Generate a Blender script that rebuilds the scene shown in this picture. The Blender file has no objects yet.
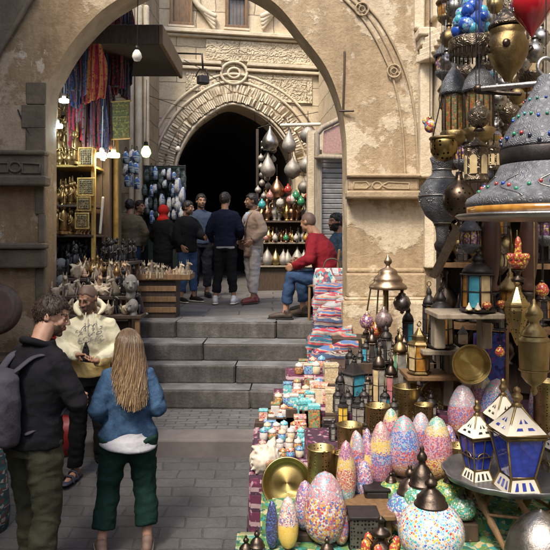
import bpy, math, random
from math import sin, cos, pi, radians, sqrt, atan2
from mathutils import Vector, Matrix, noise as mnoise
random.seed(7)
SC = bpy.context.scene
COL = SC.collection
# ------------------------------------------------------------------ camera, world, sun
CAMH = 2.2; FP = 650.0; HV = 240.0
cd = bpy.data.cameras.new('camera'); cam = bpy.data.objects.new('camera', cd); COL.objects.link(cam)
cam.location = (0, 0, CAMH); cam.rotation_euler = (pi/2, 0, 0)
cd.sensor_width = 36; cd.lens = FP/550*36; cd.shift_y = -(275-HV)/550; cd.clip_start = .05; cd.clip_end = 300
SC.camera = cam
SUN_EL, SUN_AZ = 55, 205          # azimuth clockwise from +Y, where the sun stands
w = bpy.data.worlds.new("World"); SC.world = w; w.use_nodes = True
nt = w.node_tree; bg = nt.nodes['Background']
sky = nt.nodes.new('ShaderNodeTexSky'); sky.sky_type = 'NISHITA'; sky.sun_disc = False
sky.sun_elevation = radians(SUN_EL); sky.sun_rotation = radians(SUN_AZ); sky.dust_density = 3.0
nt.links.new(sky.outputs[0], bg.inputs[0]); bg.inputs[1].default_value = .15
sl = bpy.data.lights.new('sun', 'SUN'); sl.energy = 2.4; sl.angle = radians(16); sl.color = (1, .9, .76)
so = bpy.data.objects.new('sun', sl); COL.objects.link(so)
sd = Vector((sin(radians(SUN_AZ))*cos(radians(SUN_EL)), cos(radians(SUN_AZ))*cos(radians(SUN_EL)), sin(radians(SUN_EL))))
so.rotation_euler = sd.to_track_quat('Z', 'Y').to_euler(); so.location = sd*30
SC.view_settings.view_transform = 'Standard'; SC.view_settings.look = 'None'
SC.view_settings.exposure = 1.2; SC.view_settings.gamma = 1; SC.view_settings.use_curve_mapping = False
SC.render.engine = 'CYCLES'

_u = 'zeroth first second third fourth fifth sixth seventh eighth ninth tenth eleventh twelfth thirteenth fourteenth fifteenth sixteenth seventeenth eighteenth nineteenth'.split()
ORD = list(_u)
for _t, _n in (('twenty', 'twentieth'), ('thirty', 'thirtieth'), ('forty', 'fortieth'), ('fifty', 'fiftieth'), ('sixty', 'sixtieth')):
    ORD.append(_n); ORD += [_t+'-'+x for x in _u[1:10]]
# ------------------------------------------------------------------ pixels of the 550 px photograph to metres
def P(u, v, Y): return Vector(((u-275)/FP*Y, Y, CAMH-(v-HV)/FP*Y))
def on(u, v, z):
    Y = FP*(CAMH-z)/(v-HV); return Vector(((u-275)/FP*Y, Y, z))
def onplane(u, v, p0, n):
    d = Vector(((u-275)/FP, 1, -(v-HV)/FP)); o = Vector((0, 0, CAMH))
    t = (p0-o).dot(n)/d.dot(n); return o+d*t

# ------------------------------------------------------------------ mesh builder
class MB:
    def __init__(s): s.v = []; s.f = []; s.m = []; s.sm = []
    def add(s, vs, fs, mi=0, smooth=True, M=None):
        b = len(s.v)
        for p in vs:
            p = Vector(p)
            s.v.append(M @ p if M is not None else p)
        for f in fs:
            s.f.append([b+i for i in f]); s.m.append(mi); s.sm.append(smooth)
        return s
    def box(s, c, size, mi=0, M=None, rz=0, taper=1.0, jit=0):
        hx, hy, hz = size[0]/2, size[1]/2, size[2]/2
        vs = []
        for z in (-1, 1):
            t = taper if z > 0 else 1
            for x, y in ((-1, -1), (1, -1), (1, 1), (-1, 1)):
                p = Vector((x*hx*t, y*hy*t, z*hz))
                if jit: p += Vector([random.uniform(-jit, jit) for _ in range(3)])
                if rz: p = Matrix.Rotation(rz, 3, 'Z') @ p
                vs.append(p+Vector(c))
        return s.add(vs, [(0, 3, 2, 1), (4, 5, 6, 7), (0, 1, 5, 4), (1, 2, 6, 5), (2, 3, 7, 6), (3, 0, 4, 7)], mi, False, M)
    def bbox(s, c, size, b=.01, mi=0, M=None, rz=0, wob=0, seed=0):
        """bevelled box: a rounded slab whose edges are eased by b"""
        hx, hy, hz = size[0]/2, size[1]/2, size[2]/2
        b = min(b, hx*.9, hy*.9, hz*.9)
        rings = []
        for z, ins in ((-hz, b), (-hz+b*.3, b*.3), (-hz+b, 0), (hz-b, 0), (hz-b*.3, b*.3), (hz, b)):
            ring = []
            x, y = hx-ins, hy-ins; c2 = b
            for px, py in ((-x+c2, -y), (x-c2, -y), (x, -y+c2), (x, y-c2), (x-c2, y), (-x+c2, y), (-x, y-c2), (-x, -y+c2)):
                ring.append(Vector((px, py, z)))
            rings.append(ring)
        vs = [p for r in rings for p in r]
        if rz:
            R = Matrix.Rotation(rz, 3, 'Z'); vs = [R @ p for p in vs]
        vs = [p+Vector(c) for p in vs]
        if wob: vs = [p+wob*mnoise.noise_vector(p*3+Vector((seed, 0, 0))) for p in vs]
        fs = [tuple(reversed(range(8)))]
        for i in range(5):
            for j in range(8): fs.append((i*8+j, i*8+(j+1) % 8, (i+1)*8+(j+1) % 8, (i+1)*8+j))
        fs.append(tuple(range(40, 48)))
        return s.add(vs, fs, mi, False, M)
    def lathe(s, prof, seg=24, mi=0, M=None, smooth=True, rib=0, ribn=8, phase=0, sy=1):
        vs = []; fs = []
        n = len(prof)
        for r, z in prof:
            for k in range(seg):
                a = 2*pi*k/seg+phase; rr = r*(1+rib*abs(sin(ribn*a/2))) if rib else r
                vs.append((rr*cos(a), rr*sin(a)*sy, z))
        for i in range(n-1):
            for k in range(seg):
                k2 = (k+1) % seg; fs.append((i*seg+k, i*seg+k2, (i+1)*seg+k2, (i+1)*seg+k))
        if prof[0][0] > 1e-5: fs.append(tuple(reversed(range(seg))))
        if prof[-1][0] > 1e-5: fs.append(tuple(range((n-1)*seg, n*seg)))
        return s.add(vs, fs, mi, smooth, M)
    def tube(s, pts, rad, seg=10, mi=0, M=None, caps=True, flat=1.0, smooth=True, round_ends=True):
        pts = [Vector(p) for p in pts]
        if not hasattr(rad, '__len__'): rad = [rad]*len(pts)
        rad = list(rad)
        if round_ends:
            d0 = (pts[0]-pts[1]).normalized(); d1 = (pts[-1]-pts[-2]).normalized()
            a, b = [], []
            for t in (.95, .7, .35):
                a.append((pts[0]+d0*rad[0]*t, rad[0]*sqrt(1-t*t))); b.insert(0, (pts[-1]+d1*rad[-1]*t, rad[-1]*sqrt(1-t*t)))
            pts = [q[0] for q in a]+pts+[q[0] for q in b]; rad = [q[1] for q in a]+rad+[q[1] for q in b]
        n = len(pts); vs = []; fs = []
        t = (pts[1]-pts[0]).normalized()
        u = t.orthogonal().normalized() if abs(t.z) > .9 else Vector((0, 0, 1)).cross(t).normalized()
        for i in range(n):
            if i == 0: tt = pts[1]-pts[0]
            elif i == n-1: tt = pts[-1]-pts[-2]
            else: tt = (pts[i+1]-pts[i]).normalized()+(pts[i]-pts[i-1]).normalized()
            if tt.length < 1e-9: tt = t.copy()
            tt.normalize(); u = (u-tt*u.dot(tt)); u = u.normalized() if u.length > 1e-6 else tt.orthogonal().normalized()
            w_ = tt.cross(u); t = tt
            for k in range(seg):
                a = 2*pi*k/seg; vs.append(pts[i]+rad[i]*(cos(a)*u+sin(a)*flat*w_))
        for i in range(n-1):
            for k in range(seg):
                k2 = (k+1) % seg; fs.append((i*seg+k, i*seg+k2, (i+1)*seg+k2, (i+1)*seg+k))
        if caps: fs.append(tuple(reversed(range(seg)))); fs.append(tuple(range((n-1)*seg, n*seg)))
        return s.add(vs, fs, mi, smooth, M)
    def ell(s, c, r, seg=16, rings=10, mi=0, M=None, R=None):
        vs = []; fs = []; c = Vector(c)
        for i in range(rings+1):
            th = pi*i/rings
            for k in range(seg):
                a = 2*pi*k/seg; p = Vector((r[0]*sin(th)*cos(a), r[1]*sin(th)*sin(a), -r[2]*cos(th)))
                if R is not None: p = R @ p
                vs.append(p+c)
        for i in range(rings):
            for k in range(seg):
                k2 = (k+1) % seg
                if i == 0: fs.append((k, (i+1)*seg+k2, (i+1)*seg+k))
                elif i == rings-1: fs.append((i*seg+k, i*seg+k2, (i+1)*seg))
                else: fs.append((i*seg+k, i*seg+k2, (i+1)*seg+k2, (i+1)*seg+k))
        return s.add(vs, fs, mi, True, M)
    def loft(s, st, seg=24, mi=0, M=None, power=2.0):
        """stack of horizontal ellipses (cx,cy,cz,rx,ry)"""
        vs = []; fs = []; n = len(st)
        for cx, cy, cz, rx, ry in st:
            for k in range(seg):
                a = 2*pi*k/seg; c, q = cos(a), sin(a)
                e = 2/power
                vs.append((cx+rx*math.copysign(abs(c)**e, c), cy+ry*math.copysign(abs(q)**e, q), cz))
        for i in range(n-1):
            for k in range(seg):
                k2 = (k+1) % seg; fs.append((i*seg+k, i*seg+k2, (i+1)*seg+k2, (i+1)*seg+k))
        fs.append(tuple(reversed(range(seg)))); fs.append(tuple(range((n-1)*seg, n*seg)))
        return s.add(vs, fs, mi, True, M)
    def sheet(s, fn, nu, nv, th=0, mi=0, smooth=True, M=None):
        """grid fn(a,b) in 0..1; th thickness along -normal"""
        g = [[Vector(fn(i/nu, j/nv)) for j in range(nv+1)] for i in range(nu+1)]
        vs = [p for r in g for p in r]; fs = []
        W = nv+1
        for i in range(nu):
            for j in range(nv): fs.append((i*W+j, (i+1)*W+j, (i+1)*W+j+1, i*W+j+1))
        if th:
            N = len(vs); back = []
            for i in range(nu+1):
                for j in range(nv+1):
                    du = g[min(i+1, nu)][j]-g[max(i-1, 0)][j]; dv = g[i][min(j+1, nv)]-g[i][max(j-1, 0)]
                    nn = du.cross(dv); nn = nn.normalized() if nn.length > 1e-9 else Vector((0, 0, 1))
                    back.append(g[i][j]-nn*th)
            vs += back
            for i in range(nu):
                for j in range(nv): fs.append((N+i*W+j, N+i*W+j+1, N+(i+1)*W+j+1, N+(i+1)*W+j))
            for i in range(nu):
                fs.append((i*W, N+i*W, N+(i+1)*W, (i+1)*W)); fs.append(((i+1)*W+nv, N+(i+1)*W+nv, N+i*W+nv, i*W+nv))
            for j in range(nv):
                fs.append((j+1, N+j+1, N+j, j)); fs.append((nu*W+j, N+nu*W+j, N+nu*W+j+1, nu*W+j+1))
        return s.add(vs, fs, mi, smooth, M)
    def prism(s, poly, d, mi=0, M=None, smooth=False):
        """planar polygon (3D points) extruded by vector d"""
        n = len(poly); vs = [Vector(p) for p in poly]+[Vector(p)+Vector(d) for p in poly]
        fs = [tuple(range(n)), tuple(reversed(range(n, 2*n)))]
        for i in range(n): fs.append(((i+1) % n, i, n+i, n+(i+1) % n))
        return s.add(vs, fs, mi, smooth, M)
    def mesh(s, name, mats):
        me = bpy.data.meshes.new(name); me.from_pydata([tuple(p) for p in s.v], [], s.f)
        for m in (mats if isinstance(mats, (list, tuple)) else [mats]): me.materials.append(m)
        me.polygons.foreach_set('material_index', s.m); me.polygons.foreach_set('use_smooth', s.sm)
        me.update(); return me
    def build(s, name, mats, parent=None, loc=None, rz=0):
        o = bpy.data.objects.new(name, s.mesh(name, mats)); COL.objects.link(o)
        if parent is not None: o.parent = parent
        if loc is not None: o.location = loc
        if rz: o.rotation_euler[2] = rz
        return o
def tag(o, label=None, cat=None, group=None, kind=None):
    if label: o['label'] = label
    if cat: o['category'] = cat; o['kind'] = 'thing'
    if group: o['group'] = group
    if kind: o['kind'] = kind
    return o
def thing(name, label, cat, loc=(0, 0, 0), rz=0, group=None, sc=1):
    o = bpy.data.objects.new(name, None); COL.objects.link(o); o.empty_display_size = .05
    o.location = loc; o.rotation_euler[2] = rz; o.scale = (sc, sc, sc) if not hasattr(sc, '__len__') else sc
    return tag(o, label, cat, group)
def copyt(o, loc, label=None, group=None, rz=None, sc=None, parent=None, mats=None):
    def rec(q, par):
        c = q.copy(); COL.objects.link(c); c.parent = par
        if par is not None: c.matrix_parent_inverse = q.matrix_parent_inverse
        for ch in [k for k in bpy.data.objects if k.parent == q]: rec(ch, c)
        return c
    c = rec(o, parent); c.location = loc
    if rz is not None: c.rotation_euler[2] = rz
    if sc is not None: c.scale = (sc, sc, sc) if not hasattr(sc, '__len__') else sc
    if label: c['label'] = label
    if group: c['group'] = group
    return c
def remesh(mb, voxel, smooth=3, fac=.5):
    me = mb.mesh('tmp', []) if False else bpy.data.meshes.new('tmp')
    me.from_pydata([tuple(p) for p in mb.v], [], mb.f)
    o = bpy.data.objects.new('tmp', me); COL.objects.link(o)
    r = o.modifiers.new('r', 'REMESH'); r.mode = 'VOXEL'; r.voxel_size = voxel; r.use_smooth_shade = True
    if smooth:
        q = o.modifiers.new('s', 'SMOOTH'); q.iterations = smooth; q.factor = fac
    dg = bpy.context.evaluated_depsgraph_get(); dg.update()
    ev = o.evaluated_get(dg); em = ev.to_mesh()
    vs = [v.co.copy() for v in em.vertices]; fs = [tuple(p.vertices) for p in em.polygons]
    no = [v.normal.copy() for v in em.vertices]
    ev.to_mesh_clear(); bpy.data.objects.remove(o); bpy.data.meshes.remove(me)
    return vs, fs, no
def crom(pts, n=6):
    """Catmull-Rom through points"""
    pts = [Vector(p) for p in pts]; out = []
    q = [2*pts[0]-pts[1]]+pts+[2*pts[-1]-pts[-2]]
    for i in range(1, len(q)-2):
        for k in range(n):
            t = k/n; a, b, c, d = q[i-1], q[i], q[i+1], q[i+2]
            out.append(.5*((2*b)+(c-a)*t+(2*a-5*b+4*c-d)*t*t+(3*b-a-3*c+d)*t**3))
    out.append(pts[-1]); return out

# ------------------------------------------------------------------ materials
MATS = {}
class NB:
    def __init__(s, name):
        s.m = bpy.data.materials.new(name); s.m.use_nodes = True; s.t = s.m.node_tree; s.b = s.t.nodes['Principled BSDF']
    def n(s, ty, **k):
        q = s.t.nodes.new(ty)
        for a, b in k.items(): setattr(q, a, b)
        return q
    def l(s, a, b): s.t.links.new(a, b)
    def coord(s, kind='Object', scale=(1, 1, 1)):
        c = s.n('ShaderNodeTexCoord'); mp = s.n('ShaderNodeMapping'); mp.inputs['Scale'].default_value = scale
        if kind == 'World':
            g = s.n('ShaderNodeNewGeometry'); s.l(g.outputs['Position'], mp.inputs[0])
        else: s.l(c.outputs[kind], mp.inputs[0])
        return mp.outputs[0]
    def noise(s, vec, scale, detail=5, rough=.6):
        q = s.n('ShaderNodeTexNoise'); q.inputs['Scale'].default_value = scale; q.inputs['Detail'].default_value = detail
        q.inputs['Roughness'].default_value = rough
        if vec is not None: s.l(vec, q.inputs['Vector'])
        return q.outputs[0]
    def ramp(s, fac, stops, interp='LINEAR'):
        q = s.n('ShaderNodeValToRGB'); q.color_ramp.interpolation = interp; e = q.color_ramp.elements
        while len(e) > 1: e.remove(e[-1])
        e[0].position = stops[0][0]; e[0].color = (*stops[0][1], 1) if len(stops[0][1]) == 3 else stops[0][1]
        for p, c in stops[1:]:
            x = e.new(p); x.color = (*c, 1)
        s.l(fac, q.inputs[0]); return q.outputs[0]
    def mix(s, f, a, b, mode='MIX'):
        q = s.n('ShaderNodeMix', data_type='RGBA', blend_type=mode)
        for v, i in ((f, 0), (a, 6), (b, 7)):
            if isinstance(v, (int, float)): q.inputs[i].default_value = v
            elif isinstance(v, tuple): q.inputs[i].default_value = (*v, 1)
            else: s.l(v, q.inputs[i])
        return q.outputs[2]
    def math(s, op, a, b=0.0, c=None):
        q = s.n('ShaderNodeMath', operation=op)
        for i, v in enumerate((a, b) if c is None else (a, b, c)):
            if isinstance(v, (int, float)): q.inputs[i].default_value = v
            else: s.l(v, q.inputs[i])
        return q.outputs[0]
    def bump(s, h, strength=.3, dist=.01, prev=None):
        q = s.n('ShaderNodeBump'); q.inputs['Strength'].default_value = strength; q.inputs['Distance'].default_value = dist
        s.l(h, q.inputs['Height'])
        if prev is not None: s.l(prev, q.inputs['Normal'])
        return q.outputs[0]
    def end(s, col=None, rough=.6, metal=0, nrm=None, **kw):
        if col is not None:
            if isinstance(col, tuple): s.b.inputs['Base Color'].default_value = (*col, 1)
            else: s.l(col, s.b.inputs['Base Color'])
        if isinstance(rough, (int, float)): s.b.inputs['Roughness'].default_value = rough
        else: s.l(rough, s.b.inputs['Roughness'])
        s.b.inputs['Metallic'].default_value = metal
        if nrm is not None: s.l(nrm, s.b.inputs['Normal'])
        for k, v in kw.items():
            s.b.inputs[k.replace('_', ' ')].default_value = v
        return s.m
def simple(name, c1, c2=None, rough=.6, metal=0, scale=12, bs=60, bstr=.25, bdist=.004, coord='Object', rnd=.25, stretch=(1, 1, 1), **kw):
    if name in MATS: return MATS[name]
    b = NB(name); v = b.coord(coord, stretch)
    c2 = c2 or tuple(x*.6 for x in c1)
    f = b.noise(v, scale, 6, .65)
    col = b.ramp(f, [(.32, c2), (.68, c1)])
    if rnd:
        oi = b.n('ShaderNodeObjectInfo'); k = b.math('MULTIPLY_ADD', oi.outputs['Random'], rnd*2, 1-rnd)
        hs = b.n('ShaderNodeHueSaturation'); b.l(col, hs.inputs['Color']); b.l(k, hs.inputs['Value']); col = hs.outputs[0]
    r = b.math('MULTIPLY_ADD', b.noise(v, scale*3, 3), .35, max(rough-.17, .03))
    nr = b.bump(b.noise(v, bs, 6, .7), bstr, bdist)
    MATS[name] = b.end(col, r, metal, nr, **kw); return MATS[name]
def glass(name, c, c2=None, rough=.12, scale=30):
    if name in MATS: return MATS[name]
    b = NB(name); v = b.coord('Object'); q = b.n('ShaderNodeTexVoronoi'); q.inputs['Scale'].default_value = scale; b.l(v, q.inputs['Vector'])
    col = b.mix(q.outputs['Distance'], c, c2 or tuple(x*.35 for x in c))
    MATS[name] = b.end(col, rough, 0, b.bump(q.outputs['Distance'], .4, .004), Coat_Weight=.5, Specular_IOR_Level=.7); return MATS[name]
def mosaic(name, zones, scale=95, grout=(.24, .19, .18), stops=None, rough=.2):
    """zones: list of palettes from bottom to top (Generated z)"""
    if name in MATS: return MATS[name]
    scale *= 1.7
    b = NB(name); v = b.coord('Object'); q = b.n('ShaderNodeTexVoronoi'); q.inputs['Scale'].default_value = scale; b.l(v, q.inputs['Vector'])
    e = b.n('ShaderNodeTexVoronoi', feature='DISTANCE_TO_EDGE'); e.inputs['Scale'].default_value = scale; b.l(v, e.inputs['Vector'])
    sp = b.n('ShaderNodeSeparateColor'); b.l(q.outputs['Color'], sp.inputs[0])
    g = b.n('ShaderNodeTexCoord'); sx = b.n('ShaderNodeSeparateXYZ'); b.l(g.outputs['Generated'], sx.inputs[0])
    zz = b.math('ADD', sx.outputs[2], b.math('MULTIPLY', b.math('SUBTRACT', sp.outputs[1], .5), .07))
    cols = [b.ramp(sp.outputs[0], [(i/len(p), c) for i, c in enumerate(p)], 'CONSTANT') for p in zones]
    stops = stops or [(i+1)/len(zones) for i in range(len(zones)-1)]
    col = cols[0]
    for c, st in zip(cols[1:], stops): col = b.mix(b.math('GREATER_THAN', zz, st), col, c)
    ed = b.math('LESS_THAN', e.outputs['Distance'], .055)
    col = b.mix(ed, col, grout)
    MATS[name] = b.end(col, rough, 0, b.bump(e.outputs['Distance'], .35, .004), Coat_Weight=.4); return MATS[name]
def stripes(name, cols, freq=8, axis=2, wob=.25, wobs=6, motif=.0, rough=.95, bs=350, mscale=40):
    """woven cloth, hard coloured stripes along one axis with optional small motifs"""
    if name in MATS: return MATS[name]
    b = NB(name); v = b.coord('Object'); sx = b.n('ShaderNodeSeparateXYZ'); b.l(v, sx.inputs[0])
    x = b.math('MULTIPLY', sx.outputs[axis], freq)
    x = b.math('ADD', x, b.math('MULTIPLY', b.noise(v, wobs, 2), wob))
    fr = b.math('FRACT', x); n = len(cols)
    rnd = random.Random(name); pos = [0]+sorted(rnd.uniform(.04, .97) for _ in range(n-1))
    col = b.ramp(fr, list(zip(pos, cols)), 'CONSTANT')
    if motif:
        q = b.n('ShaderNodeTexVoronoi'); q.inputs['Scale'].default_value = mscale; b.l(v, q.inputs['Vector'])
        sp = b.n('ShaderNodeSeparateColor'); b.l(q.outputs['Color'], sp.inputs[0])
        c2 = b.ramp(sp.outputs[0], [(i/n, c) for i, c in enumerate(cols[::-1])], 'CONSTANT')
        col = b.mix(b.math('LESS_THAN', sp.outputs[1], motif), col, c2)
    hs = b.n('ShaderNodeMix', data_type='RGBA', blend_type='MULTIPLY'); hs.inputs[0].default_value = .5
    b.l(col, hs.inputs[6]); b.l(b.ramp(b.noise(v, 25, 4), [(.3, (.55, .55, .55)), (.7, (1.1, 1.1, 1.1))]), hs.inputs[7])
    MATS[name] = b.end(hs.outputs[2], rough, 0, b.bump(b.noise(v, bs, 3), .4, .003)); return MATS[name]

def plaster_mat(name, a, bcol, c, flake=.5, scale=1.1, soot_shade=False):
    b = NB(name); v = b.coord('World')
    n1 = b.noise(v, scale, 8, .62); n2 = b.noise(v, scale*3.3, 8, .7); n3 = b.noise(v, 26, 6, .7)
    base = b.ramp(n2, [(.3, a), (.7, bcol)])
    fl = b.ramp(n1, [(flake-.015, (0, 0, 0)), (flake+.015, (1, 1, 1))])
    col = b.mix(fl, base, c)
    if soot_shade:  # darker towards the left: sooty stain plus left-side shade put into the colour
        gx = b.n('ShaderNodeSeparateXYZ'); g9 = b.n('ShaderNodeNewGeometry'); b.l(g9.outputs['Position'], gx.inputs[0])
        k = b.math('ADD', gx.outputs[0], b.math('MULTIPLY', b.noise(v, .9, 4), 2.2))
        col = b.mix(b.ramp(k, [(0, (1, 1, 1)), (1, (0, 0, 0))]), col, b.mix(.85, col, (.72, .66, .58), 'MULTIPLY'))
    n5 = b.noise(v, .75, 9, .68); col = b.mix(b.ramp(n5, [(.50, (0, 0, 0)), (.64, (.5, .5, .5))]), col, b.mix(.7, col, (.46, .40, .34), 'MULTIPLY'))
    n6 = b.noise(b.coord('World', (2.2, 2.2, 1.3)), 1.6, 9, .7); col = b.mix(b.ramp(n6, [(.60, (0, 0, 0)), (.63, (.8, .8, .8))]), col, (.52, .46, .36))
    dirt = b.ramp(n3, [(.35, (.72, .68, .62)), (.6, (1, 1, 1))])
    col = b.mix(.6, col, dirt, 'MULTIPLY')
    vs_ = b.coord('World', (7, 7, .8)); st = b.ramp(b.noise(vs_, 1, 6, .65), [(.35, (.6, .55, .5)), (.55, (1, 1, 1))])
    col = b.mix(.4, col, st, 'MULTIPLY')
    h = b.bump(n2, .6, .05); h = b.bump(b.mix(.5, fl, n1), .8, .012, h); h = b.bump(n3, .6, .01, h); h = b.bump(b.noise(v, 120, 5, .7), .4, .004, h)
    return b.end(col, .9, 0, h)
def block_mat(name, c1, c2, mortar, bw=.6, bh=.3, rowcoord=('s', 'z'), rough=.88, bumpd=.02, carve=0, ms=.012, ax=(1, 0, 0)):
    """coursed stone; brick texture laid along a horizontal direction ax and z (or y for floors)"""
    b = NB(name); g = b.n('ShaderNodeNewGeometry'); v = g.outputs['Position']
    d = b.n('ShaderNodeVectorMath', operation='DOT_PRODUCT'); b.l(v, d.inputs[0]); d.inputs[1].default_value = ax
    sx = b.n('ShaderNodeSeparateXYZ'); b.l(v, sx.inputs[0])
    cb = b.n('ShaderNodeCombineXYZ'); b.l(d.outputs['Value'], cb.inputs[0]); b.l(sx.outputs[2 if rowcoord[1] == 'z' else 1], cb.inputs[1])
    wv = b.n('ShaderNodeVectorMath', operation='MULTIPLY_ADD'); nn = b.n('ShaderNodeTexNoise'); nn.inputs['Scale'].default_value = 4
    b.l(v, nn.inputs['Vector']); b.l(nn.outputs['Color'], wv.inputs[0]); wv.inputs[1].default_value = (.07, .06, 0); b.l(cb.outputs[0], wv.inputs[2])
    br = b.n('ShaderNodeTexBrick'); b.l(wv.outputs[0], br.inputs['Vector']); br.inputs['Scale'].default_value = 1
    br.inputs['Brick Width'].default_value = bw; br.inputs['Row Height'].default_value = bh; br.inputs['Mortar Size'].default_value = ms
    br.inputs['Mortar Smooth'].default_value = .4
    br.inputs['Color1'].default_value = (*c1, 1); br.inputs['Color2'].default_value = (*c2, 1); br.inputs['Mortar'].default_value = (*mortar, 1)
    n2 = b.noise(v, 2.5, 8, .7); n3 = b.noise(v, 30, 6, .7)
    col = b.mix(.75, br.outputs[0], b.ramp(n2, [(.3, (.6, .57, .52)), (.7, (1.1, 1.08, 1.04))]), 'MULTIPLY')
    col = b.mix(.5, col, b.ramp(n3, [(.35, (.65, .62, .6)), (.6, (1.05, 1.05, 1.05))]), 'MULTIPLY')
    h = b.bump(b.math('SUBTRACT', 1, br.outputs['Fac']), .9, bumpd); h = b.bump(n2, .5, .03, h); h = b.bump(n3, .7, .01, h)
    if carve:
        q = b.n('ShaderNodeTexVoronoi', feature='SMOOTH_F1'); q.inputs['Scale'].default_value = carve
        dv = b.n('ShaderNodeVectorMath', operation='MULTIPLY_ADD'); n4 = b.n('ShaderNodeTexNoise'); n4.inputs['Scale'].default_value = 5; b.l(v, n4.inputs['Vector'])
        b.l(n4.outputs['Color'], dv.inputs[0]); dv.inputs[1].default_value = (.3, .3, .3); b.l(v, dv.inputs[2]); b.l(dv.outputs[0], q.inputs['Vector'])
        wv2 = b.math('SINE', b.math('MULTIPLY', q.outputs['Distance'], 16))
        h = b.bump(wv2, .8, .014, h)
    return b.end(col, rough, 0, h)

M = {}
M['plaster'] = plaster_mat('plaster', (.30, .22, .135), (.43, .34, .22), (.54, .46, .34), .53, soot_shade=True)
M['plaster_dark'] = plaster_mat('plaster_dark', (.10, .072, .045), (.24, .17, .10), (.30, .22, .13), .50)
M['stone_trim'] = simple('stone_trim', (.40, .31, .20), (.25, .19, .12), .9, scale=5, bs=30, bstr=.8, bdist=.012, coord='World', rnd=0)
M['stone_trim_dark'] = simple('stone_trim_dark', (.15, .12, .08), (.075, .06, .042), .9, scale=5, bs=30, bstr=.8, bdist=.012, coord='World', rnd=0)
M['stone_pale'] = simple('stone_pale', (.62, .54, .41), (.44, .36, .25), .9, scale=4, bs=24, bstr=.8, bdist=.015, coord='World', rnd=0)
M['facade'] = block_mat('facade', (.62, .53, .39), (.52, .43, .30), (.26, .21, .15), .9, .42, carve=0)
M['facade_carved'] = block_mat('facade_carved', (.60, .52, .385), (.53, .45, .32), (.3, .25, .18), 1.6, .55, carve=10)
def step_mat():
    b = NB('step_stone'); v = b.coord('World')
    c = b.ramp(b.noise(v, 3, 8, .7), [(.3, (.035, .031, .028)), (.5, (.078, .071, .066)), (.72, (.15, .14, .132))])
    c = b.mix(.6, c, b.ramp(b.noise(b.coord('World', (9, 9, 1.5)), 1, 6, .7), [(.35, (.4, .38, .36)), (.6, (1, 1, 1))]), 'MULTIPLY')
    c = b.mix(.5, c, b.ramp(b.noise(v, 45, 6, .8), [(.35, (.45, .43, .4)), (.6, (1.1, 1.1, 1.1))]), 'MULTIPLY')
    h = b.bump(b.noise(v, 9, 8, .7), .7, .02); h = b.bump(b.noise(v, 60, 6, .75), .6, .006, h); return b.end(c, .72, 0, h)
M['step'] = step_mat()
M['step_worn'] = simple('step_worn', (.18, .178, .182), (.075, .073, .073), .6, scale=5, bs=40, bstr=.5, bdist=.005, coord='World', rnd=0)
M['terrace'] = block_mat('terrace_bricks', (.135, .135, .14), (.105, .105, .11), (.075, .073, .073), .22, .09, ('s', 'y'), .7, .012, ms=.008)
M['kerb'] = simple('kerb_concrete', (.15, .132, .128), (.09, .08, .078), .85, scale=3, bs=60, bstr=.4, bdist=.004, coord='World', rnd=0)
M['street'] = block_mat('street_bricks', (.105, .105, .112), (.085, .085, .09), (.070, .069, .072), .33, .15, ('s', 'y'), .55, .006, ms=.008)
M['upper'] = block_mat('upper_paving', (.17, .16, .155), (.135, .13, .125), (.08, .075, .07), .95, .5, ('s', 'y'), .65, .01, ms=.012)
M['black'] = simple('black_void', (.008, .007, .007), None, .9)
M['wood'] = simple('wood', (.20, .115, .05), (.10, .055, .025), .6, scale=6, stretch=(6, 6, 1), bs=30)
M['wood_dark'] = simple('wood_dark', (.065, .04, .025), (.03, .02, .013), .6, scale=6, stretch=(6, 6, 1), bs=30)
M['wood_grey'] = simple('wood_grey', (.30, .25, .19), (.17, .14, .10), .8, scale=6, stretch=(6, 6, 1), bs=30)
M['wood_gold'] = simple('wood_gold', (.42, .27, .06), (.22, .13, .03), .5, scale=10, bs=50)
M['brass'] = simple('brass', (.52, .40, .19), (.30, .22, .10), .38, 1, scale=9, bs=90, bstr=.3)
M['brass_old'] = simple('brass_old', (.36, .27, .13), (.17, .12, .06), .42, 1, scale=12, bs=90, bstr=.5)
M['bronze'] = simple('bronze', (.12, .09, .07), (.05, .04, .035), .35, .9, scale=12, bs=70, bstr=.4)
M['iron'] = simple('iron', (.055, .05, .05), (.03, .025, .025), .5, .7, scale=14, bs=70, bstr=.4)
M['silver'] = simple('silver', (.46, .44, .42), (.24, .22, .20), .35, 1, scale=12, bs=70, bstr=.5)
M['steel'] = simple('steel', (.33, .32, .31), (.20, .19, .18), .45, .6, scale=5)
M['white_paint'] = simple('white_paint', (.74, .70, .60), (.60, .55, .45), .45, scale=8, bs=40, bstr=.1)
def pierced(name, c, c2, metal=1, sc=60, rough=.35, thr=.22, engr=0):
    b = NB(name); v = b.coord('Object'); q = b.n('ShaderNodeTexVoronoi'); q.inputs['Scale'].default_value = sc; q.inputs['Randomness'].default_value = .35; b.l(v, q.inputs['Vector'])
    hole = b.math('LESS_THAN', q.outputs['Distance'], thr)
    base = b.ramp(b.noise(v, 9, 6), [(.35, c2), (.65, c)])
    col = b.mix(hole, base, (.015, .012, .01))
    if engr:
        wv = b.math('SINE', b.math('MULTIPLY', q.outputs['Distance'], 34)); h = b.bump(wv, .55, .002)
    else: h = b.bump(b.math('SUBTRACT', 1, hole), .6, .003)
    h = b.bump(b.noise(v, 80, 4), .3, .002, h)
    MATS[name] = b.end(col, rough, metal, h); return MATS[name]
M['brass_pierced'] = pierced('brass_pierced', (.50, .385, .18), (.27, .20, .09), rough=.42)
M['silver_pierced'] = pierced('silver_pierced', (.42, .40, .37), (.20, .18, .16), sc=55)
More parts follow.
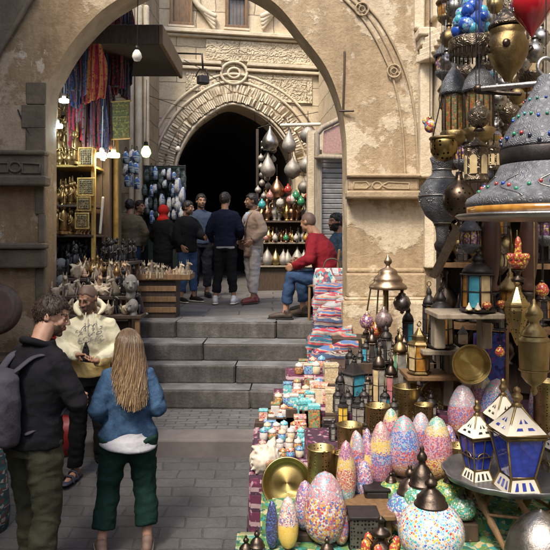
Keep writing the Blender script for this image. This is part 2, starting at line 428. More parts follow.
M['silver_engraved'] = pierced('silver_engraved', (.17, .18, .20), (.085, .09, .10), sc=30, thr=.02, engr=1, rough=.6, metal=.45)
M['bronze_engraved'] = pierced('bronze_engraved', (.22, .18, .13), (.10, .08, .06), sc=28, thr=.1, engr=1, rough=.4)
M['iron_pierced'] = pierced('iron_pierced', (.16, .15, .14), (.09, .08, .075), sc=60, thr=.36, metal=.6)
# ------------------------------------------------------------------ the setting: ground, steps
UPZ = 1.17
def slab_grid(name, pts, mat, nu=8, nv=8, wob=.0):
    a, b_, c, d = [Vector(p) for p in pts]
    mb = MB()
    def fn(i, j):
        p = (a*(1-i)+b_*i)*(1-j)+(d*(1-i)+c*i)*j
        p.z += wob*mnoise.noise(p*1.7); return p
    mb.sheet(fn, nu, nv, 0, smooth=True); return tag(mb.build(name, mat), kind='structure')
mb = MB()
def street_fn(i, j):
    x = -40+80*i if False else -14+28*i; y = -12+18.35*j
    z = .17*max(0, min(1, (y-4.7)/1.35))
    return Vector((x, y, z+.012*mnoise.noise(Vector((x*.9, y*.9, 0)))))
mb.sheet(street_fn, 60, 60, 0); tag(mb.build('ground', M['street']), kind='structure')
slab_grid('earth', [(-90, -90, -.12), (90, -90, -.12), (90, 120, -.12), (-90, 120, -.12)], M['street'], 4, 4)
# kerb of smooth concrete, terrace of small bricks
mb = MB()
for i in range(4):
    x0 = -3.4+i*1.9
    mb.bbox((x0+.95, 6.26, .16), (1.897, .37, .338), .018, wob=.012, seed=i)
tag(mb.build('kerb', M['kerb']), kind='structure')
mb = MB(); mb.sheet(lambda i, j: Vector((-3.2+7*i, 6.40+1.2*j, .327+.01*mnoise.noise(Vector((i*9, j*3, 1))))), 30, 8, 0)
tag(mb.build('terrace_pavement', M['terrace']), kind='structure')
# four stone steps
mb = MB()
for k, (y, z) in enumerate(((7.19, .54), (7.48, .75), (7.76, .96), (8.16, 1.17))):
    x = -2.6+k*.13; i = 0
    while x < 1.9:
        L = random.uniform(.85, 1.5); rot = -.03
        j = random.uniform(-.008, .008)
        mb.bbox((x+L/2, y+.25+j-(x+L/2)*.03, z-.108), (L-.008, .5, .212), .022, rz=rot, wob=.014, seed=i+k*7)
        mb.bbox((x+L/2, y+.26+j-(x+L/2)*.03, z-.002), (L-.012, .49, .012), .005, mi=1, rz=rot, wob=.008, seed=i+k*7+40)
        x += L; i += 1
mb.box((-.3, 7.9, .2), (4.9, 1.0, .6), 0)
tag(mb.build('steps', [M['step'], M['step_worn']]), kind='structure')
slab_grid('upper_pavement', [(-3.4, 8.4, UPZ-.006), (3.4, 8.2, UPZ-.006), (3.4, 22, UPZ-.006), (-3.4, 22, UPZ-.006)], M['upper'], 20, 30, .012)
mb = MB(); mb.box((0, 15, .55), (8, 13, 1.18)); tag(mb.build('terrain_fill', M['step']), kind='structure')

# ------------------------------------------------------------------ front arch wall
A0 = Vector((-2.35, 6.95, 0)); A1 = Vector((.80, 7.0, 0)); AD = (A1-A0).normalized(); AN = Vector((AD.y, -AD.x, 0))  # AN faces camera
def aw(u, v, off=0.0): return onplane(u, v, A0+AN*off, AN)
arch_px = crom([(44, 150, 0), (44, 112, 0), (47, 86, 0), (53, 74, 0), (66, 51, 0), (84, 28, 0), (109, 5, 0), (150, -17, 0), (192, -26, 0), (235, -19, 0), (275, 3, 0), (303, 36, 0), (326, 67, 0), (340, 102, 0), (346, 137, 0), (347, 180, 0)], 5)
arch = [aw(p.x, p.y) for p in arch_px]
DEP = .42; BACK = -AN*DEP
AWT = 7.4
def wall_with_arch(arch, left, right, top, zb, mats, name):
    """front, back and soffit of an arched wall; the face is a grid between opening and outer edge"""
    mb = MB(); n = len(arch); outer = []
    for i, p in enumerate(arch):
        t = i/(n-1)
        # outer boundary point for this sample: up the left side, over the top, down the right
        k = t*3
        if k < 1: q = left.lerp(left, 0); q = Vector((left.x, left.y, arch[0].z*(1-k)+top*k))
        elif k < 2: q = left.lerp(right, k-1); q = Vector((q.x, q.y, top))
        else: q = Vector((right.x, right.y, top*(3-k)+arch[-1].z*(k-2)))
        outer.append(q)
    R = 10
    def face(i, j): pass
    g = []
    for i in range(n):
        g.append([arch[i].lerp(outer[i], (j/R)) for j in range(R+1)])
    vs = [p for r in g for p in r]; W = R+1; fs = [(i*W+j, (i+1)*W+j, (i+1)*W+j+1, i*W+j+1) for i in range(n-1) for j in range(R)]
    mb.add(vs, fs, 0, False)
    mb.add([p+BACK for p in vs], [tuple(reversed(f)) for f in fs], 0, False)
    return mb
aL, aR = aw(-60, 150), aw(432, 150)
mb = wall_with_arch(arch, aL, aR, AWT, 0, None, 'x')
n = len(arch)
for i in range(n-1):
    mb.add([arch[i], arch[i+1], arch[i+1]+BACK, arch[i]+BACK], [(0, 1, 2, 3)], 1, True)
# piers under the springing
def pier(mb, a, b, z0, z1, off=0, mi=0):
    a = Vector((a.x, a.y, z0))+AN*off; b = Vector((b.x, b.y, z0))+AN*off
    mb.prism([a, b, b+BACK-AN*off, a+BACK-AN*off], (0, 0, z1-z0), mi)
pier(mb, aL, arch[0], 0, arch[0].z); pier(mb, arch[-1], aR, 0, arch[-1].z)
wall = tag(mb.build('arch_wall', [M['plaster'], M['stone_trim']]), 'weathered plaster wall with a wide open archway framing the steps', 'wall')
# darker slabs are modelled as proud render on the left pier
def aslab(mb, u0, v0, u1, v1, off, th, mi=0, bev=.02, wob=.004, seed=0):
    a = aw(u0, v0, off); b = aw(u1, v1, off); c = (a+b)/2; L = sqrt((a.x-b.x)**2+(a.y-b.y)**2)
    mb.bbox(c, (L, th, abs(a.z-b.z)), bev, mi, rz=atan2(AD.y, AD.x), wob=wob, seed=seed)
# mouldings: left impost, left lower band and quoins
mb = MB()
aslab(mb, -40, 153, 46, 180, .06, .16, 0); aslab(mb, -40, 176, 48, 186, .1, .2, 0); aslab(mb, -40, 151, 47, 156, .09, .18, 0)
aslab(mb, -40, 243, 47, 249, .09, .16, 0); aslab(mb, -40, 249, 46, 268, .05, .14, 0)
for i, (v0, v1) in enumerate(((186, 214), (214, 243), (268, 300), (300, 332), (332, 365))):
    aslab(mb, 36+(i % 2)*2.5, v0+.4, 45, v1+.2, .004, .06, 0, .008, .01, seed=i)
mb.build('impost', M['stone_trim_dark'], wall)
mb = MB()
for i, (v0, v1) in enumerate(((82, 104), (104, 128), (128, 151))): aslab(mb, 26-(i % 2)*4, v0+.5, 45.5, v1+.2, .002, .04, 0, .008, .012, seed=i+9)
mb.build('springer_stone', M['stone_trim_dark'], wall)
# carved recess pattern on left impost (raised straps)
mb = MB()
pts = [(-20, 163), (8, 163), (8, 172), (-20, 172)]
mb.tube([aw(u, v, .15) for u, v in pts], .012, 6); mb.tube([aw(15+6*cos(a*pi/6), 167+5*sin(a*pi/6), .15) for a in range(13)], .012, 6)
mb.tube([aw(u, v, .15) for u, v in ((22, 163), (40, 164), (40, 173), (22, 173), (22, 163))], .012, 6)
mb.build('strapwork', M['stone_trim_dark'], wall)
# right impost with carved panel and lower ledge
mb = MB()
aslab(mb, 347, 174, 420, 178, .07, .16); aslab(mb, 348, 178, 418, 191, .045, .12); aslab(mb, 346, 191, 421, 199, .085, .2)
aslab(mb, 348, 199, 353, 205, .02, .1)
mb.build('impost', M['stone_trim'], wall)
mb = MB()
mb.tube([aw(u, v, .105) for u, v in ((362, 182), (354, 182), (354, 188.5), (366, 188.5), (370, 185.5), (366, 181.5), (362, 182))], .011, 6)
mb.tube([aw(377+4.5*cos(a*pi/6), 185.3+3.6*sin(a*pi/6), .105) for a in range(13)], .012, 6)
mb.tube([aw(u, v, .105) for u, v in ((382, 185.5), (388, 182), (409, 183), (409, 189), (388, 188.5), (382, 185.5))], .011, 6)
mb.build('strapwork', M['stone_trim'], wall)
mb = MB()
aslab(mb, 347, 268, 424, 273, .035, .1); aslab(mb, 346, 273, 425, 297, .06, .14); aslab(mb, 344, 297, 428, 300, .085, .17)
aslab(mb, 342, 300, 430, 352, .10, .22, 0, .03, .01); aslab(mb, 340, 352, 432, 420, .13, .26, 1, .03, .012)
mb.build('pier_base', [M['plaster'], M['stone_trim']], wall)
# archivolt: double roll with loops on the right, dark slab on the left
mb = MB()
ring = crom([(343, -2, 0), (365, 22, 0), (383, 54, 0), (395, 86, 0), (401, 118, 0), (404, 150, 0), (405, 174, 0)], 8)
ring2 = crom([(358, -2, 0), (379, 20, 0), (397, 52, 0), (409, 84, 0), (415, 118, 0), (417, 150, 0), (418, 174, 0)], 8)
ring3 = crom([(350, -2, 0), (372, 21, 0), (390, 53, 0), (402, 85, 0), (408, 118, 0), (411, 150, 0), (411, 174, 0)], 8)
for r, rad in ((ring, .012), (ring2, .014)): mb.tube([aw(p.x, p.y, .012) for p in r], rad, 8)
mb.tube([aw(p.x, p.y, .0) for p in ring3[:9]+ring3[10:22]], .018, 8)
for (cx, cy) in ((362, 9), (394, 71)):
    for rr, rad in ((6.5, .010), (3, .007)): mb.tube([aw(cx+rr*cos(a*pi/8), cy+rr*sin(a*pi/8), .03) for a in range(17)], rad, 8)
mb.build('archivolt', M['stone_trim'], wall)
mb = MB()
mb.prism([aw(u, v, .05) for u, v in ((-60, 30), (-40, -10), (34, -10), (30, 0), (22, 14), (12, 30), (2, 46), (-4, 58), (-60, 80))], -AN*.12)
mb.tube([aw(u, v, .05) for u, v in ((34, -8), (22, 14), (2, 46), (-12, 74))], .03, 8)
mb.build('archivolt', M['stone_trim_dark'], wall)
# crack, iron pin, cable on the wall
mb = MB(); mb.tube([aw(344.5, 52, .012), aw(344, 80, .012), aw(343, 110, .012)], .011, 6); mb.tube([aw(340, 111, .02), aw(353, 111, .05)], .012, 6)
tag(mb.build('wall_conduit', M['wood_dark']), 'short dark vertical conduit fixed on plaster right of the archway', 'conduit')
mb = MB(); mb.tube([aw(18, 110, .02), aw(24, 124, .012), aw(33, 140, .012), aw(44, 151, .012)], .009, 6)
tag(mb.build('hanging_cable', M['iron']), 'thin dark cable sagging from a pin on the left pier', 'cable')

# ------------------------------------------------------------------ right side wall, running towards the camera
mb = MB()
r0 = aw(432, 150); r0.z = 0
mb.prism([r0+AN*.0, r0+Vector((.35, -3.0, 0)), r0+Vector((.9, -6.5, 0)), r0+Vector((2.4, -6.5, 0)), r0+Vector((2.4, .6, 0))], (0, 0, 5.6), 0)
side = tag(mb.build('side_wall', [M['stone_pale']]), 'pale stone wall behind the hanging lamps on the right', 'wall')
mb = MB()   # engaged pilaster and stacked corbel
def cb(u0, v0, u1, v1, off, th, mi=0, s=0): aslab(mb, u0, v0, u1, v1, off, th, mi, .015, .006, s)
cb(419, 60, 431, 178, .05, .14); cb(417, 30, 434, 38, .12, .22); cb(419, 38, 432, 48, .09, .2); cb(421, 48, 431, 60, .06, .18)
cb(414, -20, 424, 30, .03, .1); cb(431, -30, 450, 20, .10, .2, 0, 3)
cb(424, 185, 434, 268, .03, .1)
mb.build('pilaster', M['stone_pale'], side)
mb = MB()
for i in range(5):
    a = aw(430+i*3, 58-i*6, .16+.03*i); mb.bbox(a, (.2, .22, .085), .012, rz=.5, wob=.004, seed=i)
a = aw(427, 53, .3)
mb.build('corbel', M['stone_pale'], side)

# ------------------------------------------------------------------ back facade
B0 = Vector((-2.54, 15.0, 0)); BD = Vector((3.27, .65, 0)).normalized(); BN = Vector((BD.y, -BD.x, 0))
def bw(u, v, off=0.0): return onplane(u, v, B0+BN*off, BN)
door = crom([(175, 292, 0), (175, 235, 0), (175, 186, 0), (180, 157, 0), (194, 131, 0), (212, 115, 0), (231, 106, 0), (252, 112, 0), (271, 125, 0), (287, 147, 0), (295, 174, 0), (296, 235, 0), (296, 300, 0)], 5)
dr = [bw(p.x, p.y) for p in door]; dr[0].z = dr[-1].z = .9
n = len(dr); mb = MB(); L = bw(60, 150); Rr = bw(400, 150); top = 9.5; outer = []
for i in range(n):
    k = i/(n-1)*3
    if k < 1: q = Vector((L.x, L.y, .9*(1-k)+top*k))
    elif k < 2: q = L.lerp(Rr, k-1); q.z = top
    else: q = Vector((Rr.x, Rr.y, top*(3-k)+.9*(k-2)))
    outer.append(q)
g = [[dr[i].lerp(outer[i], j/6) for j in range(7)] for i in range(n)]
mb.add([p for r in g for p in r], [(i*7+j, (i+1)*7+j, (i+1)*7+j+1, i*7+j+1) for i in range(n-1) for j in range(6)], 0, False)
for i in range(n-1): mb.add([dr[i], dr[i+1], dr[i+1]-BN*.7, dr[i]-BN*.7], [(0, 1, 2, 3)], 0, True)
fac = tag(mb.build('facade', [M['facade']]), 'sunlit carved stone facade with a dark arched gateway', 'building')
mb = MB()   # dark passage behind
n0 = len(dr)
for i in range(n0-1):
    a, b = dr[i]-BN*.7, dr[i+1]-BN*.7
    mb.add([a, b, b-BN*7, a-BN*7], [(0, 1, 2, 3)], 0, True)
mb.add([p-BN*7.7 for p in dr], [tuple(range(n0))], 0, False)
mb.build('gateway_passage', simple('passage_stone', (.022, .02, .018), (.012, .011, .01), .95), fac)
# voussoirs: wedges all round the gate
mb = MB()
inn = crom([(174, 182, 0), (179, 156, 0), (193, 130, 0), (211, 114, 0), (231, 105, 0), (253, 111, 0), (273, 124, 0), (289, 146, 0), (297, 172, 0)], 12)
def nrm2(pts, i):
    a = pts[max(i-1, 0)]; b = pts[min(i+1, len(pts)-1)]; t = (b-a).normalized(); return Vector((t.y, -t.x, 0))
for i in range(0, len(inn)-1):
    for (q0, q1, off) in ((3.5, 12, .10), (12.8, 21.5, .06)):
        if (i % 2) and q0 < 5 and random.random() < .12: continue
        n_ = nrm2(inn, i); n2 = nrm2(inn, i+1)
        a = inn[i].lerp(inn[i+1], .1); b = inn[i].lerp(inn[i+1], .86)
        j0, j1 = random.uniform(-.5, .9), random.uniform(-1.3, .4); qq = [a+n_*(q0+j0), b+n2*(q0+j0), b+n2*(q1+j1), a+n_*(q1+j1)]
        mb.prism([bw(p.x, p.y, off+random.uniform(-.035, .02)) for p in qq], -BN*.16)
mb.build('voussoirs', M['stone_pale'], fac)
mb = MB()
for rr, rad in ((1.0, .035), (23.5, .032), (31, .034)):
    mb.tube([bw((inn[i]+nrm2(inn, i)*rr).x, (inn[i]+nrm2(inn, i)*rr).y, .03) for i in range(len(inn))], rad, 8)
mb.tube([bw(234+13*cos(a*pi/10), 73+11*sin(a*pi/10), .05) for a in range(21)], .035, 8)
mb.tube([bw(234+6*cos(a*pi/8), 73+5*sin(a*pi/8), .05) for a in range(17)], .03, 8)
mb.build('gate_moulding', M['stone_pale'], fac)
mb = MB()
for (v0, v1, o, t) in ((31, 35, .10, .2), (35.5, 38, .05, .12), (61, 64.5, .06, .14), (67, 70, .05, .12)):
    for ua, ub in ((60, 221), (247, 400)) if v0 > 50 else ((60, 400),):
        a = bw(ua, v0, o); b = bw(ub, v0, o); L_ = (b-a).length
        # level mouldings in the world: take height from the middle of the facade
        z0 = bw(200, v1).z; z1 = bw(200, v0).z; c = (a+b)/2; c.z = (z0+z1)/2
        mb.bbox(c, (L_, t, z1-z0), .015, rz=atan2(BD.y, BD.x), wob=.01)
mb.build('cornice', M['stone_pale'], fac)
mb = MB()
za, zb = bw(200, 60).z, bw(200, 39.5).z
a = bw(206, 50, .03); b = bw(400, 50, .03); c = (a+b)/2; c.z = (za+zb)/2
mb.bbox(c, ((b-a).length, .06, zb-za), .01, rz=atan2(BD.y, BD.x))
for (u0, v0, u1, v1) in ((248, 74, 312, 104), (186, 72, 219, 92)):
    a = bw(u0, v0, .02); b = bw(u1, v1, .02); c = (a+b)/2
    mb.bbox(c, ((Vector((b.x, b.y, 0))-Vector((a.x, a.y, 0))).length, .04, a.z-b.z), .01, rz=atan2(BD.y, BD.x))
mb.build('carved_frieze', M['facade_carved'], fac)
# upper windows: frame, sill, pane
def bwin(u0, v0, u1, v1, lattice):
    mb = MB(); rz = atan2(BD.y, BD.x)
    a = bw(u0, v0, 0); b = bw(u1, v1, 0); Wd = (Vector((b.x, b.y, 0))-Vector((a.x, a.y, 0))).length; H = a.z-b.z; c = (a+b)/2
    for sx in (-1, 1): mb.bbox(c+BD*sx*(Wd/2-.03)+BN*.03, (.075, .14, H), .008, rz=rz)
    for sz in (-1, 1): mb.bbox(c+Vector((0, 0, sz*(H/2-.03)))+BN*.035, (Wd+.04, .16, .075), .008, rz=rz)
    if lattice:
        for i in range(1, 6): mb.bbox(c+BD*(i/6-.5)*Wd+BN*.03, (.012, .03, H), .003, rz=rz)
    f = mb.build('window', M['wood'], fac)
    mb = MB(); mb.bbox(c+BN*.015, (Wd-.1, .03, H-.1), .004, rz=rz); mb.build('pane', simple('dusty_pane', (.17, .16, .15), (.09, .08, .075), .3, scale=3) if lattice else M['wood'], f)
    mb = MB(); mb.bbox(c+BN*.06-Vector((0, 0, H/2+.03)), (Wd+.1, .16, .05), .01, rz=rz); mb.build('sill', M['stone_pale'], f)
bwin(170, -30, 192, 27, False); bwin(225.5, -4, 247, 30, True)
# swooping corbels above (muqarnas drapes)
for sgn, cx in ((1, 205), (-1, 272)):
    mb = MB()
    for k in range(4):
        pts = crom([(cx-sgn*(14-k*2), -10, 0), (cx-sgn*(8-k), 4+k, 0), (cx+sgn*(1+k), 12+3*k, 0), (cx+sgn*(9), 16+4*k, 0)], 5)
        mb.tube([bw(p.x, p.y, .1-.01*k) for p in pts], [.07-.01*k]*len(pts), 8)
    mb.build('carved_drape', M['stone_pale'], fac)
# ------------------------------------------------------------------ left side building beyond the arch and the far right flank
mb = MB()
mb.prism([(-3.45, 7.5, 0), (-3.45, 13.5, 0), (-2.72, 13.7, 0), (-2.66, 15.2, 0), (-5.5, 15.5, 0), (-5.5, 7.5, 0)], (0, 0, 9))
sb = tag(mb.build('side_building', block_mat('side_blocks', (.36, .29, .20), (.29, .235, .16), (.17, .14, .1), .8, .4, ax=(0, 1, 0))), 'greyish stone building flank on the left behind the shops', 'building')
mb = MB()
for k in range(3): mb.tube([(-2.98+k*.16, 13.5-.03*k, UPZ), (-2.98+k*.16, 13.5-.03*k, 7)], .06+.02*(k == 1), 10)
mb.build('corner_shaft', M['stone_pale'], sb)
mb = MB(); mb.prism([(1.32, 12.4, 0), (1.05, 15.6, 0), (6, 15.9, 0), (6, 12.9, 0)], (0, 0, 8.5))
tag(mb.build('corner_building', [M['facade']]), 'pale stone corner building at the right end of the facade', 'building')
# off to the sides and behind: unseen lane buildings added to cut sky light
for (pts, h, lb) in ((((-3.05, 6.7), (-3.3, -6), (-9, -6), (-9, 6.9)), 7.4, 'tall unseen lane building left of the viewer, sized to block sky light'),
                     (((-9, -7), (9, -7), (9, -12), (-9, -12)), 6, 'unseen lane building behind the viewer, added to limit ambient light'),
                     (((2.9, .4), (3.2, -7), (9, -7), (9, .4)), 5, 'unseen lane building right of the viewer, added to limit ambient light')):
    mb = MB(); mb.prism([(x, y, -.1) for x, y in pts], (0, 0, h)); tag(mb.build('unseen_lane_building', M['plaster']), lb, 'building')

# ------------------------------------------------------------------ shutter shop at the far right end, through the arch
SH0 = Vector((.62, 12.1, 0)); SHD = Vector((1, .10, 0)).normalized(); SHN = Vector((SHD.y, -SHD.x, 0))
def sw(u, v, off=0.0): return onplane(u, v, SH0+SHN*off, SHN)
t = thing('shop_front', 'grey roller shutter shop front with wooden post and slanted board above', 'shop front', (0, 0, 0))
a, b = sw(321, 158), sw(372, 262)
mb = MB(); zt, zb2 = a.z, UPZ
k = 0
while zt-k*.095 > zb2:
    z = zt-k*.095; c = (a+b)/2; c.z = z-.047
    Wd = (Vector((b.x, b.y, 0))-Vector((a.x, a.y, 0))).length
    mb.bbox(c, (Wd, .03, .088), .012, rz=atan2(SHD.y, SHD.x)); mb.bbox(c-SHN*.02-Vector((0, 0, .047)), (Wd, .02, .02), .004, rz=atan2(SHD.y, SHD.x)); k += 1
mb.build('roller_shutter', M['steel'], t)
mb = MB()
for u0, u1 in ((314.5, 321.5),):
    a, b = sw(u0, 150, .05), sw(u1, 265, .05); c = (a+b)/2; c.z = (a.z+UPZ)/2
    mb.bbox(c, (.13, .14, a.z-UPZ), .012, rz=.1)
mb.build('post', M['wood_grey'], t)
mb = MB()
fr = [(317, 134), (322, 128), (352, 113), (356, 158), (317, 157)]
F_ = [sw(u, v, .22) for u, v in fr]
for i in range(5): mb.tube([F_[i], F_[(i+1) % 5]], .052, 8)
mb.build('board_frame', M['wood_grey'], t)
mb = MB(); mb.prism([sw(u, v, .21) for u, v in ((324, 131), (352, 118), (354, 153), (323, 153))], -SHN*.03)
mb.build('board', simple('pink_marble', (.36, .22, .19), (.22, .13, .12), .5, scale=30), t)
mb = MB(); mb.prism([(.62, 12.25, UPZ), (1.9, 12.4, UPZ), (1.9, 12.9, UPZ), (.62, 12.8, UPZ)], (0, 0, 3.1)); mb.build('wall', M['stone_pale'], t)
# wall lamp bracket on the facade
t = thing('wall_lamp', 'black box lamp on a thin bracket above the gateway', 'lamp', (0, 0, 0))
mb = MB(); y = 13.6
mb.tube([P(170, 53, y+.8), P(202, 54, y), P(203, 70, y)], .022, 6, round_ends=False); mb.tube([P(196, 76, y), P(199, 69, y), P(206, 69, y), P(208, 76, y)], .018, 6)
mb.build('bracket', M['iron'], t)
mb = MB(); mb.bbox(P(203, 80, y), (.22, .2, .17), .02, rz=.5); mb.build('lamp_head', M['iron'], t)

# cables slung over the lane
for (pts, lb) in (([(150, 96, 9.0), (170, 103, 10.5), (196, 112, 12), (214, 116, 13.8)], 'thin wire sagging before the left springing of the gateway'), ([(184, 60, 9.6), (206, 72, 12), (232, 92, 14)], 'thin wire running from the dark canopy to the facade'), ([(258, 128, 13), (290, 118, 13), (318, 112, 12)], 'thin wire above the rack of silver lamps')):
    mb = MB(); mb.tube(crom([P(*p) for p in pts], 6), .006, 5); tag(mb.build('wire', M['iron']), lb, 'wire')
# ------------------------------------------------------------------ people
def skin(name, c): return simple(name, c, tuple(x*.8 for x in c), .5, scale=30, bs=200, bstr=.15, bdist=.001, rnd=0, Subsurface_Weight=.05)
M['skin_light'] = skin('skin_light', (.50, .29, .20)); M['skin_mid'] = skin('skin_mid', (.36, .19, .115)); M['skin_dark'] = skin('skin_dark', (.25, .13, .08))
M['hair_black'] = simple('hair_black', (.02, .014, .011), (.009, .007, .006), .45, scale=60, bs=250, bstr=.6, rnd=0)
M['hair_brown'] = simple('hair_brown', (.045, .026, .016), (.02, .012, .008), .45, scale=60, bs=250, bstr=.6, rnd=0)
M['stubble'] = simple('stubble', (.13, .075, .05), (.07, .04, .028), .7, scale=60, rnd=0)
M['stubble_scalp'] = simple('stubble_scalp', (.14, .09, .065), (.10, .06, .045), .6, scale=60, rnd=0)
M['lips'] = simple('lips', (.34, .13, .10), None, .45, rnd=0)
M['eye_white'] = simple('eye_white', (.36, .32, .28), None, .4, rnd=0); M['iris'] = simple('iris', (.02, .012, .01), None, .2, rnd=0)
def cloth(name, c1, c2=None, sc=8, bs=300, str_=.4, rough=.9):
    if name in MATS: return MATS[name]
    b = NB(name); v = b.coord('Object'); c2 = c2 or tuple(x*.72 for x in c1)
    col = b.ramp(b.noise(v, sc, 6, .7), [(.3, c2), (.7, c1)])
    h = b.bump(b.noise(v, bs, 2), str_, .002); h = b.bump(b.noise(v, 22, 4, .6), .35, .02, h)
    MATS[name] = b.end(col, rough, 0, h, Specular_IOR_Level=.15); return MATS[name]
def sstep(a, b, x):
    t = max(0, min(1, (x-a)/(b-a))); return t*t*(3-2*t)
def hand(mb, w, d, nrm, side, curl=.5, s=1.0):
    """five separate fingers; w wrist, d direction of the hand, nrm palm normal, side +1/-1 puts the thumb"""
    d = d.normalized(); nrm = (nrm-d*nrm.dot(d)).normalized(); x = d.cross(nrm)*side      # x points to the thumb side
    L = .088*s
    for k in range(4):
        o = (.030-.020*k)*s
        mb.tube([w+x*o*.55, w+d*L*.5+x*o*.95, w+d*(L-.004*abs(k-1))+x*o*1.05], [.017*s, .0155*s, .0115*s], 8, flat=.8)
    for k, ln in enumerate((.070, .078, .072, .056)):
        o = (.030-.020*k)*s; p = w+d*(L-.004*abs(k-1))+x*o*1.1; dd = (d+x*(.12-.085*k)).normalized(); ax = dd.cross(nrm)
        pts = [p]; r = [.0098*s]
        for q, fr in enumerate((.45, .3, .25)):
            a = curl*(.75+.35*q)+.06*k; R = Matrix.Rotation(a if ax.dot(dd.cross(nrm)) > 0 else -a, 3, ax)
            dd = R @ dd; p = p+dd*ln*fr*s; pts.append(p); r.append((.0090, .0082, .0070)[q]*s)
        mb.tube(pts, r, 8)
    p = w+d*.022*s+x*.026*s; q = w+d*.052*s+x*.050*s+nrm*.012*s
    mb.tube([p, q, q+(d*.9+x*.25+nrm*.35).normalized()*.032*s, q+(d*.95+nrm*.55).normalized()*.056*s], [.0155*s, .0120*s, .0098*s, .0080*s], 8)

DEF = dict(shR=(-.163, .0, 1.385), elR=(-.235, .03, 1.15), wrR=(-.245, -.06, .90), shL=(.163, .0, 1.385), elL=(.235, .03, 1.15), wrL=(.245, -.06, .90),
           hipR=(-.09, 0, .92), knR=(-.10, -.025, .50), anR=(-.11, .03, .085), hipL=(.09, 0, .92), knL=(.10, -.025, .50), anL=(.11, .03, .085),
           head=(0, -.03, 1.625), neck=(0, .015, 1.47), toeR=-8, toeL=8, hdR=None, hnR=(1, 0, 0), hdL=None, hnL=(-1, 0, 0), curlR=.45, curlL=.45)
def fold(p, n, amp, seed, kind):
    q = Vector((p.x*5, p.y*5, p.z*11))+Vector((seed, 0, 0)); a = mnoise.noise(q)
    q2 = Vector((p.x*12+p.z*9, p.y*12, p.z*22))+Vector((seed*2, 3, 0)); b = mnoise.noise(q2)
    r = 1-abs(mnoise.noise(Vector((p.x*7+p.z*4, p.y*7-p.z*4, p.z*8+seed))))*2
    return amp*(a*.8+b*.45+max(r-.55, 0)*1.1)
def person(label, loc, rz, H=1.75, pose=None, lean=(0, 0), dz=0, yaw=0, pitch=0, roll=0, top=None, pants=None, skinm='skin_mid', hair=('short', 'hair_black'), shoes=None,
           sleeve=1.0, hem=.86, bulk=1.0, tb=.022, fine=False, beard=0, seed=0, cuff=.10, hips=1.0, shoulders=1.0, extra=None, shoe_style='sneaker', group=None, pbulk=1.0, grip=None):
    p = dict(DEF); p.update(pose or {})
    S = H/1.75; lx, ly = lean
    def T_(q, up=True):
        q = Vector(q)
        if up:
            k = max(0, min(1.2, (q.z-.95)/.5)); q = q+Vector((lx*k, ly*k, dz))
        return q*S
    J = {}
    for k, v in p.items():
        if k[:2] in ('sh', 'el', 'wr', 'he', 'ne'):
            if k[:2] in ('el', 'wr') and (pose or {}).get('_abs'): J[k] = Vector(v)*S
            else: J[k] = T_(v)
        elif k[:2] in ('hi', 'kn', 'an'): J[k] = Vector(v)*S
    for sd_ in 'RL':
        J['sh'+sd_].x = J['sh'+sd_].x*shoulders if True else 0
    t = thing('person', label, 'person', loc, rz, group)
    cv = .0115 if fine else .017; fv = .0055 if fine else .0085
    # --- body
    bt = MB(); B = bulk
    tor = [(.86, .145*hips, .105), (.95, .155*hips, .11), (1.06, .132, .10), (1.16, .137, .105), (1.30, .158, .115), (1.37, .145, .10), (1.43, .085, .07)]
    def stn(z, rx, ry, extra_=0):
        c = T_((0, .005, z)); return (c.x, c.y, c.z, (rx*B+extra_)*S, (ry*B+extra_)*S)
    bt.loft([stn(*q) for q in tor], 24)
    bt.tube([T_((0, .012, 1.40)), J['neck'], J['head']+Vector((0, .03, -.04))*S], [.075*S, .056*S, .056*S], 14)
    for q in 'RL':
        sg = -1 if q == 'R' else 1
        bt.tube([T_((sg*.04, 0.005, 1.44)), J['sh'+q], J['sh'+q].lerp(J['el'+q], .5), J['el'+q]], [.042*S, .050*S, .045*S, .038*S], 12)
        bt.tube([J['el'+q], J['el'+q].lerp(J['wr'+q], .3), J['wr'+q]], [.038*S, .038*S, .026*S], 12)
        bt.tube([J['hip'+q], J['hip'+q].lerp(J['kn'+q], .5), J['kn'+q]], [.088*S*hips, .075*S, .055*S], 14)
        bt.tube([J['kn'+q], J['kn'+q].lerp(J['an'+q], .35), J['an'+q]], [.055*S, .054*S, .037*S], 12)
        a = radians(p['toe'+q]); fd = Vector((sin(a), -cos(a), 0)); an = J['an'+q]
        bt.tube([an+Vector((0, 0, -.03*S))-fd*.035*S, an+fd*.06*S+Vector((0, 0, -.045*S)), an+fd*.15*S+Vector((0, 0, -.058*S))], [.034*S, .036*S, .026*S], 10)
    vs, fs, _ = remesh(bt, cv, 3)
    body = MB(); body.add(vs, fs, 0)
    # --- head (own frame) at finer grain
    HM = Matrix.Translation(J['head']) @ Matrix.Rotation(yaw, 4, 'Z') @ Matrix.Rotation(pitch, 4, 'X') @ Matrix.Rotation(roll, 4, 'Y') @ Matrix.Scale(S, 4)
    hb = MB()
    hb.ell((0, .012, .02), (.075, .096, .099)); hb.ell((0, -.03, -.045), (.057, .062, .072)); hb.ell((0, -.07, -.095), (.024, .02, .018))
    for s_ in (-1, 1):
        hb.ell((s_*.045, -.005, -.065), (.018, .035, .03), 10, 6)
        hb.ell((s_*.034, -.066, -.022), (.024, .02, .024), 10, 6); hb.ell((s_*.027, -.082, .030), (.026, .012, .009), 10, 6)
        hb.ell((s_*.078, .012, -.005), (.009, .019, .031), 10, 8); hb.ell((s_*.031, -.078, .008), (.013, .010, .010), 10, 8)
        hb.ell((s_*.012, -.102, -.024), (.009, .011, .008), 8, 6)
    hb.tube([(0, -.088, .022), (0, -.100, -.004), (0, -.109, -.020)], [.007, .009, .011], 8)
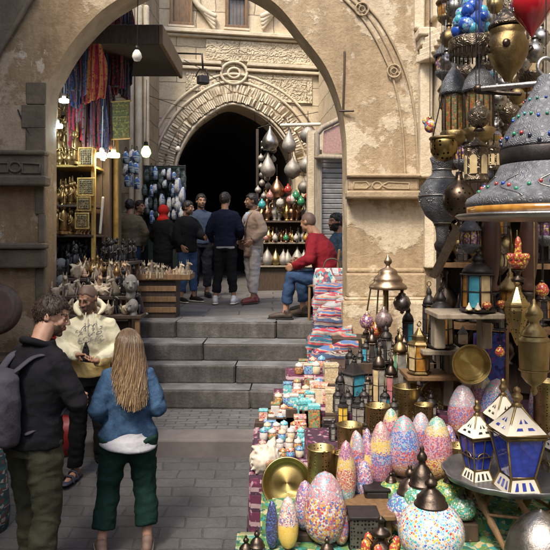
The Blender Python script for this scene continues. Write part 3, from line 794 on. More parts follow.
    hb.ell((0, -.092, -.050), (.022, .011, .006), 10, 6); hb.ell((0, -.091, -.061), (.019, .011, .007), 10, 6)
    hb.tube([(0, .02, -.04), (0, .03, -.12)], [.056, .054], 14)
    vs, fs, _ = remesh(hb, fv/S if fine else fv, 2)
    b0 = len(body.v)
    for f in fs:
        c = sum((vs[i] for i in f), Vector())/len(f); mi = 0; ax = abs(c.x)
        if abs(c.z+.055) < .010 and ax < .021 and c.y < -.088: mi = 2
        if (Vector((ax-.031, 0, (c.z-.007)*1.7))).length < .0115 and c.y < -.078: mi = 3
        if (Vector((ax-.030, 0, (c.z-.007)))).length < .0070 and c.y < -.07: mi = 4
        if abs(c.z-.033-.25*(.03-abs(ax-.03))+.006) < .0052 and .010 < ax < .052 and c.y < -.055: mi = 1
        if beard:
            lim = -.028-(.018 if beard < 2 else 0)+.5*max(0, ax-.035)
            if c.z+random.uniform(-.006, .006) < lim and c.y < .02 and c.z > -.125 and mi == 0 and not (abs(c.z+.055) < .011 and ax < .022): mi = 5
            if -.047 < c.z < -.036 and ax < .028 and c.y < -.085: mi = 5
        body.m.append(mi)
        body.f.append([b0+i for i in f]); body.sm.append(True)
    body.v += [HM @ q for q in vs]
    # --- hands
    for q in 'RL':
        hm = MB(); w_ = J['wr'+q]; d = Vector(p['hd'+q]) if p['hd'+q] else (w_-J['el'+q]).normalized()
        side_ = 1 if q == 'R' else -1
        hand(hm, w_+d*.012*S, d, Vector(p['hn'+q]), p.get('ts'+q, side_), p['curl'+q], S*(1.0 if fine else 1.05))
        hm.tube([w_-(w_-J['el'+q]).normalized()*.04*S, w_+d*.02*S], [.027*S, .024*S], 10)
        vs, fs, _ = remesh(hm, .0045 if fine else .0085, 1); body.add(vs, fs, 0)
    scalp = M['stubble'] if beard < 3 else M['hair_black']
    bm_ = [M[skinm], M[hair[1]], M['lips'], M['eye_white'], M['iris'], scalp]
    body.build('body', bm_, t)
    # --- garments
    def wear(mb, vox, amp, sd2, name, mats, cut=None):
        vs, fs, no = remesh(mb, vox, 3)
        vs = [v+n_*fold(v, n_, amp*S, sd2, 0) for v, n_ in zip(vs, no)]
        g = MB(); g.add(vs, fs, 0)
        if cut:
            for i, f in enumerate(g.f):
                c = sum((g.v[k] for k in f), Vector())/len(f); g.m[i] = cut(c/S)
        return g.build(name, mats, t)
    if pants:
        mp = MB(); e = .016*pbulk
        zc = .90+dz; c0 = Vector((0, .005, .93+dz))*S
        hx = (abs(J['hipR'].x)+.085*hips*S)
        mp.loft([(0, .0, (z+dz)*S, rx*B*hips*S+(e if z < .9 else min(e, .012))*S, ry*B*S+(e if z < .9 else min(e, .012))*S) for z, rx, ry in ((.84, .14, .11), (.92, .155, .118), (.99, .145, .108), (1.03, .14, .104))], 24)
        for q in 'RL':
            k = J['kn'+q]; a = J['an'+q]; h = J['hip'+q]; L = (a-k); aa = k+L*(1-cuff/.42)
            mp.tube([h, h.lerp(k, .5), k, k.lerp(aa, .45), aa], [(.092*hips+e)*S, (.080+e)*S, (.060+e)*S, (.054+e*1.2)*S, (.040+e*1.7)*S], 14, round_ends=False)
        wear(mp, cv, .014, seed, pants[0], pants[1])
    if top:
        mt = MB(); e = tb
        z0 = hem
        st_ = [(z0, .158*hips if z0 < 1 else .14, .115)]
        for z, rx, ry in ((.95, .156*hips, .112), (1.06, .142, .106), (1.16, .145, .110), (1.28, .162, .120), (1.36, .150, .108), (1.42, .105, .085), (1.455, .072, .068), (1.485, .058, .058)):
            if z > z0+.03: st_.append((z, rx, ry))
        mt.loft([stn(z, rx, ry, e if z < 1.44 else e*.6) for z, rx, ry in st_], 26)
        for q in 'RL':
            sg = -1 if q == 'R' else 1; sh, el, wr = J['sh'+q], J['el'+q], J['wr'+q]
            mt.tube([T_((sg*.035, 0.005, 1.425)), sh+(T_((0,0,1.44))-sh)*.0, sh.lerp(el, .45), el], [(.040+e*.8)*S, (.047+e*.8)*S, (.045+e)*S, (.040+e)*S], 12)
            if sleeve > .55:
                k = (sleeve-.5)*2; en = el.lerp(wr, k)
                mt.tube([el, el.lerp(en, .4), en], [(.040+e)*S, (.038+e)*S, (.029+e*.8)*S], 12, round_ends=False)
        wear(mt, cv, .012, seed+5, top[0], top[1], top[2] if len(top) > 2 else None)
    # --- shoes
    if shoes:
        for q in 'RL':
            a = radians(p['toe'+q]); fd = Vector((sin(a), -cos(a), 0)); an = Vector(J['an'+q]); z = an.z-.085*S; fx = Vector((cos(a), sin(a), 0))
            def F(x, y, zz): return an+fx*x*S-fd*y*S*-1*-1 if False else Vector((an.x, an.y, z))+fx*x*S+fd*y*S+Vector((0, 0, zz*S))
            ms = MB()
            if shoe_style == 'sandal':
                ms.tube([F(0, -.06, .02), F(0, .06, .02), F(0, .18, .02)], [.045*S, .05*S, .045*S], 12, flat=.35)
                for yy in (.03, .11): ms.tube([F(-.048, yy, .02), F(-.035, yy, .075-.1*(yy-.03)), F(0, yy+.01, .092-.25*(yy-.03)), F(.035, yy, .075-.1*(yy-.03)), F(.048, yy, .02)], .016*S, 8, flat=.6)
                ms.build('sandal', shoes, t); continue
            ms.tube([F(0, -.055, .05), F(0, .03, .055), F(0, .12, .042), F(0, .185, .034)], [.042*S, .044*S, .043*S, .030*S], 14, flat=.95)
            ms.tube([F(0, -.03, .06), F(0, -.02, .10)], [.044*S, .046*S], 12)
            vs, fs, _ = remesh(ms, .010, 2); g = MB()
            vs = [Vector((v.x, v.y, max(v.z, z+.006*S))) for v in vs]
            g.add(vs, fs, 0)
            g.tube([F(0, -.06, .012), F(0, .05, .012), F(0, .19, .012)], [.046*S, .046*S, .038*S], 14, 1, flat=.32)
            g.build('shoe', shoes, t)
    # --- hair
    kind, hm_ = hair
    if kind in ('short', 'buzz', 'long'):
        g = MB(); vs = []; fs = []; NU, NV = 56, 40
        th = {'short': .011, 'buzz': .003, 'long': .003}[kind]
        for i in range(NV+1):
            ph = pi*i/NV
            for k in range(NU):
                a = 2*pi*k/NU; d = Vector((sin(ph)*cos(a), sin(ph)*sin(a), cos(ph)))
                q = Vector((d.x*.076, .012+d.y*.097, .020+d.z*.100))
                y = q.y
                line = .062 if y < -.07 else (.062+(.012-.062)*sstep(-.07, -.025, y) if y < -.025 else (.012+(-.045-.012)*sstep(-.02, .03, y) if y < .03 else -.045-.02*sstep(.03, .09, y)))
                if kind == 'buzz': line += .004
                if y < -.07: line -= .010*(1-abs(d.x)*2 if abs(d.x) < .5 else 0)
                hh = sstep(line-.004, line+.014, q.z)
                nz = mnoise.noise(d*7+Vector((seed, 0, 0)))*.007+mnoise.noise(Vector((d.x*30, d.y*8, d.z*30)))*.005
                off = -.012+hh*(.012+th*(.65+.5*max(d.z, 0))+(nz if kind != 'buzz' else 0))
                vs.append(q+d*off)
        for i in range(NV):
            for k in range(NU): fs.append((i*NU+k, (i+1)*NU+k, (i+1)*NU+(k+1) % NU, i*NU+(k+1) % NU))
        g.add([HM @ q for q in vs], fs, 0)
        hmat = [M[hm_]]
        if kind == 'long':
            rr = random.Random(3); hmat = extra['hair_mats']
            for k in range(2200):
                a = rr.uniform(-.28*pi, 1.28*pi) ; c, s_ = cos(a), sin(a)       # back is +y
                rt = rr.uniform(.0, .95); rad = rr.uniform(.0, .018)
                top_ = Vector((0, 0, 0)); rr0 = rr.uniform(.05, .75)
                ln = rr.uniform(.24, .42)+.14*max(s_, 0)-.04; wv = rr.uniform(0, 6); am = rr.uniform(.008, .034)
                pts = []; rads = []
                for j in range(9):
                    f = j/8
                    if f < .375:
                        tt_ = (f/.375)*(pi/2-rr0*.6)+rr0*.6; z = .020+(.112+rad*.4)*cos(tt_); k2 = sin(tt_)
                    else: z = .020-ln*(f-.375)/.625; k2 = 1
                    ww = .086+rad*.7+.045*max(0, f-.3); yy = .012+s_*(.104+rad*.7)+.012*f; 
                    x = c*ww*k2+am*sin(wv+f*9)*f; y_ = .012*(1-k2)+(yy+.035*f*max(s_, 0)+.02*f)*k2+am*cos(wv+f*8)*f
                    if s_ < 0: y_ += .02*f
                    pts.append(HM @ Vector((x, y_, z))); rads.append(S*(.0027*(1-.75*max(0, f-.55)/.45)+.001))
                mi = 0 if rr.random() < .45 else (1 if rr.random() < .6 else 2)
                g.tube(pts, rads, 5, mi, flat=.6)
        if kind == 'short' or kind == 'long':
            rr = random.Random(seed+2); m = 1500 if fine else 350; nv = len(vs)
            for k in range(m):
                i = rr.randrange(4*NU, nv-NU); q = vs[i]; d = Vector((q.x/.076, (q.y-.012)/.097, (q.z-.02)/.1)).normalized()
                y = q.y; line = .066 if y < -.06 else (.066+(.016-.066)*sstep(-.07, -.025, y) if y < -.025 else (.016+(-.041-.016)*sstep(-.02, .03, y) if y < .03 else -.041-.02*sstep(.03, .09, y)))
                if q.z < line or kind == 'long' and q.z < .085: continue
                tg = (Vector((d.x*.4, .75 if kind == 'long' else -.25+d.y*.3, -.55+.3*d.z))+Vector([rr.uniform(-.35, .35) for _ in range(3)])); tg = (tg-d*tg.dot(d)*.8).normalized()
                L = rr.uniform(.010, .022) if kind == 'short' else .06
                p0 = q+Vector([rr.uniform(-.004, .004) for _ in range(3)]); p1 = p0+tg*L*.5+d*.003; p2 = p0+tg*L+d*.001
                w_ = .0016 if fine else .003
                g.tube([HM @ p0, HM @ p1, HM @ p2], [w_*S, w_*S*.8, w_*S*.3], 4, 0 if kind == 'short' else rr.randrange(3), round_ends=False)
        g.build('hair', hmat, t)
    t['S'] = S
    return t, J, HM, S
STAND = UPZ
def hairgrad(name, root, tip):
    b = NB(name); g_ = b.n('ShaderNodeTexCoord'); sx = b.n('ShaderNodeSeparateXYZ'); b.l(g_.outputs['Generated'], sx.inputs[0])
    f = b.math('ADD', sx.outputs[2], b.math('MULTIPLY', b.math('SUBTRACT', b.noise(b.coord('Object', (30, 30, 4)), 1, 3), .5), .5))
    MATS[name] = b.end(b.ramp(f, [(.25, tip), (.9, root)]), .38); return MATS[name]
denim = cloth('denim', (.065, .13, .23), (.02, .045, .095), 14, 260, .6)
# ---- the man with the backpack, seen from behind his right shoulder
mX = ((33-275)/FP*4.05, 4.05, 0)
t, J, HM, S = person('man in black jacket with grey backpack standing at the left edge', mX, radians(146), 1.845,
    dict(shR=(-.168, .0, 1.385), elR=(-.26, -.09, 1.14), wrR=(-.04, -.21, 1.17), shL=(.168, 0, 1.385), elL=(.25, -.10, 1.14), wrL=(-.10, -.25, 1.12),
         knR=(-.11, -.02, .50), anR=(-.12, .06, .085), knL=(.10, -.05, .50), anL=(.12, -.08, .085), head=(0, -.075, 1.625), hnR=(0, 1, .2), hdR=(1, -.1, .15), curlR=.5, hnL=(0, 1, 0), hdL=(-1, .35, .05)),
    lean=(0, -.05), yaw=radians(-50), pitch=radians(16), bulk=1.14, skinm='skin_light', hair=('short', 'hair_brown'), fine=True, beard=1, seed=11,
    top=('jacket', [cloth('jacket_black', (.014, .014, .017), (.008, .008, .010)), cloth('jacket_blue', (.045, .06, .085))], lambda c: 1 if (c.z < 1.12 and c.y < -.02 and abs(c.x) < .13) else 0),
    pants=('trousers', cloth('trousers_khaki', (.055, .058, .036), (.034, .036, .023))), shoes=[M['black'], M['iron']], hem=.89, tb=.026, pbulk=1.3, cuff=.06)
mb = MB(); mb.tube(crom([(-.045*S, -.115*S, 1.40*S), (-.078*S, -.06*S, 1.45*S), (-.06*S, .02*S, 1.49*S), (0, .055*S, 1.505*S), (.06*S, .02*S, 1.49*S), (.078*S, -.06*S, 1.45*S), (.045*S, -.115*S, 1.40*S)], 5), .024*S, 10, flat=.9); mb.build('collar', MATS['jacket_black'], t)
bp = MB()
bp.loft([(0, .21, .98, .10, .055), (0, .235, 1.0, .135, .085), (0, .25, 1.12, .150, .10), (0, .245, 1.28, .145, .095), (0, .225, 1.38, .12, .075), (0, .20, 1.43, .07, .04)], 26, power=3)
vs, fs, no = remesh(bp, .012, 2); g = MB(); g.add([Vector((q.x+0, q.y-.0, q.z))+n_*fold(q, n_, .008, 4, 0) for q, n_ in zip(vs, no)], fs)
pack_m = cloth('pack_grey', (.085, .08, .10), (.05, .047, .06), 6, 400, .5)
bpt = g.build('backpack', pack_m, t)
mb = MB(); mb.loft([(0, .335, 1.02, .09, .02), (0, .345, 1.04, .105, .03), (0, .35, 1.14, .105, .032), (0, .34, 1.19, .095, .022)], 20, power=3.2); mb.build('pocket', cloth('pack_dark', (.05, .045, .055)), bpt)
mb = MB()
for s_ in (-1, 1):
    mb.tube(crom([(s_*.07, .17, 1.42), (s_*.105, .06, 1.492), (s_*.125, -.06, 1.475), (s_*.135, -.15, 1.38), (s_*.14, -.165, 1.25), (s_*.155, -.08, 1.12), (s_*.13, .12, 1.05)], 6), .03, 8, flat=.32)
mb.build('strap', pack_m, bpt)
mb = MB(); mb.bbox((.06, .384, 1.09), (.055, .006, .028), .002); mb.build('patch', M['white_paint'], bpt)
mb = MB(); mb.tube(crom([(-.05, .335, 1.20), (0, .352, 1.215), (.05, .335, 1.20)], 4), .005, 6); mb.tube(crom([(-.11, .29, 1.30), (-.04, .325, 1.345), (.04, .325, 1.345), (.11, .29, 1.30)], 4), .004, 6); mb.build('zip', M['black'], bpt)
# ---- the vendor in the cream hoodie
mX = ((90-275)/FP*5.7, 5.7, .125)
t, J, HM, S = person('man in cream hoodie holding a small black figurine', mX, radians(14), 1.68,
    dict(elR=(-.27, .01, 1.17), wrR=(-.10, -.25, 1.155), elL=(.27, .0, 1.15), wrL=(.07, -.26, 1.10), hdR=(.9, -.45, .05), hnR=(.2, -.5, -.8), hdL=(-1, -.1, .08), hnL=(0, 0, 1), curlR=.8, curlL=.35,
         knR=(-.10, -.03, .50), anR=(-.13, -.03, .085), knL=(.10, -.04, .50), anL=(.11, .06, .085), head=(-.02, -.05, 1.63), toeR=-25, toeL=5),
    yaw=radians(-28), pitch=radians(20), skinm='skin_mid', hair=('buzz', 'stubble_scalp'), fine=True, beard=2, seed=2,
    top=('hoodie', [cloth('hoodie_cream', (.70, .66, .48), (.60, .56, .38), 5), cloth('hoodie_yellow', (.62, .47, .20), (.54, .40, .15), 5)], lambda c: 1 if (c.z < 1.12 and abs(c.x) < .2) else 0),
    pants=('trousers', cloth('trousers_black', (.009, .009, .010), (.005, .005, .006))), shoes=[simple('sandal_blue', (.03, .04, .07), None, .6), M['black']], shoe_style='sandal', hem=.93, tb=.03, shoulders=1.0, cuff=.03)
hood = MB()
for k in range(7):
    a = -pi*.08+pi*1.16*k/6
hood.tube(crom([(-.075, -.085, 1.435), (-.115, -.01, 1.475), (-.09, .085, 1.51), (0, .125, 1.525), (.09, .085, 1.51), (.115, -.01, 1.475), (.075, -.085, 1.435)], 6), [.016+.020*sin(pi*i/36) for i in range(37)], 12)
vs, fs, no = remesh(hood, .011, 3); g = MB(); g.add([q+n_*fold(q, n_, .01, 8, 0) for q, n_ in zip(vs, no)], fs); g.build('hood', MATS['hoodie_cream'], t)
mb = MB()   # scribbled pale print on the chest: small dark loops
rr = random.Random(4)
def chest(x, z): return Vector((x, -.172-.02*(z > 1.3)+x*x*1.1, z))
prt = MB()
for k in range(34):
    x0, z0 = rr.uniform(-.105, .105), rr.uniform(1.19, 1.36); a0 = rr.uniform(0, 6)
    pts = [chest(x0+.013*cos(a0+q)*(1+q*.25), z0+.013*sin(a0+q*1.3)) for q in range(4)]
    prt.tube(pts, .0032, 5)
prt.build('chest_print', cloth('print_grey', (.26, .25, .24)), t)
mb = MB(); mb.tube(crom([(-.12, -.14, 1.02), (0, -.185, 1.14), (.12, -.14, 1.02)], 4), .004, 6)
mb = MB()
for s_ in (-1, 1): mb.tube(crom([(s_*.03, -.125, 1.45), (s_*.035, -.165, 1.38), (s_*.03, -.18, 1.30)], 4), .005, 6)
mb.build('drawstring', MATS['hoodie_cream'], t)
# figurine in his hands
R = Matrix.Rotation(radians(14), 3, 'Z'); hp = Vector(mX)+R @ (((J['wrR']+J['wrL'])/2)+Vector((-.01, -.035, .045)))
mb = MB(); mb.lathe([(0.0, -.055), (.034, -.055), (.036, -.04), (.028, -.01), (.030, .02), (.022, .05), (.012, .075), (.010, .09), (0, .10)], 14); mb.ell((0, -.012, .06), (.012, .02, .012)); mb.box((0, 0, -.058), (.075, .06, .012))
tag(mb.build('figurine', M['black'], None, hp), 'small black carved figurine held by the man in the cream hoodie', 'figurine')
# ---- the woman from behind
mX = ((128-275)/FP*4.6, 4.6, 0)
t, J, HM, S = person('woman with long blonde hair in denim jacket seen from behind', mX, radians(180+14), 1.56,
    dict(elR=(-.235, .05, 1.14), wrR=(-.12, -.18, 1.08), elL=(.235, .05, 1.14), wrL=(.17, -.16, 1.02), knR=(-.135, -.05, .50), anR=(-.15, .04, .085), knL=(.15, -.05, .50), anL=(.205, .03, .085), hdR=(.9, -.3, 0), hdL=(-.3, -1, 0)),
    yaw=radians(12), pitch=radians(6), skinm='skin_light', hair=('long', 'hair_brown'), fine=True, seed=21, hips=1.30, shoulders=.90, bulk=.98,
    top=('denim_jacket', [denim, cloth('denim_dark', (.05, .10, .19), (.025, .055, .11), 14, 260, .6)], lambda c: 1 if (abs(c.z-1.36) < .008 or abs(c.z-.915) < .018 or abs(abs(c.x)-.075) < .006 and c.z > 1.02) else 0),
    pants=('trousers', cloth('trousers_green', (.012, .040, .030), (.007, .025, .019))), shoes=[simple('shoe_tan', (.25, .16, .12), None, .6), M['white_paint']], hem=.895, tb=.032, cuff=.12, pbulk=1.9,
    extra=dict(hair_mats=[hairgrad('hair_blonde', (.10, .06, .032), (.36, .23, .115)), hairgrad('hair_ash', (.08, .05, .028), (.26, .165, .085)), hairgrad('hair_gold', (.13, .085, .045), (.46, .32, .18))]))
mb = MB(); mb.loft([(0, .018, .846*S, .20*S, .17*S), (0, .016, .855*S, .226*S, .188*S), (0, .010, .885*S, .222*S, .182*S), (0, .008, .93*S, .19*S, .15*S), (0, 0, 1.05*S, .17*S, .13*S)], 26)
vs, fs, no = remesh(mb, .012, 2); g = MB(); g.add([q+n_*fold(q, n_, .004, 3, 0)+Vector((0, 0, -.02*max(0, q.y*5)+q.x*.10 if q.z < .90*S else 0)) for q, n_ in zip(vs, no)], fs); g.build('shirt', cloth('shirt_white', (.5, .5, .53), (.4, .4, .43)), t)
# collar of the jacket
mb = MB(); mb.tube(crom([(-.07*S, -.05*S, 1.44*S), (-.085*S, .02*S, 1.47*S), (0, .085*S, 1.49*S), (.085*S, .02*S, 1.47*S), (.07*S, -.05*S, 1.44*S)], 5), .022*S, 8, flat=.6); mb.build('collar', denim, t)

# ---- people on the upper pavement
def bgp(label, u, vfeet, rzdeg, **k):
    Y = FP*(CAMH-UPZ)/(vfeet-HV)
    return person(label, ((u-275)/FP*Y, Y, UPZ), radians(rzdeg), **k)
navy = cloth('navy_knit', (.010, .012, .032), (.006, .008, .02))
bgp('man in navy sweater with white trainers, back to the viewer', 225, 304, 176, H=1.80, skinm='skin_mid', hair=('short', 'hair_black'), yaw=radians(-12),
    pose=dict(elR=(-.25, .0, 1.16), wrR=(-.21, -.20, 1.03), elL=(.255, .02, 1.15), wrL=(.22, -.15, .98), knL=(.10, -.02, .5), anL=(.15, .02, .085), anR=(-.14, .0, .085)),
    top=('sweater', [navy, cloth('tee_white', (.45, .45, .47))], lambda c: 1 if c.z < .895 else 0), pants=('jeans', cloth('jeans_black', (.010, .011, .013))), shoes=[simple('shoe_white', (.72, .72, .72), None, .5), M['white_paint']], seed=5, hem=.865, cuff=.10)
coat = cloth('coat_beige', (.33, .245, .19), (.24, .175, .135))
t, J, HM, S = bgp('man in beige jacket with hand in pocket and red shoes', 253, 303, -62, H=1.79, skinm='skin_dark', hair=('short', 'hair_black'), yaw=radians(-14), beard=1,
    pose=dict(elR=(-.25, .07, 1.16), wrR=(-.20, -.07, .97), elL=(.25, .06, 1.15), wrL=(.2, -.10, 1.0), anR=(-.10, .07, .085), anL=(.12, -.06, .085)),
    top=('jacket', coat), pants=('trousers', cloth('trousers_stone', (.40, .36, .35), (.33, .30, .29))), shoes=[simple('shoe_red', (.20, .03, .03), None, .5), M['wood_dark']], seed=6, hem=.74, tb=.035, cuff=.08)
mb = MB(); mb.loft([(0, -.13*S, 1.26*S, .03, .03), (0, -.12*S, 1.36*S, .055, .045), (0, -.07*S, 1.45*S, .06, .05)], 12); mb.build('shirt', cloth('shirt_pale', (.40, .47, .58)), t)
mb = MB(); mb.tube(crom([(-.05*S, -.17*S, 1.22*S), (-.085*S, -.10*S, 1.40*S), (-.06*S, .05*S, 1.49*S), (.06*S, .05*S, 1.49*S), (.085*S, -.10*S, 1.40*S), (.05*S, -.17*S, 1.22*S)], 5), .024, 8, flat=.6); mb.build('lapel', coat, t)
t, J, HM, S = bgp('man in black puffer waistcoat and blue jeans turned away to the right', 187, 302, 48, H=1.68, skinm='skin_mid', hair=('short', 'hair_black'), yaw=radians(25), pitch=radians(4), beard=1,
    pose=dict(elR=(-.24, .0, 1.16), wrR=(-.22, -.12, .98), elL=(.25, -.04, 1.17), wrL=(.16, -.28, 1.12), anR=(-.12, .02, .085), anL=(.14, -.02, .085)),
    top=('waistcoat', [cloth('vest_black', (.012, .013, .014), (.007, .007, .008), 5)]), pants=('jeans', cloth('jeans_blue', (.05, .10, .21), (.03, .06, .13))), shoes=[M['black'], M['white_paint']], seed=7, hem=.86, tb=.042)
bgp('man in grey blue sweater facing the viewer behind the group', 201, 297, 12, H=1.86, skinm='skin_mid', hair=('short', 'hair_black'), yaw=radians(10), beard=1, bulk=1.05,
    pose=dict(elR=(-.25, .0, 1.16), wrR=(-.23, -.15, .98), elL=(.26, .02, 1.15), wrL=(.25, -.13, .94)),
    top=('sweater', cloth('sweater_slate', (.045, .06, .10), (.04, .055, .09))), pants=('trousers', cloth('trousers_dark', (.014, .015, .02))), shoes=[M['black'], M['black']], seed=8, hem=.90)
t, J, HM, S = bgp('woman in black coat and red headscarf beside the tee stall', 163, 296, 150, H=1.68, skinm='skin_mid', hair=('none', 'hair_black'), yaw=radians(-6),
    pose=dict(elR=(-.24, .0, 1.13), wrR=(-.22, -.12, .92), elL=(.26, -.02, 1.14), wrL=(.24, -.17, .98)),
    top=('coat', cloth('coat_black', (.009, .009, .009), (.005, .005, .005), 4)), pants=('trousers', MATS['trousers_black']), shoes=[M['black'], M['black']], seed=9, hem=.16, tb=.04, hips=1.1)
mb = MB(); mb.ell((0, .012, .012), (.094, .116, .122)); mb.tube([(0, .03, -.08), (0, .03, -.15)], [.075, .12], 14)
vs, fs, no = remesh(mb, .014, 2); vs = [q+n_*fold(q, n_, .008, 3, 0) for q, n_ in zip(vs, no)]
vs = [Vector((q.x, max(q.y, -.052) if (abs(q.x) < .058 and -.085 < q.z < .07) else q.y, q.z)) for q in vs]
g = MB(); g.add([HM @ q for q in vs], fs); g.build('headscarf', cloth('scarf_red', (.42, .02, .015), (.30, .012, .01)), t)
bgp('man in olive sweater looking into the shop on the left', 130, 296, 196, H=1.78, skinm='skin_mid', hair=('short', 'hair_black'), yaw=radians(-14), bulk=1.1,
    pose=dict(elR=(-.27, .05, 1.15), wrR=(-.25, -.06, .92), elL=(.25, .0, 1.15), wrL=(.18, -.2, 1.05)),
    top=('sweater', cloth('sweater_olive', (.135, .105, .062), (.10, .078, .046))), pants=('jeans', cloth('jeans_dark', (.025, .045, .085))), shoes=[M['black'], M['black']], seed=10, hem=.90, tb=.03)
bgp('dark haired man in black partly behind the man in olive sweater', 139, 293, 60, H=1.80, skinm='skin_mid', hair=('short', 'hair_black'), seed=13, top=('jacket', MATS['coat_black']), pants=('trousers', MATS['trousers_black']), shoes=[M['black'], M['black']])
# seated man in red on a chair, back to the viewer
seatp = P(329, 318, 8.4); seatp.z = UPZ
red = cloth('sweater_red', (.19, .012, .02), (.13, .008, .014), 6)
person('man in red sweater seated on a wooden chair', seatp, radians(-112), 1.84,
    dict(hipR=(-.10, 0, .50), hipL=(.10, 0, .50), knR=(-.17, -.43, .53), anR=(-.19, -.40, .085), knL=(.17, -.44, .53), anL=(.20, -.50, .085),
         elR=(-.27, -.08, 1.20), wrR=(-.13, -.33, 1.14), elL=(.27, -.08, 1.17), wrL=(.2, -.34, 1.08), head=(0, -.07, 1.62)), dz=-.42, lean=(0, -.17), yaw=radians(-15), pitch=radians(10),
    skinm='skin_mid', hair=('buzz', 'stubble_scalp'), top=('sweater', red), pants=('jeans', cloth('jeans_navy', (.03, .06, .13), (.02, .04, .09))), shoes=[M['wood_dark'], M['black']], seed=14, hem=.90, bulk=1.22, tb=.03)
sp2 = P(338, 300, 9.3); sp2.z = UPZ
person('dark haired bearded man in blue checked shirt seated beyond the man in red', sp2, radians(-80), 1.86,
    dict(hipR=(-.10, 0, .50), hipL=(.10, 0, .50), knR=(-.15, -.43, .53), anR=(-.15, -.42, .085), knL=(.15, -.44, .53), anL=(.15, -.44, .085)), dz=-.42, yaw=radians(10),
    skinm='skin_mid', beard=3, top=('shirt', cloth('shirt_blue', (.07, .12, .18), (.03, .05, .08), 40)), pants=('trousers', MATS['trousers_dark']), shoes=[M['black'], M['black']], seed=15, hem=.90)
def chair(loc, rz, label, cm):
    t = thing('chair', label, 'chair', loc, rz)
    for sx in (-1, 1):
        for sy in (-1, 1):
            mb = MB(); mb.tube([(sx*.20, sy*.19, .0), (sx*.195, sy*.185, .44)]+([(sx*.19, .22, .90)] if sy > 0 else []), .018, 8); mb.build('leg', M['wood'], t)
    mb = MB(); mb.bbox((0, 0, .45), (.44, .43, .035), .01); mb.build('seat', M['wood'], t)
    mb = MB()
    for z in (.62, .74, .86): mb.bbox((0, .21+.01*(z-.6), z), (.38, .02, .055), .006)
    mb.build('backrest', M['wood'], t)
    mb = MB()
    for z in (.18, .26): mb.tube([(-.19, -.19, z), (.19, -.19, z)], .01, 6); mb.tube([(-.19, .19, z), (.19, .19, z)], .01, 6)
    mb.build('stretcher', M['wood'], t)
    return t
chair(seatp+Vector((.0, .0, 0)), radians(-118), 'wooden chair carrying the man in red', None)
chair(sp2, radians(-80), 'wooden chair carrying the bearded man in blue', None)
# ------------------------------------------------------------------ goods: shared makers
def proto(fn): return fn
def ub(o, ub_):  # part with own material
    return o
def emis(name, c, s):
    b = NB(name); b.b.inputs['Emission Color'].default_value = (*c, 1); b.b.inputs['Emission Strength'].default_value = s
    MATS[name] = b.end(c, .4); return MATS[name]
M['lamp_warm'] = emis('lamp_warm', (1, .80, .45), 9); M['lamp_cool'] = emis('lamp_cool', (.75, .93, 1), 10); M['lamp_green'] = emis('lamp_green', (.62, 1, .30), 1.6)
def point(o, c, e, r=.05):
    l = bpy.data.lights.new('bulb_light', 'POINT'); l.energy = e; l.color = c; l.shadow_soft_size = r
    q = bpy.data.objects.new('bulb_light', l); COL.objects.link(q); q.parent = o; q.location = (0, 0, -.1); return q
def bulb(label, loc, r, mat, cord=.5, group=None, flat=False):
    t = thing('light_bulb', label, 'light bulb', loc, 0, group)
    mb = MB()
    if flat: mb.lathe([(0, -r*.75), (r, -r*.7), (r*1.02, -r*.1), (r*.8, 0), (0, 0)], 16)
    else: mb.lathe([(0, -r*2.3), (r*.6, -r*2.15), (r, -r*1.4), (r*.85, -r*.7), (r*.4, 0), (0, 0)], 16)
    mb.build('globe', mat, t)
    mb = MB(); mb.lathe([(r*.42, -.005), (r*.42, r*.7), (r*.2, r*.9), (0, r*.9)], 12); mb.tube([(0, 0, r*.8), (.01, 0, r+cord)], .005, 5); mb.build('socket', M['white_paint'] if flat else M['iron'], t)
    return t
t = bulb('lower cool white lamp beside the left pier', P(57, 124, 7.45), .062, M['lamp_cool'], flat=True); point(t, (.75, .93, 1), 9)
t = bulb('upper cool white lamp beside the left pier', P(64, 99, 7.6), .055, M['lamp_cool'], flat=True)
t = bulb('left one of the two warm lit lamps over the shop', P(102, 153, 8.0), .075, M['lamp_warm'], flat=True); point(t, (1, .8, .5), 14)
t = bulb('right one of the two warm lit lamps over the shop', P(113.5, 153, 8.1), .075, M['lamp_warm'], flat=True)
t = bulb('glowing greenish white bulb hanging near the gateway', P(146, 146, 9.6), .075, M['lamp_green'], .9); point(t, (1, .97, .7), 20)
t = bulb('unlit pale bulb hanging before the dark canopy', P(137, 50, 7.2), .055, M['white_paint'], .5)
t = bulb('small unlit pale bulb hanging at the edge of the gateway', P(178, 146, 13.2), .055, M['white_paint'], .25)
# canopy slab
t = thing('canopy', 'dark box canopy with brown fascia jutting from the left shops', 'canopy', (-2.35, 8.6, 4.56))
mb = MB(); mb.bbox((0, 0, .02), (1.94, 1.54, .05), .01); mb.build('underside', M['wood_dark'], t)
mb = MB(); mb.bbox((.985, 0, .10), (.05, 1.66, .24), .01); mb.build('fascia', M['wood'], t)
mb = MB(); mb.bbox((0, -.80, .10), (1.92, .05, .24), .01); mb.build('fascia', M['wood_dark'], t)
mb = MB(); mb.bbox((-.05, .02, .16), (1.86, 1.5, .05), .01); mb.build('roof', M['iron'], t)
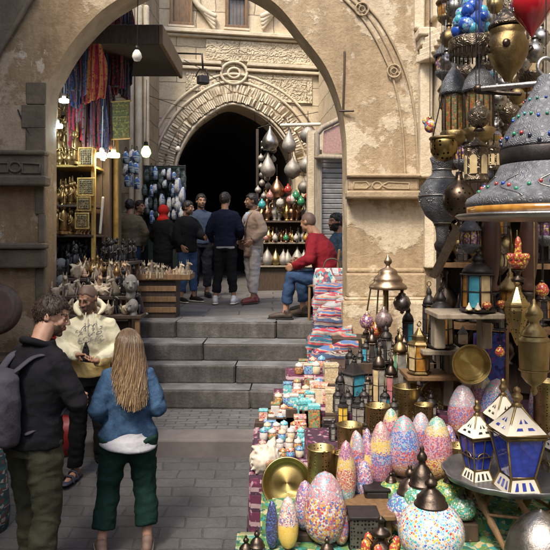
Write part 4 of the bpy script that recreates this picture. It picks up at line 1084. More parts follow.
# ---- left shop body
t = thing('bazaar_shop', 'small bazaar shop with gilded shelves and posts behind the left pier', 'shop', (0, 0, 0))
mb = MB(); mb.prism([(-3.44, 7.6, UPZ), (-3.40, 7.6, UPZ), (-3.40, 12.2, UPZ), (-3.44, 12.2, UPZ)], (0, 0, 3.2)); mb.box((-3.0, 9.4, 2.6), (.8, .05, 2.8)); mb.build('back_panel', M['wood_dark'], t)
def post(u, v0, Y, w, mat, nm='post', v1=None):
    a = P(u, v0, Y); z1 = UPZ if v1 is None else P(u, v1, Y).z; mb = MB(); mb.bbox((a.x, Y, (a.z+z1)/2), (w, w, a.z-z1), .008); return mb.build(nm, mat, t)
post(93.5, 148, 7.95, .05, M['wood_gold']); post(107, 150, 8.6, .10, M['wood_dark']); post(116, 140, 8.9, .07, M['wood_gold']); post(112, 150, 9.2, .22, M['wood'])
for v, Yd in ((166, .5), (206, .5), (236, .55)):
    a = P(52, v, 7.9); b_ = P(93, v, 7.9); mb = MB(); mb.bbox(((a.x+b_.x)/2, 7.9+Yd/2, a.z), (b_.x-a.x, Yd, .03), .006); mb.build('shelf', M['wood_gold'] if v < 200 else M['wood_dark'], t)
a, b_ = P(52, 120, 8.45), P(98, 262, 8.45); mb = MB(); mb.box(((a.x+b_.x)/2, 8.47, (a.z+b_.z)/2), (b_.x-a.x+.1, .03, a.z-b_.z)); mb.build('back_panel', M['wood_dark'], t)
gilt = pierced('gilt_relief', (.26, .19, .08), (.09, .06, .025), metal=0, sc=34, thr=.34, rough=.7)
for i, (u, v, wd, ht, lb) in enumerate(((86, 157, 14, 18, 'topmost gilt relief panel on the shop shelf'), (86, 187, 16, 17, 'middle gilt relief panel with figures on the shop shelf'), (84, 204, 13, 13, 'small amber relief panel below the middle gilt panel'), (82, 221, 13, 15, 'lowest dull gilt panel near the dark statuettes'))):
    k = 7.86/FP; tt = thing('relief_panel', lb, 'plaque', P(u, v, 7.86))
    mb = MB(); mb.bbox((0, 0, 0), (wd*k-.03, .02, ht*k-.03), .004)
    for qx in range(6):
        for qz in range(7): mb.ell(((qx-2.5)*(wd*k-.04)/6.2+random.uniform(-.003, .003), -.011, (qz-3)*(ht*k-.04)/7.2), (random.uniform(.006, .013), .009, random.uniform(.007, .014)), 8, 6)
    mb.build('panel', gilt, tt)
    mb = MB(); pts = [(-wd*k/2, 0, -ht*k/2), (wd*k/2, 0, -ht*k/2), (wd*k/2, 0, ht*k/2), (-wd*k/2, 0, ht*k/2)]
    for q in range(4): mb.tube([pts[q], pts[(q+1) % 4]], .011, 6)
    mb.build('frame', M['wood_gold'], tt)
mb = MB(); a, b_ = P(103, 198, 8.0), P(100, 233, 8.0); mb.tube([a, b_], .016, 8); tag(mb.build('pale_stick', M['white_paint']), 'thin pale stick leaning in front of the brown shop door', 'stick')
# ---- scarves and rugs hung along the left wall
SC_P = dict(red=(.34, .02, .03), crim=(.24, .015, .04), blk=(.015, .015, .02), nav=(.03, .04, .12), grey=(.12, .115, .12), sand=(.22, .16, .10), pink=(.26, .09, .12), pur=(.14, .05, .14), or_=(.42, .16, .04), crm=(.45, .40, .32), teal=(.04, .18, .22), brn=(.14, .07, .04))
combos = [('red', 'blk', 'crim', 'blk', 'sand'), ('nav', 'grey', 'pur', 'blk'), ('pur', 'brn', 'grey', 'blk'), ('red', 'crim', 'red', 'or_'), ('grey', 'brn', 'blk', 'nav'), ('brn', 'crim', 'blk', 'crim'), ('pink', 'crim', 'red', 'grey'), ('teal', 'blk', 'nav', 'grey'), ('sand', 'brn', 'brn', 'crim')]
scm = [stripes('scarf_%d' % i, [SC_P[c] for c in cb_]*2, freq=7+i % 3*4, axis=0, motif=.16, mscale=60) for i, cb_ in enumerate(combos)]
def scarf(u, v0, v1, wpx, Y, mi, label, cat='scarf', ry=0, group='scarves hung over the left shops'):
    a = P(u, v0, Y); L = a.z-P(u, v1, Y).z; W = wpx*Y/FP*1.75; ph = random.uniform(0, 6); nf = random.uniform(1.5, 3)
    mb = MB()
    def fn(i, j):
        sw_ = .55+.45*min(1, j*3)
        return Vector(((i-.5)*W*sw_+.01*sin(j*5+ph), .022*sin(i*nf*2*pi+ph+j*.8)*(.6+.6*j)+.012*sin(j*7+i*4), -L*j+.03*sin(i*3+ph)*j))
    mb.sheet(fn, 14, 22, .006)
    o = mb.build('hanging_scarf', scm[mi % len(scm)], None, a, ry); return tag(o, label, cat, group)
colname = ['red and black', 'navy and grey', 'purple and brown', 'bright red and orange', 'grey and brown', 'brown and crimson', 'pink and red', 'dark teal', 'sand and brown']
sl_ = []
for k in range(17):
    u = 67+k*3.9; Y = 7.75+.05*k+random.uniform(-.12, .1); sl_.append((u, 60-k*3.6+random.uniform(-4, 4), 96+random.uniform(-6, 12)-(6 if k > 12 else 0), random.uniform(5, 7.5), Y, 3 if k in (8,) else random.choice([0, 5, 6, 2, 1, 0, 5, 4, 8]), 'upper'))
for k in range(13):
    u = 71+k*3.4; sl_.append((u, 88+random.uniform(-3, 3), 146+random.uniform(-8, 12), random.uniform(4, 6), 8.05+random.uniform(-.1, .15), random.choice([1, 2, 5, 4, 0, 7, 6]), 'lower'))
for k in range(6):
    sl_.append((112+k*3.6, 6+random.uniform(-4, 4), 58+random.uniform(-6, 8), 5.5, 8.7+random.uniform(0, .2), random.choice([0, 3, 5, 8]), 'far'))
for i, (u, v0, v1, wp, Y, mi, row) in enumerate(sl_):
    same = [q for q in sl_ if q[6] == row]; n_ = same.index(sl_[i])+1
    scarf(u, v0, v1, wp, Y, mi, '%s patterned scarf, %s from the left in the %s row' % (colname[mi], ORD[n_], {'upper': 'upper', 'lower': 'lower', 'far': 'short far'}[row]), ry=random.uniform(-.5, .2))
scarf(96.5, 44, 101, 11, 7.6, 3, 'bright red patterned hanging, widest and most vivid of the scarves')
mb = MB()
for (u0, v0, Y0, u1, v1, Y1) in ((58, 62, 7.7, 134, -6, 8.8), (66, 88, 8.1, 118, 86, 8.1)): mb.tube([P(u0, v0, Y0), P(u1, v1, Y1)], .015, 6)
tt = tag(bpy.data.objects.new('hanging_rail', None), 'thin dark rails carrying the hanging scarves', 'rail'); COL.objects.link(tt)
mb.build('rail', M['iron'], tt)
t = thing('wall_hanging', 'olive and gold framed textile below the scarves', 'textile', P(121, 120, 8.0))
mb = MB(); mb.bbox((0, 0, 0), (.24, .015, .44), .004, rz=-.3); mb.build('cloth', stripes('olive_textile', [(.10, .10, .03), (.2, .17, .05), (.06, .07, .03), (.16, .1, .03)], 14, 2, motif=.5, mscale=45), t)
mb = MB(); mb.tube([(-.125, .04, .23), (.125, -.04, .23)], .012, 6); mb.tube([(-.125, .04, -.23), (.125, -.04, -.23)], .012, 6); mb.build('rod', M['wood_gold'], t)
# blue and white bags, souvenir stall near the gateway
bagm = [stripes('bag_blue', [(.06, .14, .42), (.5, .52, .56), (.03, .07, .2), (.3, .4, .5)], 9, 2, motif=.4, mscale=18), stripes('bag_white', [(.5, .5, .5), (.12, .16, .3), (.6, .58, .55), (.25, .3, .35)], 8, 0, motif=.4, mscale=18), stripes('bag_dark', [(.02, .03, .03), (.05, .09, .08), (.12, .14, .14)], 8, 2, motif=.3, mscale=14)]
def bag(u, v, wpx, hpx, Y, mi, label, group='bags hung at the souvenir stall'):
    k = Y/FP; tt = thing('hanging_bag', label, 'bag', P(u, v, Y), random.uniform(-.4, .4), group)
    mb = MB(); w2, h2 = wpx*k/2, hpx*k
    mb.loft([(0, 0, -h2, w2*.8, .03), (0, 0, -h2*.96, w2, .06), (0, 0, -h2*.5, w2*1.05, .075), (0, 0, -h2*.1, w2*.75, .03), (0, 0, 0, w2*.5, .012)], 14, power=2.8); mb.build('sack', bagm[mi], tt)
    mb = MB(); mb.tube(crom([(-w2*.4, 0, -.01), (-w2*.2, 0, .06), (w2*.2, 0, .06), (w2*.4, 0, -.01)], 4), .006, 5); mb.build('handle', M['iron'], tt)
for i in range(9):
    bag(127+(i % 3)*4.5+random.uniform(-1, 1), 150+(i//3)*13+random.uniform(-2, 2), 5.5, 12, 10.2+(i % 2)*.2, random.choice([0, 0, 1]), '%s cloth bag, %s of the hanging column, %s row' % (['blue', 'white'][i % 2], ['left', 'middle', 'right'][i % 3], ['top', 'middle', 'bottom'][i//3]))
st = thing('souvenir_rack', 'dark souvenir rack with a mesh back left of the gateway', 'rack', (0, 0, 0))
a, b_ = P(144, 166, 12.7), P(185, 166, 12.7); mb = MB()
for x in (a.x, (a.x+b_.x)/2, b_.x): mb.tube([(x, 12.7, UPZ), (x, 12.7, a.z)], .02, 6)
for z in (a.z, a.z-.28, a.z-.56, a.z-.9, a.z-1.3): mb.tube([(a.x, 12.7, z), (b_.x, 12.7, z)], .014, 6)
mb.build('frame', M['iron'], st)
mb = MB(); mb.box(((a.x+b_.x)/2, 12.75, (a.z+UPZ)/2), (b_.x-a.x, .02, a.z-UPZ)); mb.build('back_panel', simple('dark_green_cloth', (.025, .045, .035), (.012, .02, .016), .9), st)
for i in range(36):
    c_, r_ = i % 9, i//9
    bag(146+c_*4.6+random.uniform(-1.6, 1.6), 169+r_*13+random.uniform(-3.5, 3.5), random.uniform(3, 5.4), random.uniform(7, 14), 12.6, random.choice([2, 2, 1, 0]) if r_ < 2 or c_ < 5 else random.choice([1, 1, 0]), 'patterned pouch, %s from the left in the %s row of the souvenir rack' % (ORD[c_+1], ORD[r_+1]), 'pouches on the souvenir rack')
for i in range(4): bag(178+(i % 2)*4, 178+i*9, 7, 15, 12.4, 1, '%s pale cloth bundle at the right end of the souvenir rack' % ['topmost', 'second', 'third', 'lowest'][i], 'pale bundles by the gateway')

# ------------------------------------------------------------------ small goods prototypes (first use is the prototype itself)
bone = simple('bone', (.46, .38, .27), (.20, .15, .10), .7, scale=22, bs=60, bstr=.6, rnd=.5)
shellm = simple('shell_pink', (.42, .27, .17), (.18, .10, .06), .45, scale=24, bs=60, rnd=.45)
darkwood = simple('ebony', (.016, .015, .016), (.008, .007, .007), .4, scale=14)
gold = simple('gilt', (.34, .21, .08), (.14, .08, .03), .35, .7, scale=20, bs=80)
stone_g = simple('grey_stone', (.20, .19, .17), (.10, .095, .085), .8, scale=18, bs=60)
def statuette(mats, seed, label, cat='statuette', nm='statuette'):
    rr = random.Random(seed); t = thing(nm, label, cat)
    mb = MB(); mb.bbox((0, 0, .015), (.10, .08, .03), .006)
    mb.lathe([(.035, .03), (.042, .05), (.030, .12), (.040, .17), (.028, .205), (.014, .22), (.012, .23)], 12, sy=.75)
    mb.ell((0, 0, .255), (.022, .024, .030), 10, 8); mb.ell((0, .012, .255), (.034, .018, .036), 10, 8)
    for s_ in (-1, 1): mb.tube([(s_*.038, 0, .19), (s_*.052, -.01, .14), (s_*.03, -.04, .12)], [.012, .010, .009], 6)
    mb.tube([(0, -.012, .285), (0, -.01, .30+.05*rr.random())], [.016, .008], 8)
    mb.build('figure', mats, t); return t
def dog(mats, label):
    t = thing('animal_figurine', label, 'figurine'); mb = MB()
    mb.loft([(0, .03, 0, .035, .06), (0, .03, .04, .04, .055), (0, .02, .09, .035, .035), (0, 0, .13, .026, .028), (0, -.005, .15, .022, .022)], 12)
    mb.tube([(0, 0, .155), (0, -.035, .155), (0, -.06, .148)], [.024, .018, .010], 8)
    for s_ in (-1, 1): mb.tube([(s_*.012, .01, .17), (s_*.016, .012, .205)], [.009, .003], 6); mb.tube([(s_*.02, -.03, .07), (s_*.02, -.05, .0)], [.013, .011], 6)
    mb.build('figure', mats, t); return t
def shell(label, mats):
    mb = MB(); prof = []
    for k in range(15):
        f = k/14; prof.append((.004+.045*f*(1+.12*sin(k*2.1))*(1 if f < .85 else (1-f)/.15*.9+.05), .12*(1-f)))
    mb.lathe(prof[::-1], 14, rib=.14, ribn=7); mb.tube([(.03, -.02, .02), (.055, -.01, .045), (.05, 0, .08)], [.014, .01, .003], 8)
    return tag(mb.build('sea_shell', mats), label, 'shell')
def driftbone(seed, label):
    rr = random.Random(seed); mb = MB()
    for k in range(7):
        a = rr.uniform(0, 6.3); r = .02
        p = [Vector((r*cos(a), r*sin(a), .02)), Vector((.05*cos(a), .05*sin(a), .07+rr.uniform(-.01, .03))), Vector((rr.uniform(.05, .10)*cos(a+.5), rr.uniform(.05, .10)*sin(a+.5), rr.uniform(.04, .18)))]
        mb.tube(crom(p, 4), [.026-.0026*i for i in range(9)], 7)
    mb.ell((0, 0, .05), (.06, .05, .055), 12, 8)
    vs, fs, no = remesh(mb, .009, 1); g = MB(); g.add([q+n_*mnoise.noise(q*40)*.006 for q, n_ in zip(vs, no)], fs)
    return tag(g.build('carved_bone', bone), label, 'carving')
def jug(label, mats):
    t = thing('metal_jug', label, 'jug'); mb = MB(); mb.lathe([(.03, 0), (.032, .012), (.018, .02), (.05, .06), (.055, .085), (.035, .125), (.014, .15), (.013, .19), (.022, .205), (.010, .22), (0, .24)], 18); mb.build('vessel', mats, t)
    mb = MB(); mb.tube(crom([(.014, 0, .18), (.06, 0, .17), (.07, 0, .11), (.05, 0, .07)], 4), .006, 6); mb.build('handle', mats, t)
    mb = MB(); mb.tube(crom([(-.045, 0, .08), (-.08, 0, .10), (-.095, 0, .15)], 4), [.012-.0008*i for i in range(9)], 6); mb.build('spout', mats, t); return t
def headcarv(label, mats):
    mb = MB(); mb.ell((0, 0, .10), (.055, .065, .08), 14, 10); mb.ell((0, -.05, .07), (.03, .03, .03), 10, 8); mb.tube([(0, -.06, .12), (0, -.08, .085)], [.008, .014], 8)
    for s_ in (-1, 1): mb.ell((s_*.025, -.055, .118), (.014, .01, .01), 8, 6); mb.ell((s_*.056, 0, .10), (.01, .02, .03), 8, 6)
    mb.tube([(0, .01, .04), (0, .01, 0)], [.035, .045], 12)
    return tag(mb.build('stone_carving', mats), label, 'carving')
class Pool:
    """first placement uses the prototype itself, later ones are copies"""
    def __init__(s, mk): s.mk = mk; s.o = None
    def put(s, loc, rz=0, sc=1, label=None, group=None):
        if s.o is None:
            s.o = s.mk(); o = s.o; o.location = loc; o.rotation_euler[2] = rz; o.scale = (sc, sc, sc) if not hasattr(sc, '__len__') else sc
            if label: o['label'] = label
            if group: o['group'] = group
            return o
        return copyt(s.o, loc, label, group, rz, sc)
p_dark = Pool(lambda: statuette(darkwood, 1, 'x')); p_dog = Pool(lambda: dog(darkwood, 'x')); p_gold = Pool(lambda: statuette(gold, 2, 'x')); p_gjug = Pool(lambda: jug('x', gold))
p_bone = [Pool(lambda k=k: driftbone(k, 'x')) for k in range(4)]; p_shell = Pool(lambda: shell('x', shellm)); p_shw = Pool(lambda: shell('x', bone)); p_head = Pool(lambda: headcarv('x', stone_g)); p_tan = Pool(lambda: dog(shellm, 'x')); p_bdog = Pool(lambda: dog(bone, 'x')); p_bst = Pool(lambda: statuette(bone, 5, 'x'))
R_ = random.Random(12)
# stepped stand carrying the goods left of the steps
stand = thing('display_stand', 'stepped wooden stand heaped with carvings left of the steps', 'stand', (0, 0, 0))
def tier(x0, x1, y0, y1, z, th=.04, mat=None, parent=stand, nm='shelf'):
    mb = MB(); mb.bbox(((x0+x1)/2, (y0+y1)/2, z-th/2), (x1-x0, y1-y0, th), .006); return mb.build(nm, mat or M['wood_dark'], parent)
tier(-3.1, -1.78, 7.95, 8.7, 1.93); tier(-2.75, -1.72, 7.5, 7.98, 1.76); tier(-2.7, -1.55, 7.15, 7.52, 1.58); tier(-2.5, -1.42, 6.9, 7.17, 1.40)
for i, (x, y, z) in enumerate(((-1.82, 8.6, 1.9), (-1.80, 8.0, 1.9), (-1.75, 7.55, 1.73), (-1.6, 7.2, 1.55), (-1.47, 6.95, 1.37), (-2.4, 6.95, 1.37))):
    mb = MB(); mb.bbox((x, y, (z+.33)/2), (.05, .05, z-.33), .006); mb.build('leg', M['wood'], stand)
mb = MB(); mb.box((-2.1, 7.35, .85), (1.0, .5, .9)); mb.box((-2.3, 8.1, 1.5), (.9, .7, .7)); mb.build('skirt', simple('brown_skirt', (.05, .03, .025), (.02, .014, .012), .9), stand)
def scatter(pools, x0, x1, y0, y1, z, n, what, group, sc=(.8, 1.3), mind=.055):
    pts = []; tries = 0
    while len(pts) < n and tries < 4000:
        tries += 1; x, y = R_.uniform(x0, x1), R_.uniform(y0, y1)
        if all((x-a)**2+(y-b)**2 > mind**2 for a, b in pts): pts.append((x, y))
    for x, y in pts: R_.choice(pools).put((x, y, z), R_.uniform(-1.2, 1.2), R_.uniform(*sc), what, group)
scatter([p_dark, p_dog, p_dark], -3.0, -1.85, 8.0, 8.6, 1.93, 46, 'small black carved figure in the dark row behind the bones', 'black carved figures', (.7, 1.1), .085)
scatter([p_shell, p_tan, p_bdog, p_gjug], -2.35, -1.75, 7.55, 7.95, 1.76, 26, 'small tan shell or figure heaped on the second shelf', 'tan shells on the stand', (.7, 1.1), .07)
scatter([p_dark, p_dark, p_bone[0], p_head, p_dog], -2.7, -2.3, 7.55, 7.95, 1.76, 9, 'weathered carving at the left end of the second shelf', 'carvings on the second shelf', (.9, 1.4), .11)
scatter(p_bone+[p_bdog, p_dog, p_dark, p_head, p_tan], -2.62, -1.6, 7.2, 7.5, 1.58, 24, 'carving on the crowded third shelf', 'bone carvings', (.7, 1.25), .095)
scatter(p_bone+[p_head, p_bdog, p_tan, p_dog], -2.35, -1.48, 6.93, 7.13, 1.40, 15, 'rough carving on the lowest shelf of the stand', 'rough carvings', (.8, 1.3), .10)
p_head.put(P(131, 296, 7.0), .2, 1.3, 'round grey carved head at the right end of the lowest shelf')
# golden pieces on the shop shelves
for v, n_ in ((166, 7), (206, 9), (236, 11)):
    z = P(60, v, 7.9).z+.017
    scatter([p_gold, p_gjug, p_gjug], P(55, v, 7.95).x, P(80, v, 7.95).x, 7.93, 8.3, z, n_*2, 'gilded trinket standing on the shop shelf', 'gilded trinkets', (.8, 1.5), .075)
for k in range(14):
    u, v = R_.uniform(54, 82), R_.uniform(120, 160); (p_gjug if k % 2 else p_gold).put(P(u, v, 8.2), R_.uniform(0, 6), 1.2, 'dull gilt ornament hung high in the shop', 'gilt ornaments hung high')
# shell tray on a crate
tr = thing('shell_tray', 'shallow wooden tray heaped with shells at the platform edge', 'tray', (-1.62, 8.75, 1.68))
mb = MB(); mb.bbox((0, 0, 0), (1.0, .5, .02), .005)
for (c, s_) in (((0, -.25, .035), (1.02, .02, .07)), ((0, .25, .035), (1.02, .02, .07)), ((-.5, 0, .035), (.02, .5, .07)), ((.5, 0, .035), (.02, .5, .07))): mb.bbox(c, s_, .004)
mb.build('tray_box', M['wood'], tr)
mb = MB(); mb.bbox((-.06, .02, -.26), (.74, .42, .50), .01); mb.build('crate_base', M['wood_dark'], tr)
for sz in (-.12, -.26, -.40): mb = MB(); mb.bbox((-.06, -.20, sz), (.76, .02, .07), .004); mb.build('slat', M['wood'], tr)
scatter([p_shell, p_shw, p_bdog, p_shell], -2.08, -1.16, 8.53, 8.97, 1.70, 60, 'small shell in the tray at the platform edge', 'shells in the tray', (.6, 1.2), .055)
t = thing('crate', 'purple patterned crate standing under the shell tray', 'crate', (-1.66, 8.72, UPZ), .1)
mb = MB(); mb.bbox((0, 0, .15), (.26, .24, .30), .01); mb.build('box', stripes('crate_purple', [(.10, .02, .06), (.04, .02, .05), (.16, .04, .06), (.02, .02, .04)], 10, 2, motif=.4, mscale=25), t)
mb = MB()
for z in (.01, .29): mb.bbox((0, 0, z), (.27, .25, .02), .004)
mb.build('rim', M['wood_dark'], t)
t = thing('crate', 'plain brown crate left of the purple crate', 'crate', (-1.98, 8.6, UPZ), -.1)
mb = MB(); mb.bbox((0, 0, .17), (.30, .28, .34), .008); mb.build('box', M['wood'], t); mb = MB(); mb.bbox((0, -.145, .17), (.28, .012, .06), .003); mb.build('slat', M['wood_dark'], t)
mb = MB(); mb.tube([P(134, 316, 8.0), P(146, 314, 8.1)], .03, 8, flat=.6); tag(mb.build('flat_stone', stone_g), 'flat dark stone lying on the left end of the top step', 'stone')
# table behind the vendor with red goods
t = thing('low_table', 'dark low table behind the vendor with red trinkets', 'table', (-2.1, 6.75, .33))
mb = MB(); mb.bbox((0, 0, .80), (.9, .5, .04), .008); mb.build('tabletop', M['wood_dark'], t)
for sx in (-.4, .4):
    for sy in (-.2, .2): mb = MB(); mb.bbox((sx, sy, .39), (.045, .045, .78), .005); mb.build('leg', M['wood_dark'], t)
redm = simple('red_lacquer', (.34, .02, .015), (.18, .01, .01), .4)
p_red = Pool(lambda: jug('x', redm))
scatter([p_red, p_gjug], -2.45, -1.75, 6.55, 6.95, 1.15, 12, 'small red or brass jug on the low dark table', 'jugs on the low table', (.6, .9), .1)
t = thing('red_bag', 'red bag standing on the ground behind the man in black', 'bag', (-2.0, 6.15, .19)); mb = MB(); mb.loft([(0, 0, 0, .13, .10), (0, 0, .2, .15, .11), (0, 0, .34, .13, .06)], 18, power=3); mb.build('sack', redm, t); mb = MB(); mb.tube(crom([(-.08, 0, .33), (-.05, 0, .47), (.05, 0, .47), (.08, 0, .33)], 4), .008, 6); mb.build('handle', redm, t)
t = thing('drum', 'large brown round drum leaning against the left pier', 'drum', P(-5, 309, 6.35), 0)
mb = MB(); RM = Matrix.Rotation(radians(78), 4, 'X')
mb.lathe([(.235, -.07), (.25, -.05), (.25, .03), (.235, .05)], 40, M=RM); mb.build('rim', M['wood_dark'], t)
mb = MB(); mb.lathe([(0, .056), (.18, .055), (.23, .045), (.23, .02)], 40, M=RM); mb.build('skin', simple('drum_skin', (.09, .05, .03), (.05, .028, .017), .6), t)
t = thing('drum_stand', 'small dark table holding the drum beside the pier', 'table', (-2.7, 6.3, .2)); mb = MB(); mb.bbox((0, 0, .85), (.7, .5, .04), .006); mb.build('tabletop', M['wood_dark'], t)
for sx in (-.3, .3): mb = MB(); mb.bbox((sx, 0, .42), (.05, .4, .83), .006); mb.build('leg', M['wood_dark'], t)
t = thing('cloth_sack', 'teal patterned sack at the left edge of the photo', 'sack', P(-16, 470, 4.9)-Vector((0, 0, .6))); mb = MB(); mb.loft([(0, 0, 0, .16, .14), (0, 0, .3, .19, .16), (0, 0, .75, .15, .12), (0, 0, .9, .06, .05), (0, 0, .98, .09, .07)], 20); mb.build('sack', stripes('teal_cloth', [(.03, .12, .12), (.02, .06, .07), (.3, .34, .3), (.12, .05, .05)], 8, 2, motif=.4, mscale=30), t); mb = MB(); mb.lathe([(.06, .885), (.066, .90), (.06, .915)], 16); mb.build('tie', M['iron'], t)

# ------------------------------------------------------------------ metal goods rack at the right of the gateway
rk = thing('goods_rack', 'tall rack of metal lamps and teapots right of the gateway', 'rack', (0, 0, 0))
YR = 13.4; kx = YR/FP
def rz_(v): return P(0, v, YR).z
a, b_ = P(257, 0, YR).x, P(314, 0, YR).x
mb = MB(); mb.tube([(a+.5, YR-.2, rz_(127)), (b_+.1, YR-.2, rz_(126))], .035, 8); mb.build('top_rail', M['white_paint'], rk)
for v in (222, 243, 266): mb = MB(); mb.bbox(((a+b_)/2, YR+.05, rz_(v)), (b_-a, .5, .035), .006); mb.build('shelf', M['wood_grey'] if v > 230 else M['wood_dark'], rk)
mb = MB(); mb.box(((a+b_)/2, YR+.32, (rz_(196)+UPZ)/2), (b_-a, .03, rz_(196)-UPZ)); mb.box(((a+b_)/2, YR-.1, (rz_(268)+UPZ)/2), (b_-a, .04, rz_(268)-UPZ)); mb.build('back_panel', M['wood_dark'], rk)
for x in (a, (a+b_)/2+.1, b_): mb = MB(); mb.bbox((x, YR+.28, (rz_(127)+UPZ)/2), (.06, .06, rz_(127)-UPZ), .006); mb.build('post', M['wood_dark'], rk)
def tearlamp(label, r, long_, mats):
    t = thing('teardrop_lamp', label, 'lamp'); mb = MB()
    mb.lathe([(0, -r), (r*.3, -r*.96), (r*.7, -r*.72), (r*.97, -r*.25), (r*.98, r*.12), (r*.8, r*(.5+.25*long_)), (r*.45, r*(.85+.7*long_)), (r*.18, r*(1.1+1.0*long_)), (r*.12, r*(1.3+1.2*long_)), (r*.12, r*(1.4+1.25*long_))], 24); mb.build('shade', mats, t)
    mb = MB(); mb.tube([(0, 0, r*(1.35+1.2*long_)), (0, 0, r*(1.35+1.2*long_)+.25)], .007, 5); mb.build('chain', M['iron'], t)
    mb = MB(); mb.lathe([(r*.2, -r*1.02), (r*.25, -r*.99), (0, -r*1.12)], 12); mb.build('cap', M['bronze'], t); return t
balls = [(270, 143, 10, .45, 'sd', 'dark silver teardrop lamp, leftmost in the top row'), (289, 146, 8.5, .9, 's', 'slender silver teardrop lamp, middle of the top row'), (308, 135, 10, 0, 's', 'round silver lamp, right in the top row'),
         (268, 170, 9, .7, 's', 'silver teardrop lamp, left in the second row'), (292.5, 170, 10, .15, 's', 'plump silver lamp, middle of the second row'), (307, 165, 9.5, 0, 's', 'round silver lamp, right in the second row'),
         (304, 187, 7.5, 0, 's', 'round silver lamp below the second row, right'), (277, 191, 9, .4, 'c', 'copper coloured lamp below the second row'), (317, 178, 4, .2, 's', 'tiny silver lamp beside the wooden post')]
silvl = simple('silver_light', (.36, .335, .30), (.20, .185, .165), .58, .55, scale=12, bs=60, bstr=.5)
cop = simple('copper', (.42, .24, .14), (.25, .13, .08), .35, 1, scale=12)
for (u, v, r, lg, mm, lb) in balls:
    o = tearlamp(lb, r*kx*.84, lg, {'s': silvl, 'sd': M['silver_pierced'], 'c': cop}[mm]); o.location = P(u, v, YR-.15); o['group'] = 'silver hanging lamps on the rack'
for i, (u, v) in enumerate(((261, 158), (267, 156), (273, 159), (261, 167), (267.5, 167), (273.5, 150), (262, 175), (267, 178), (262, 183), (268, 186), (258, 190), (264, 196))):
    o = tearlamp('small silver ball lamp, %s from the top of the cluster' % ORD[i+1], 3.3*kx, 0, silvl); o.location = P(u, v, YR+.1); o['group'] = 'small silver balls'
t = thing('green_lantern', 'small green and white lantern above the silver balls', 'lantern', P(268, 148, YR)); mb = MB(); mb.lathe([(.10, -.05), (.13, 0), (.13, .12), (.08, .16), (0, .2)], 8); mb.build('glass', glass('green_gl', (.05, .35, .12)), t); mb = MB(); mb.lathe([(.14, -.02), (.145, 0), (.14, .02)], 8); mb.lathe([(.14, .10), (.145, .12), (.14, .14)], 8); mb.build('frame', M['white_paint'], t)
pots = [Pool(lambda: jug('x', simple('brass_bright', (.62, .43, .15), (.40, .26, .08), .3, .9))), Pool(lambda: jug('x', silvl)), Pool(lambda: jug('x', cop))]
tl = [Pool(lambda m=m: tearlamp('x', .10, .6, m)) for m in (silvl, MATS['brass_bright'] if 'brass_bright' in MATS else M['brass'], M['silver_pierced'])]
for v, n_, sc_ in ((222, 9, 1.9), (243, 13, 1.3), (266, 8, 2.0)):
    for k in range(n_):
        x = a+.08+(b_-a-.16)*k/(n_-1)+R_.uniform(-.03, .03)
        pl = R_.choice(pots) if v != 266 else None
        if pl: pl.put((x, YR-.02+R_.uniform(-.1, .1), rz_(v)+.02), R_.uniform(0, 6), sc_*R_.uniform(.85, 1.15), 'metal teapot, %s from the left on the %s rack shelf' % (ORD[k+1], 'upper' if v == 222 else 'middle'), 'teapots on the rack')
        else:
            p_ = R_.choice(tl); p_.put((x, YR-.1, rz_(v)+.12), R_.uniform(0, 6), R_.uniform(.95, 1.3), 'pear shaped lamp, %s from the left on the lowest rack shelf' % ORD[k+1], 'lamps on the lowest rack shelf')
for k in range(16):
    u, v = R_.uniform(259, 314), R_.uniform(197, 216); R_.choice(pots).put(P(u, v+6, YR+.18), R_.uniform(0, 6), 1.5, 'metal pot hanging between lamps and shelves', 'pots hung on the rack')
gl_cols = [('green', (.04, .28, .12)), ('red', (.42, .04, .03)), ('turquoise', (.05, .40, .42)), ('white', (.6, .56, .5)), ('amber', (.6, .32, .05)), ('pink', (.5, .22, .2))]
for i, (u, v, c) in enumerate(((288, 190, 1), (296, 196, 0), (309, 196, 1), (262, 205, 2), (290, 200, 5), (280, 203, 3), (301, 202, 0), (286, 238, 0), (275, 238, 3), (296, 238, 3), (306, 238, 4), (266, 238, 5), (292, 200, 3), (270, 196, 5))):
    mb = MB(); r = .085 if v < 230 else .06; mb.lathe([(0, -r), (r*.8, -r*.7), (r, 0), (r*.7, r*.8), (r*.25, r*1.1), (r*.2, r*1.5), (0, r*1.5)], 14)
    tag(mb.build('glass_ornament', glass('orn_'+gl_cols[c][0], gl_cols[c][1]), None, P(u, v, YR-.2)), 'small %s glass ornament hung on the goods rack' % gl_cols[c][0], 'ornament', 'glass ornaments on the rack')
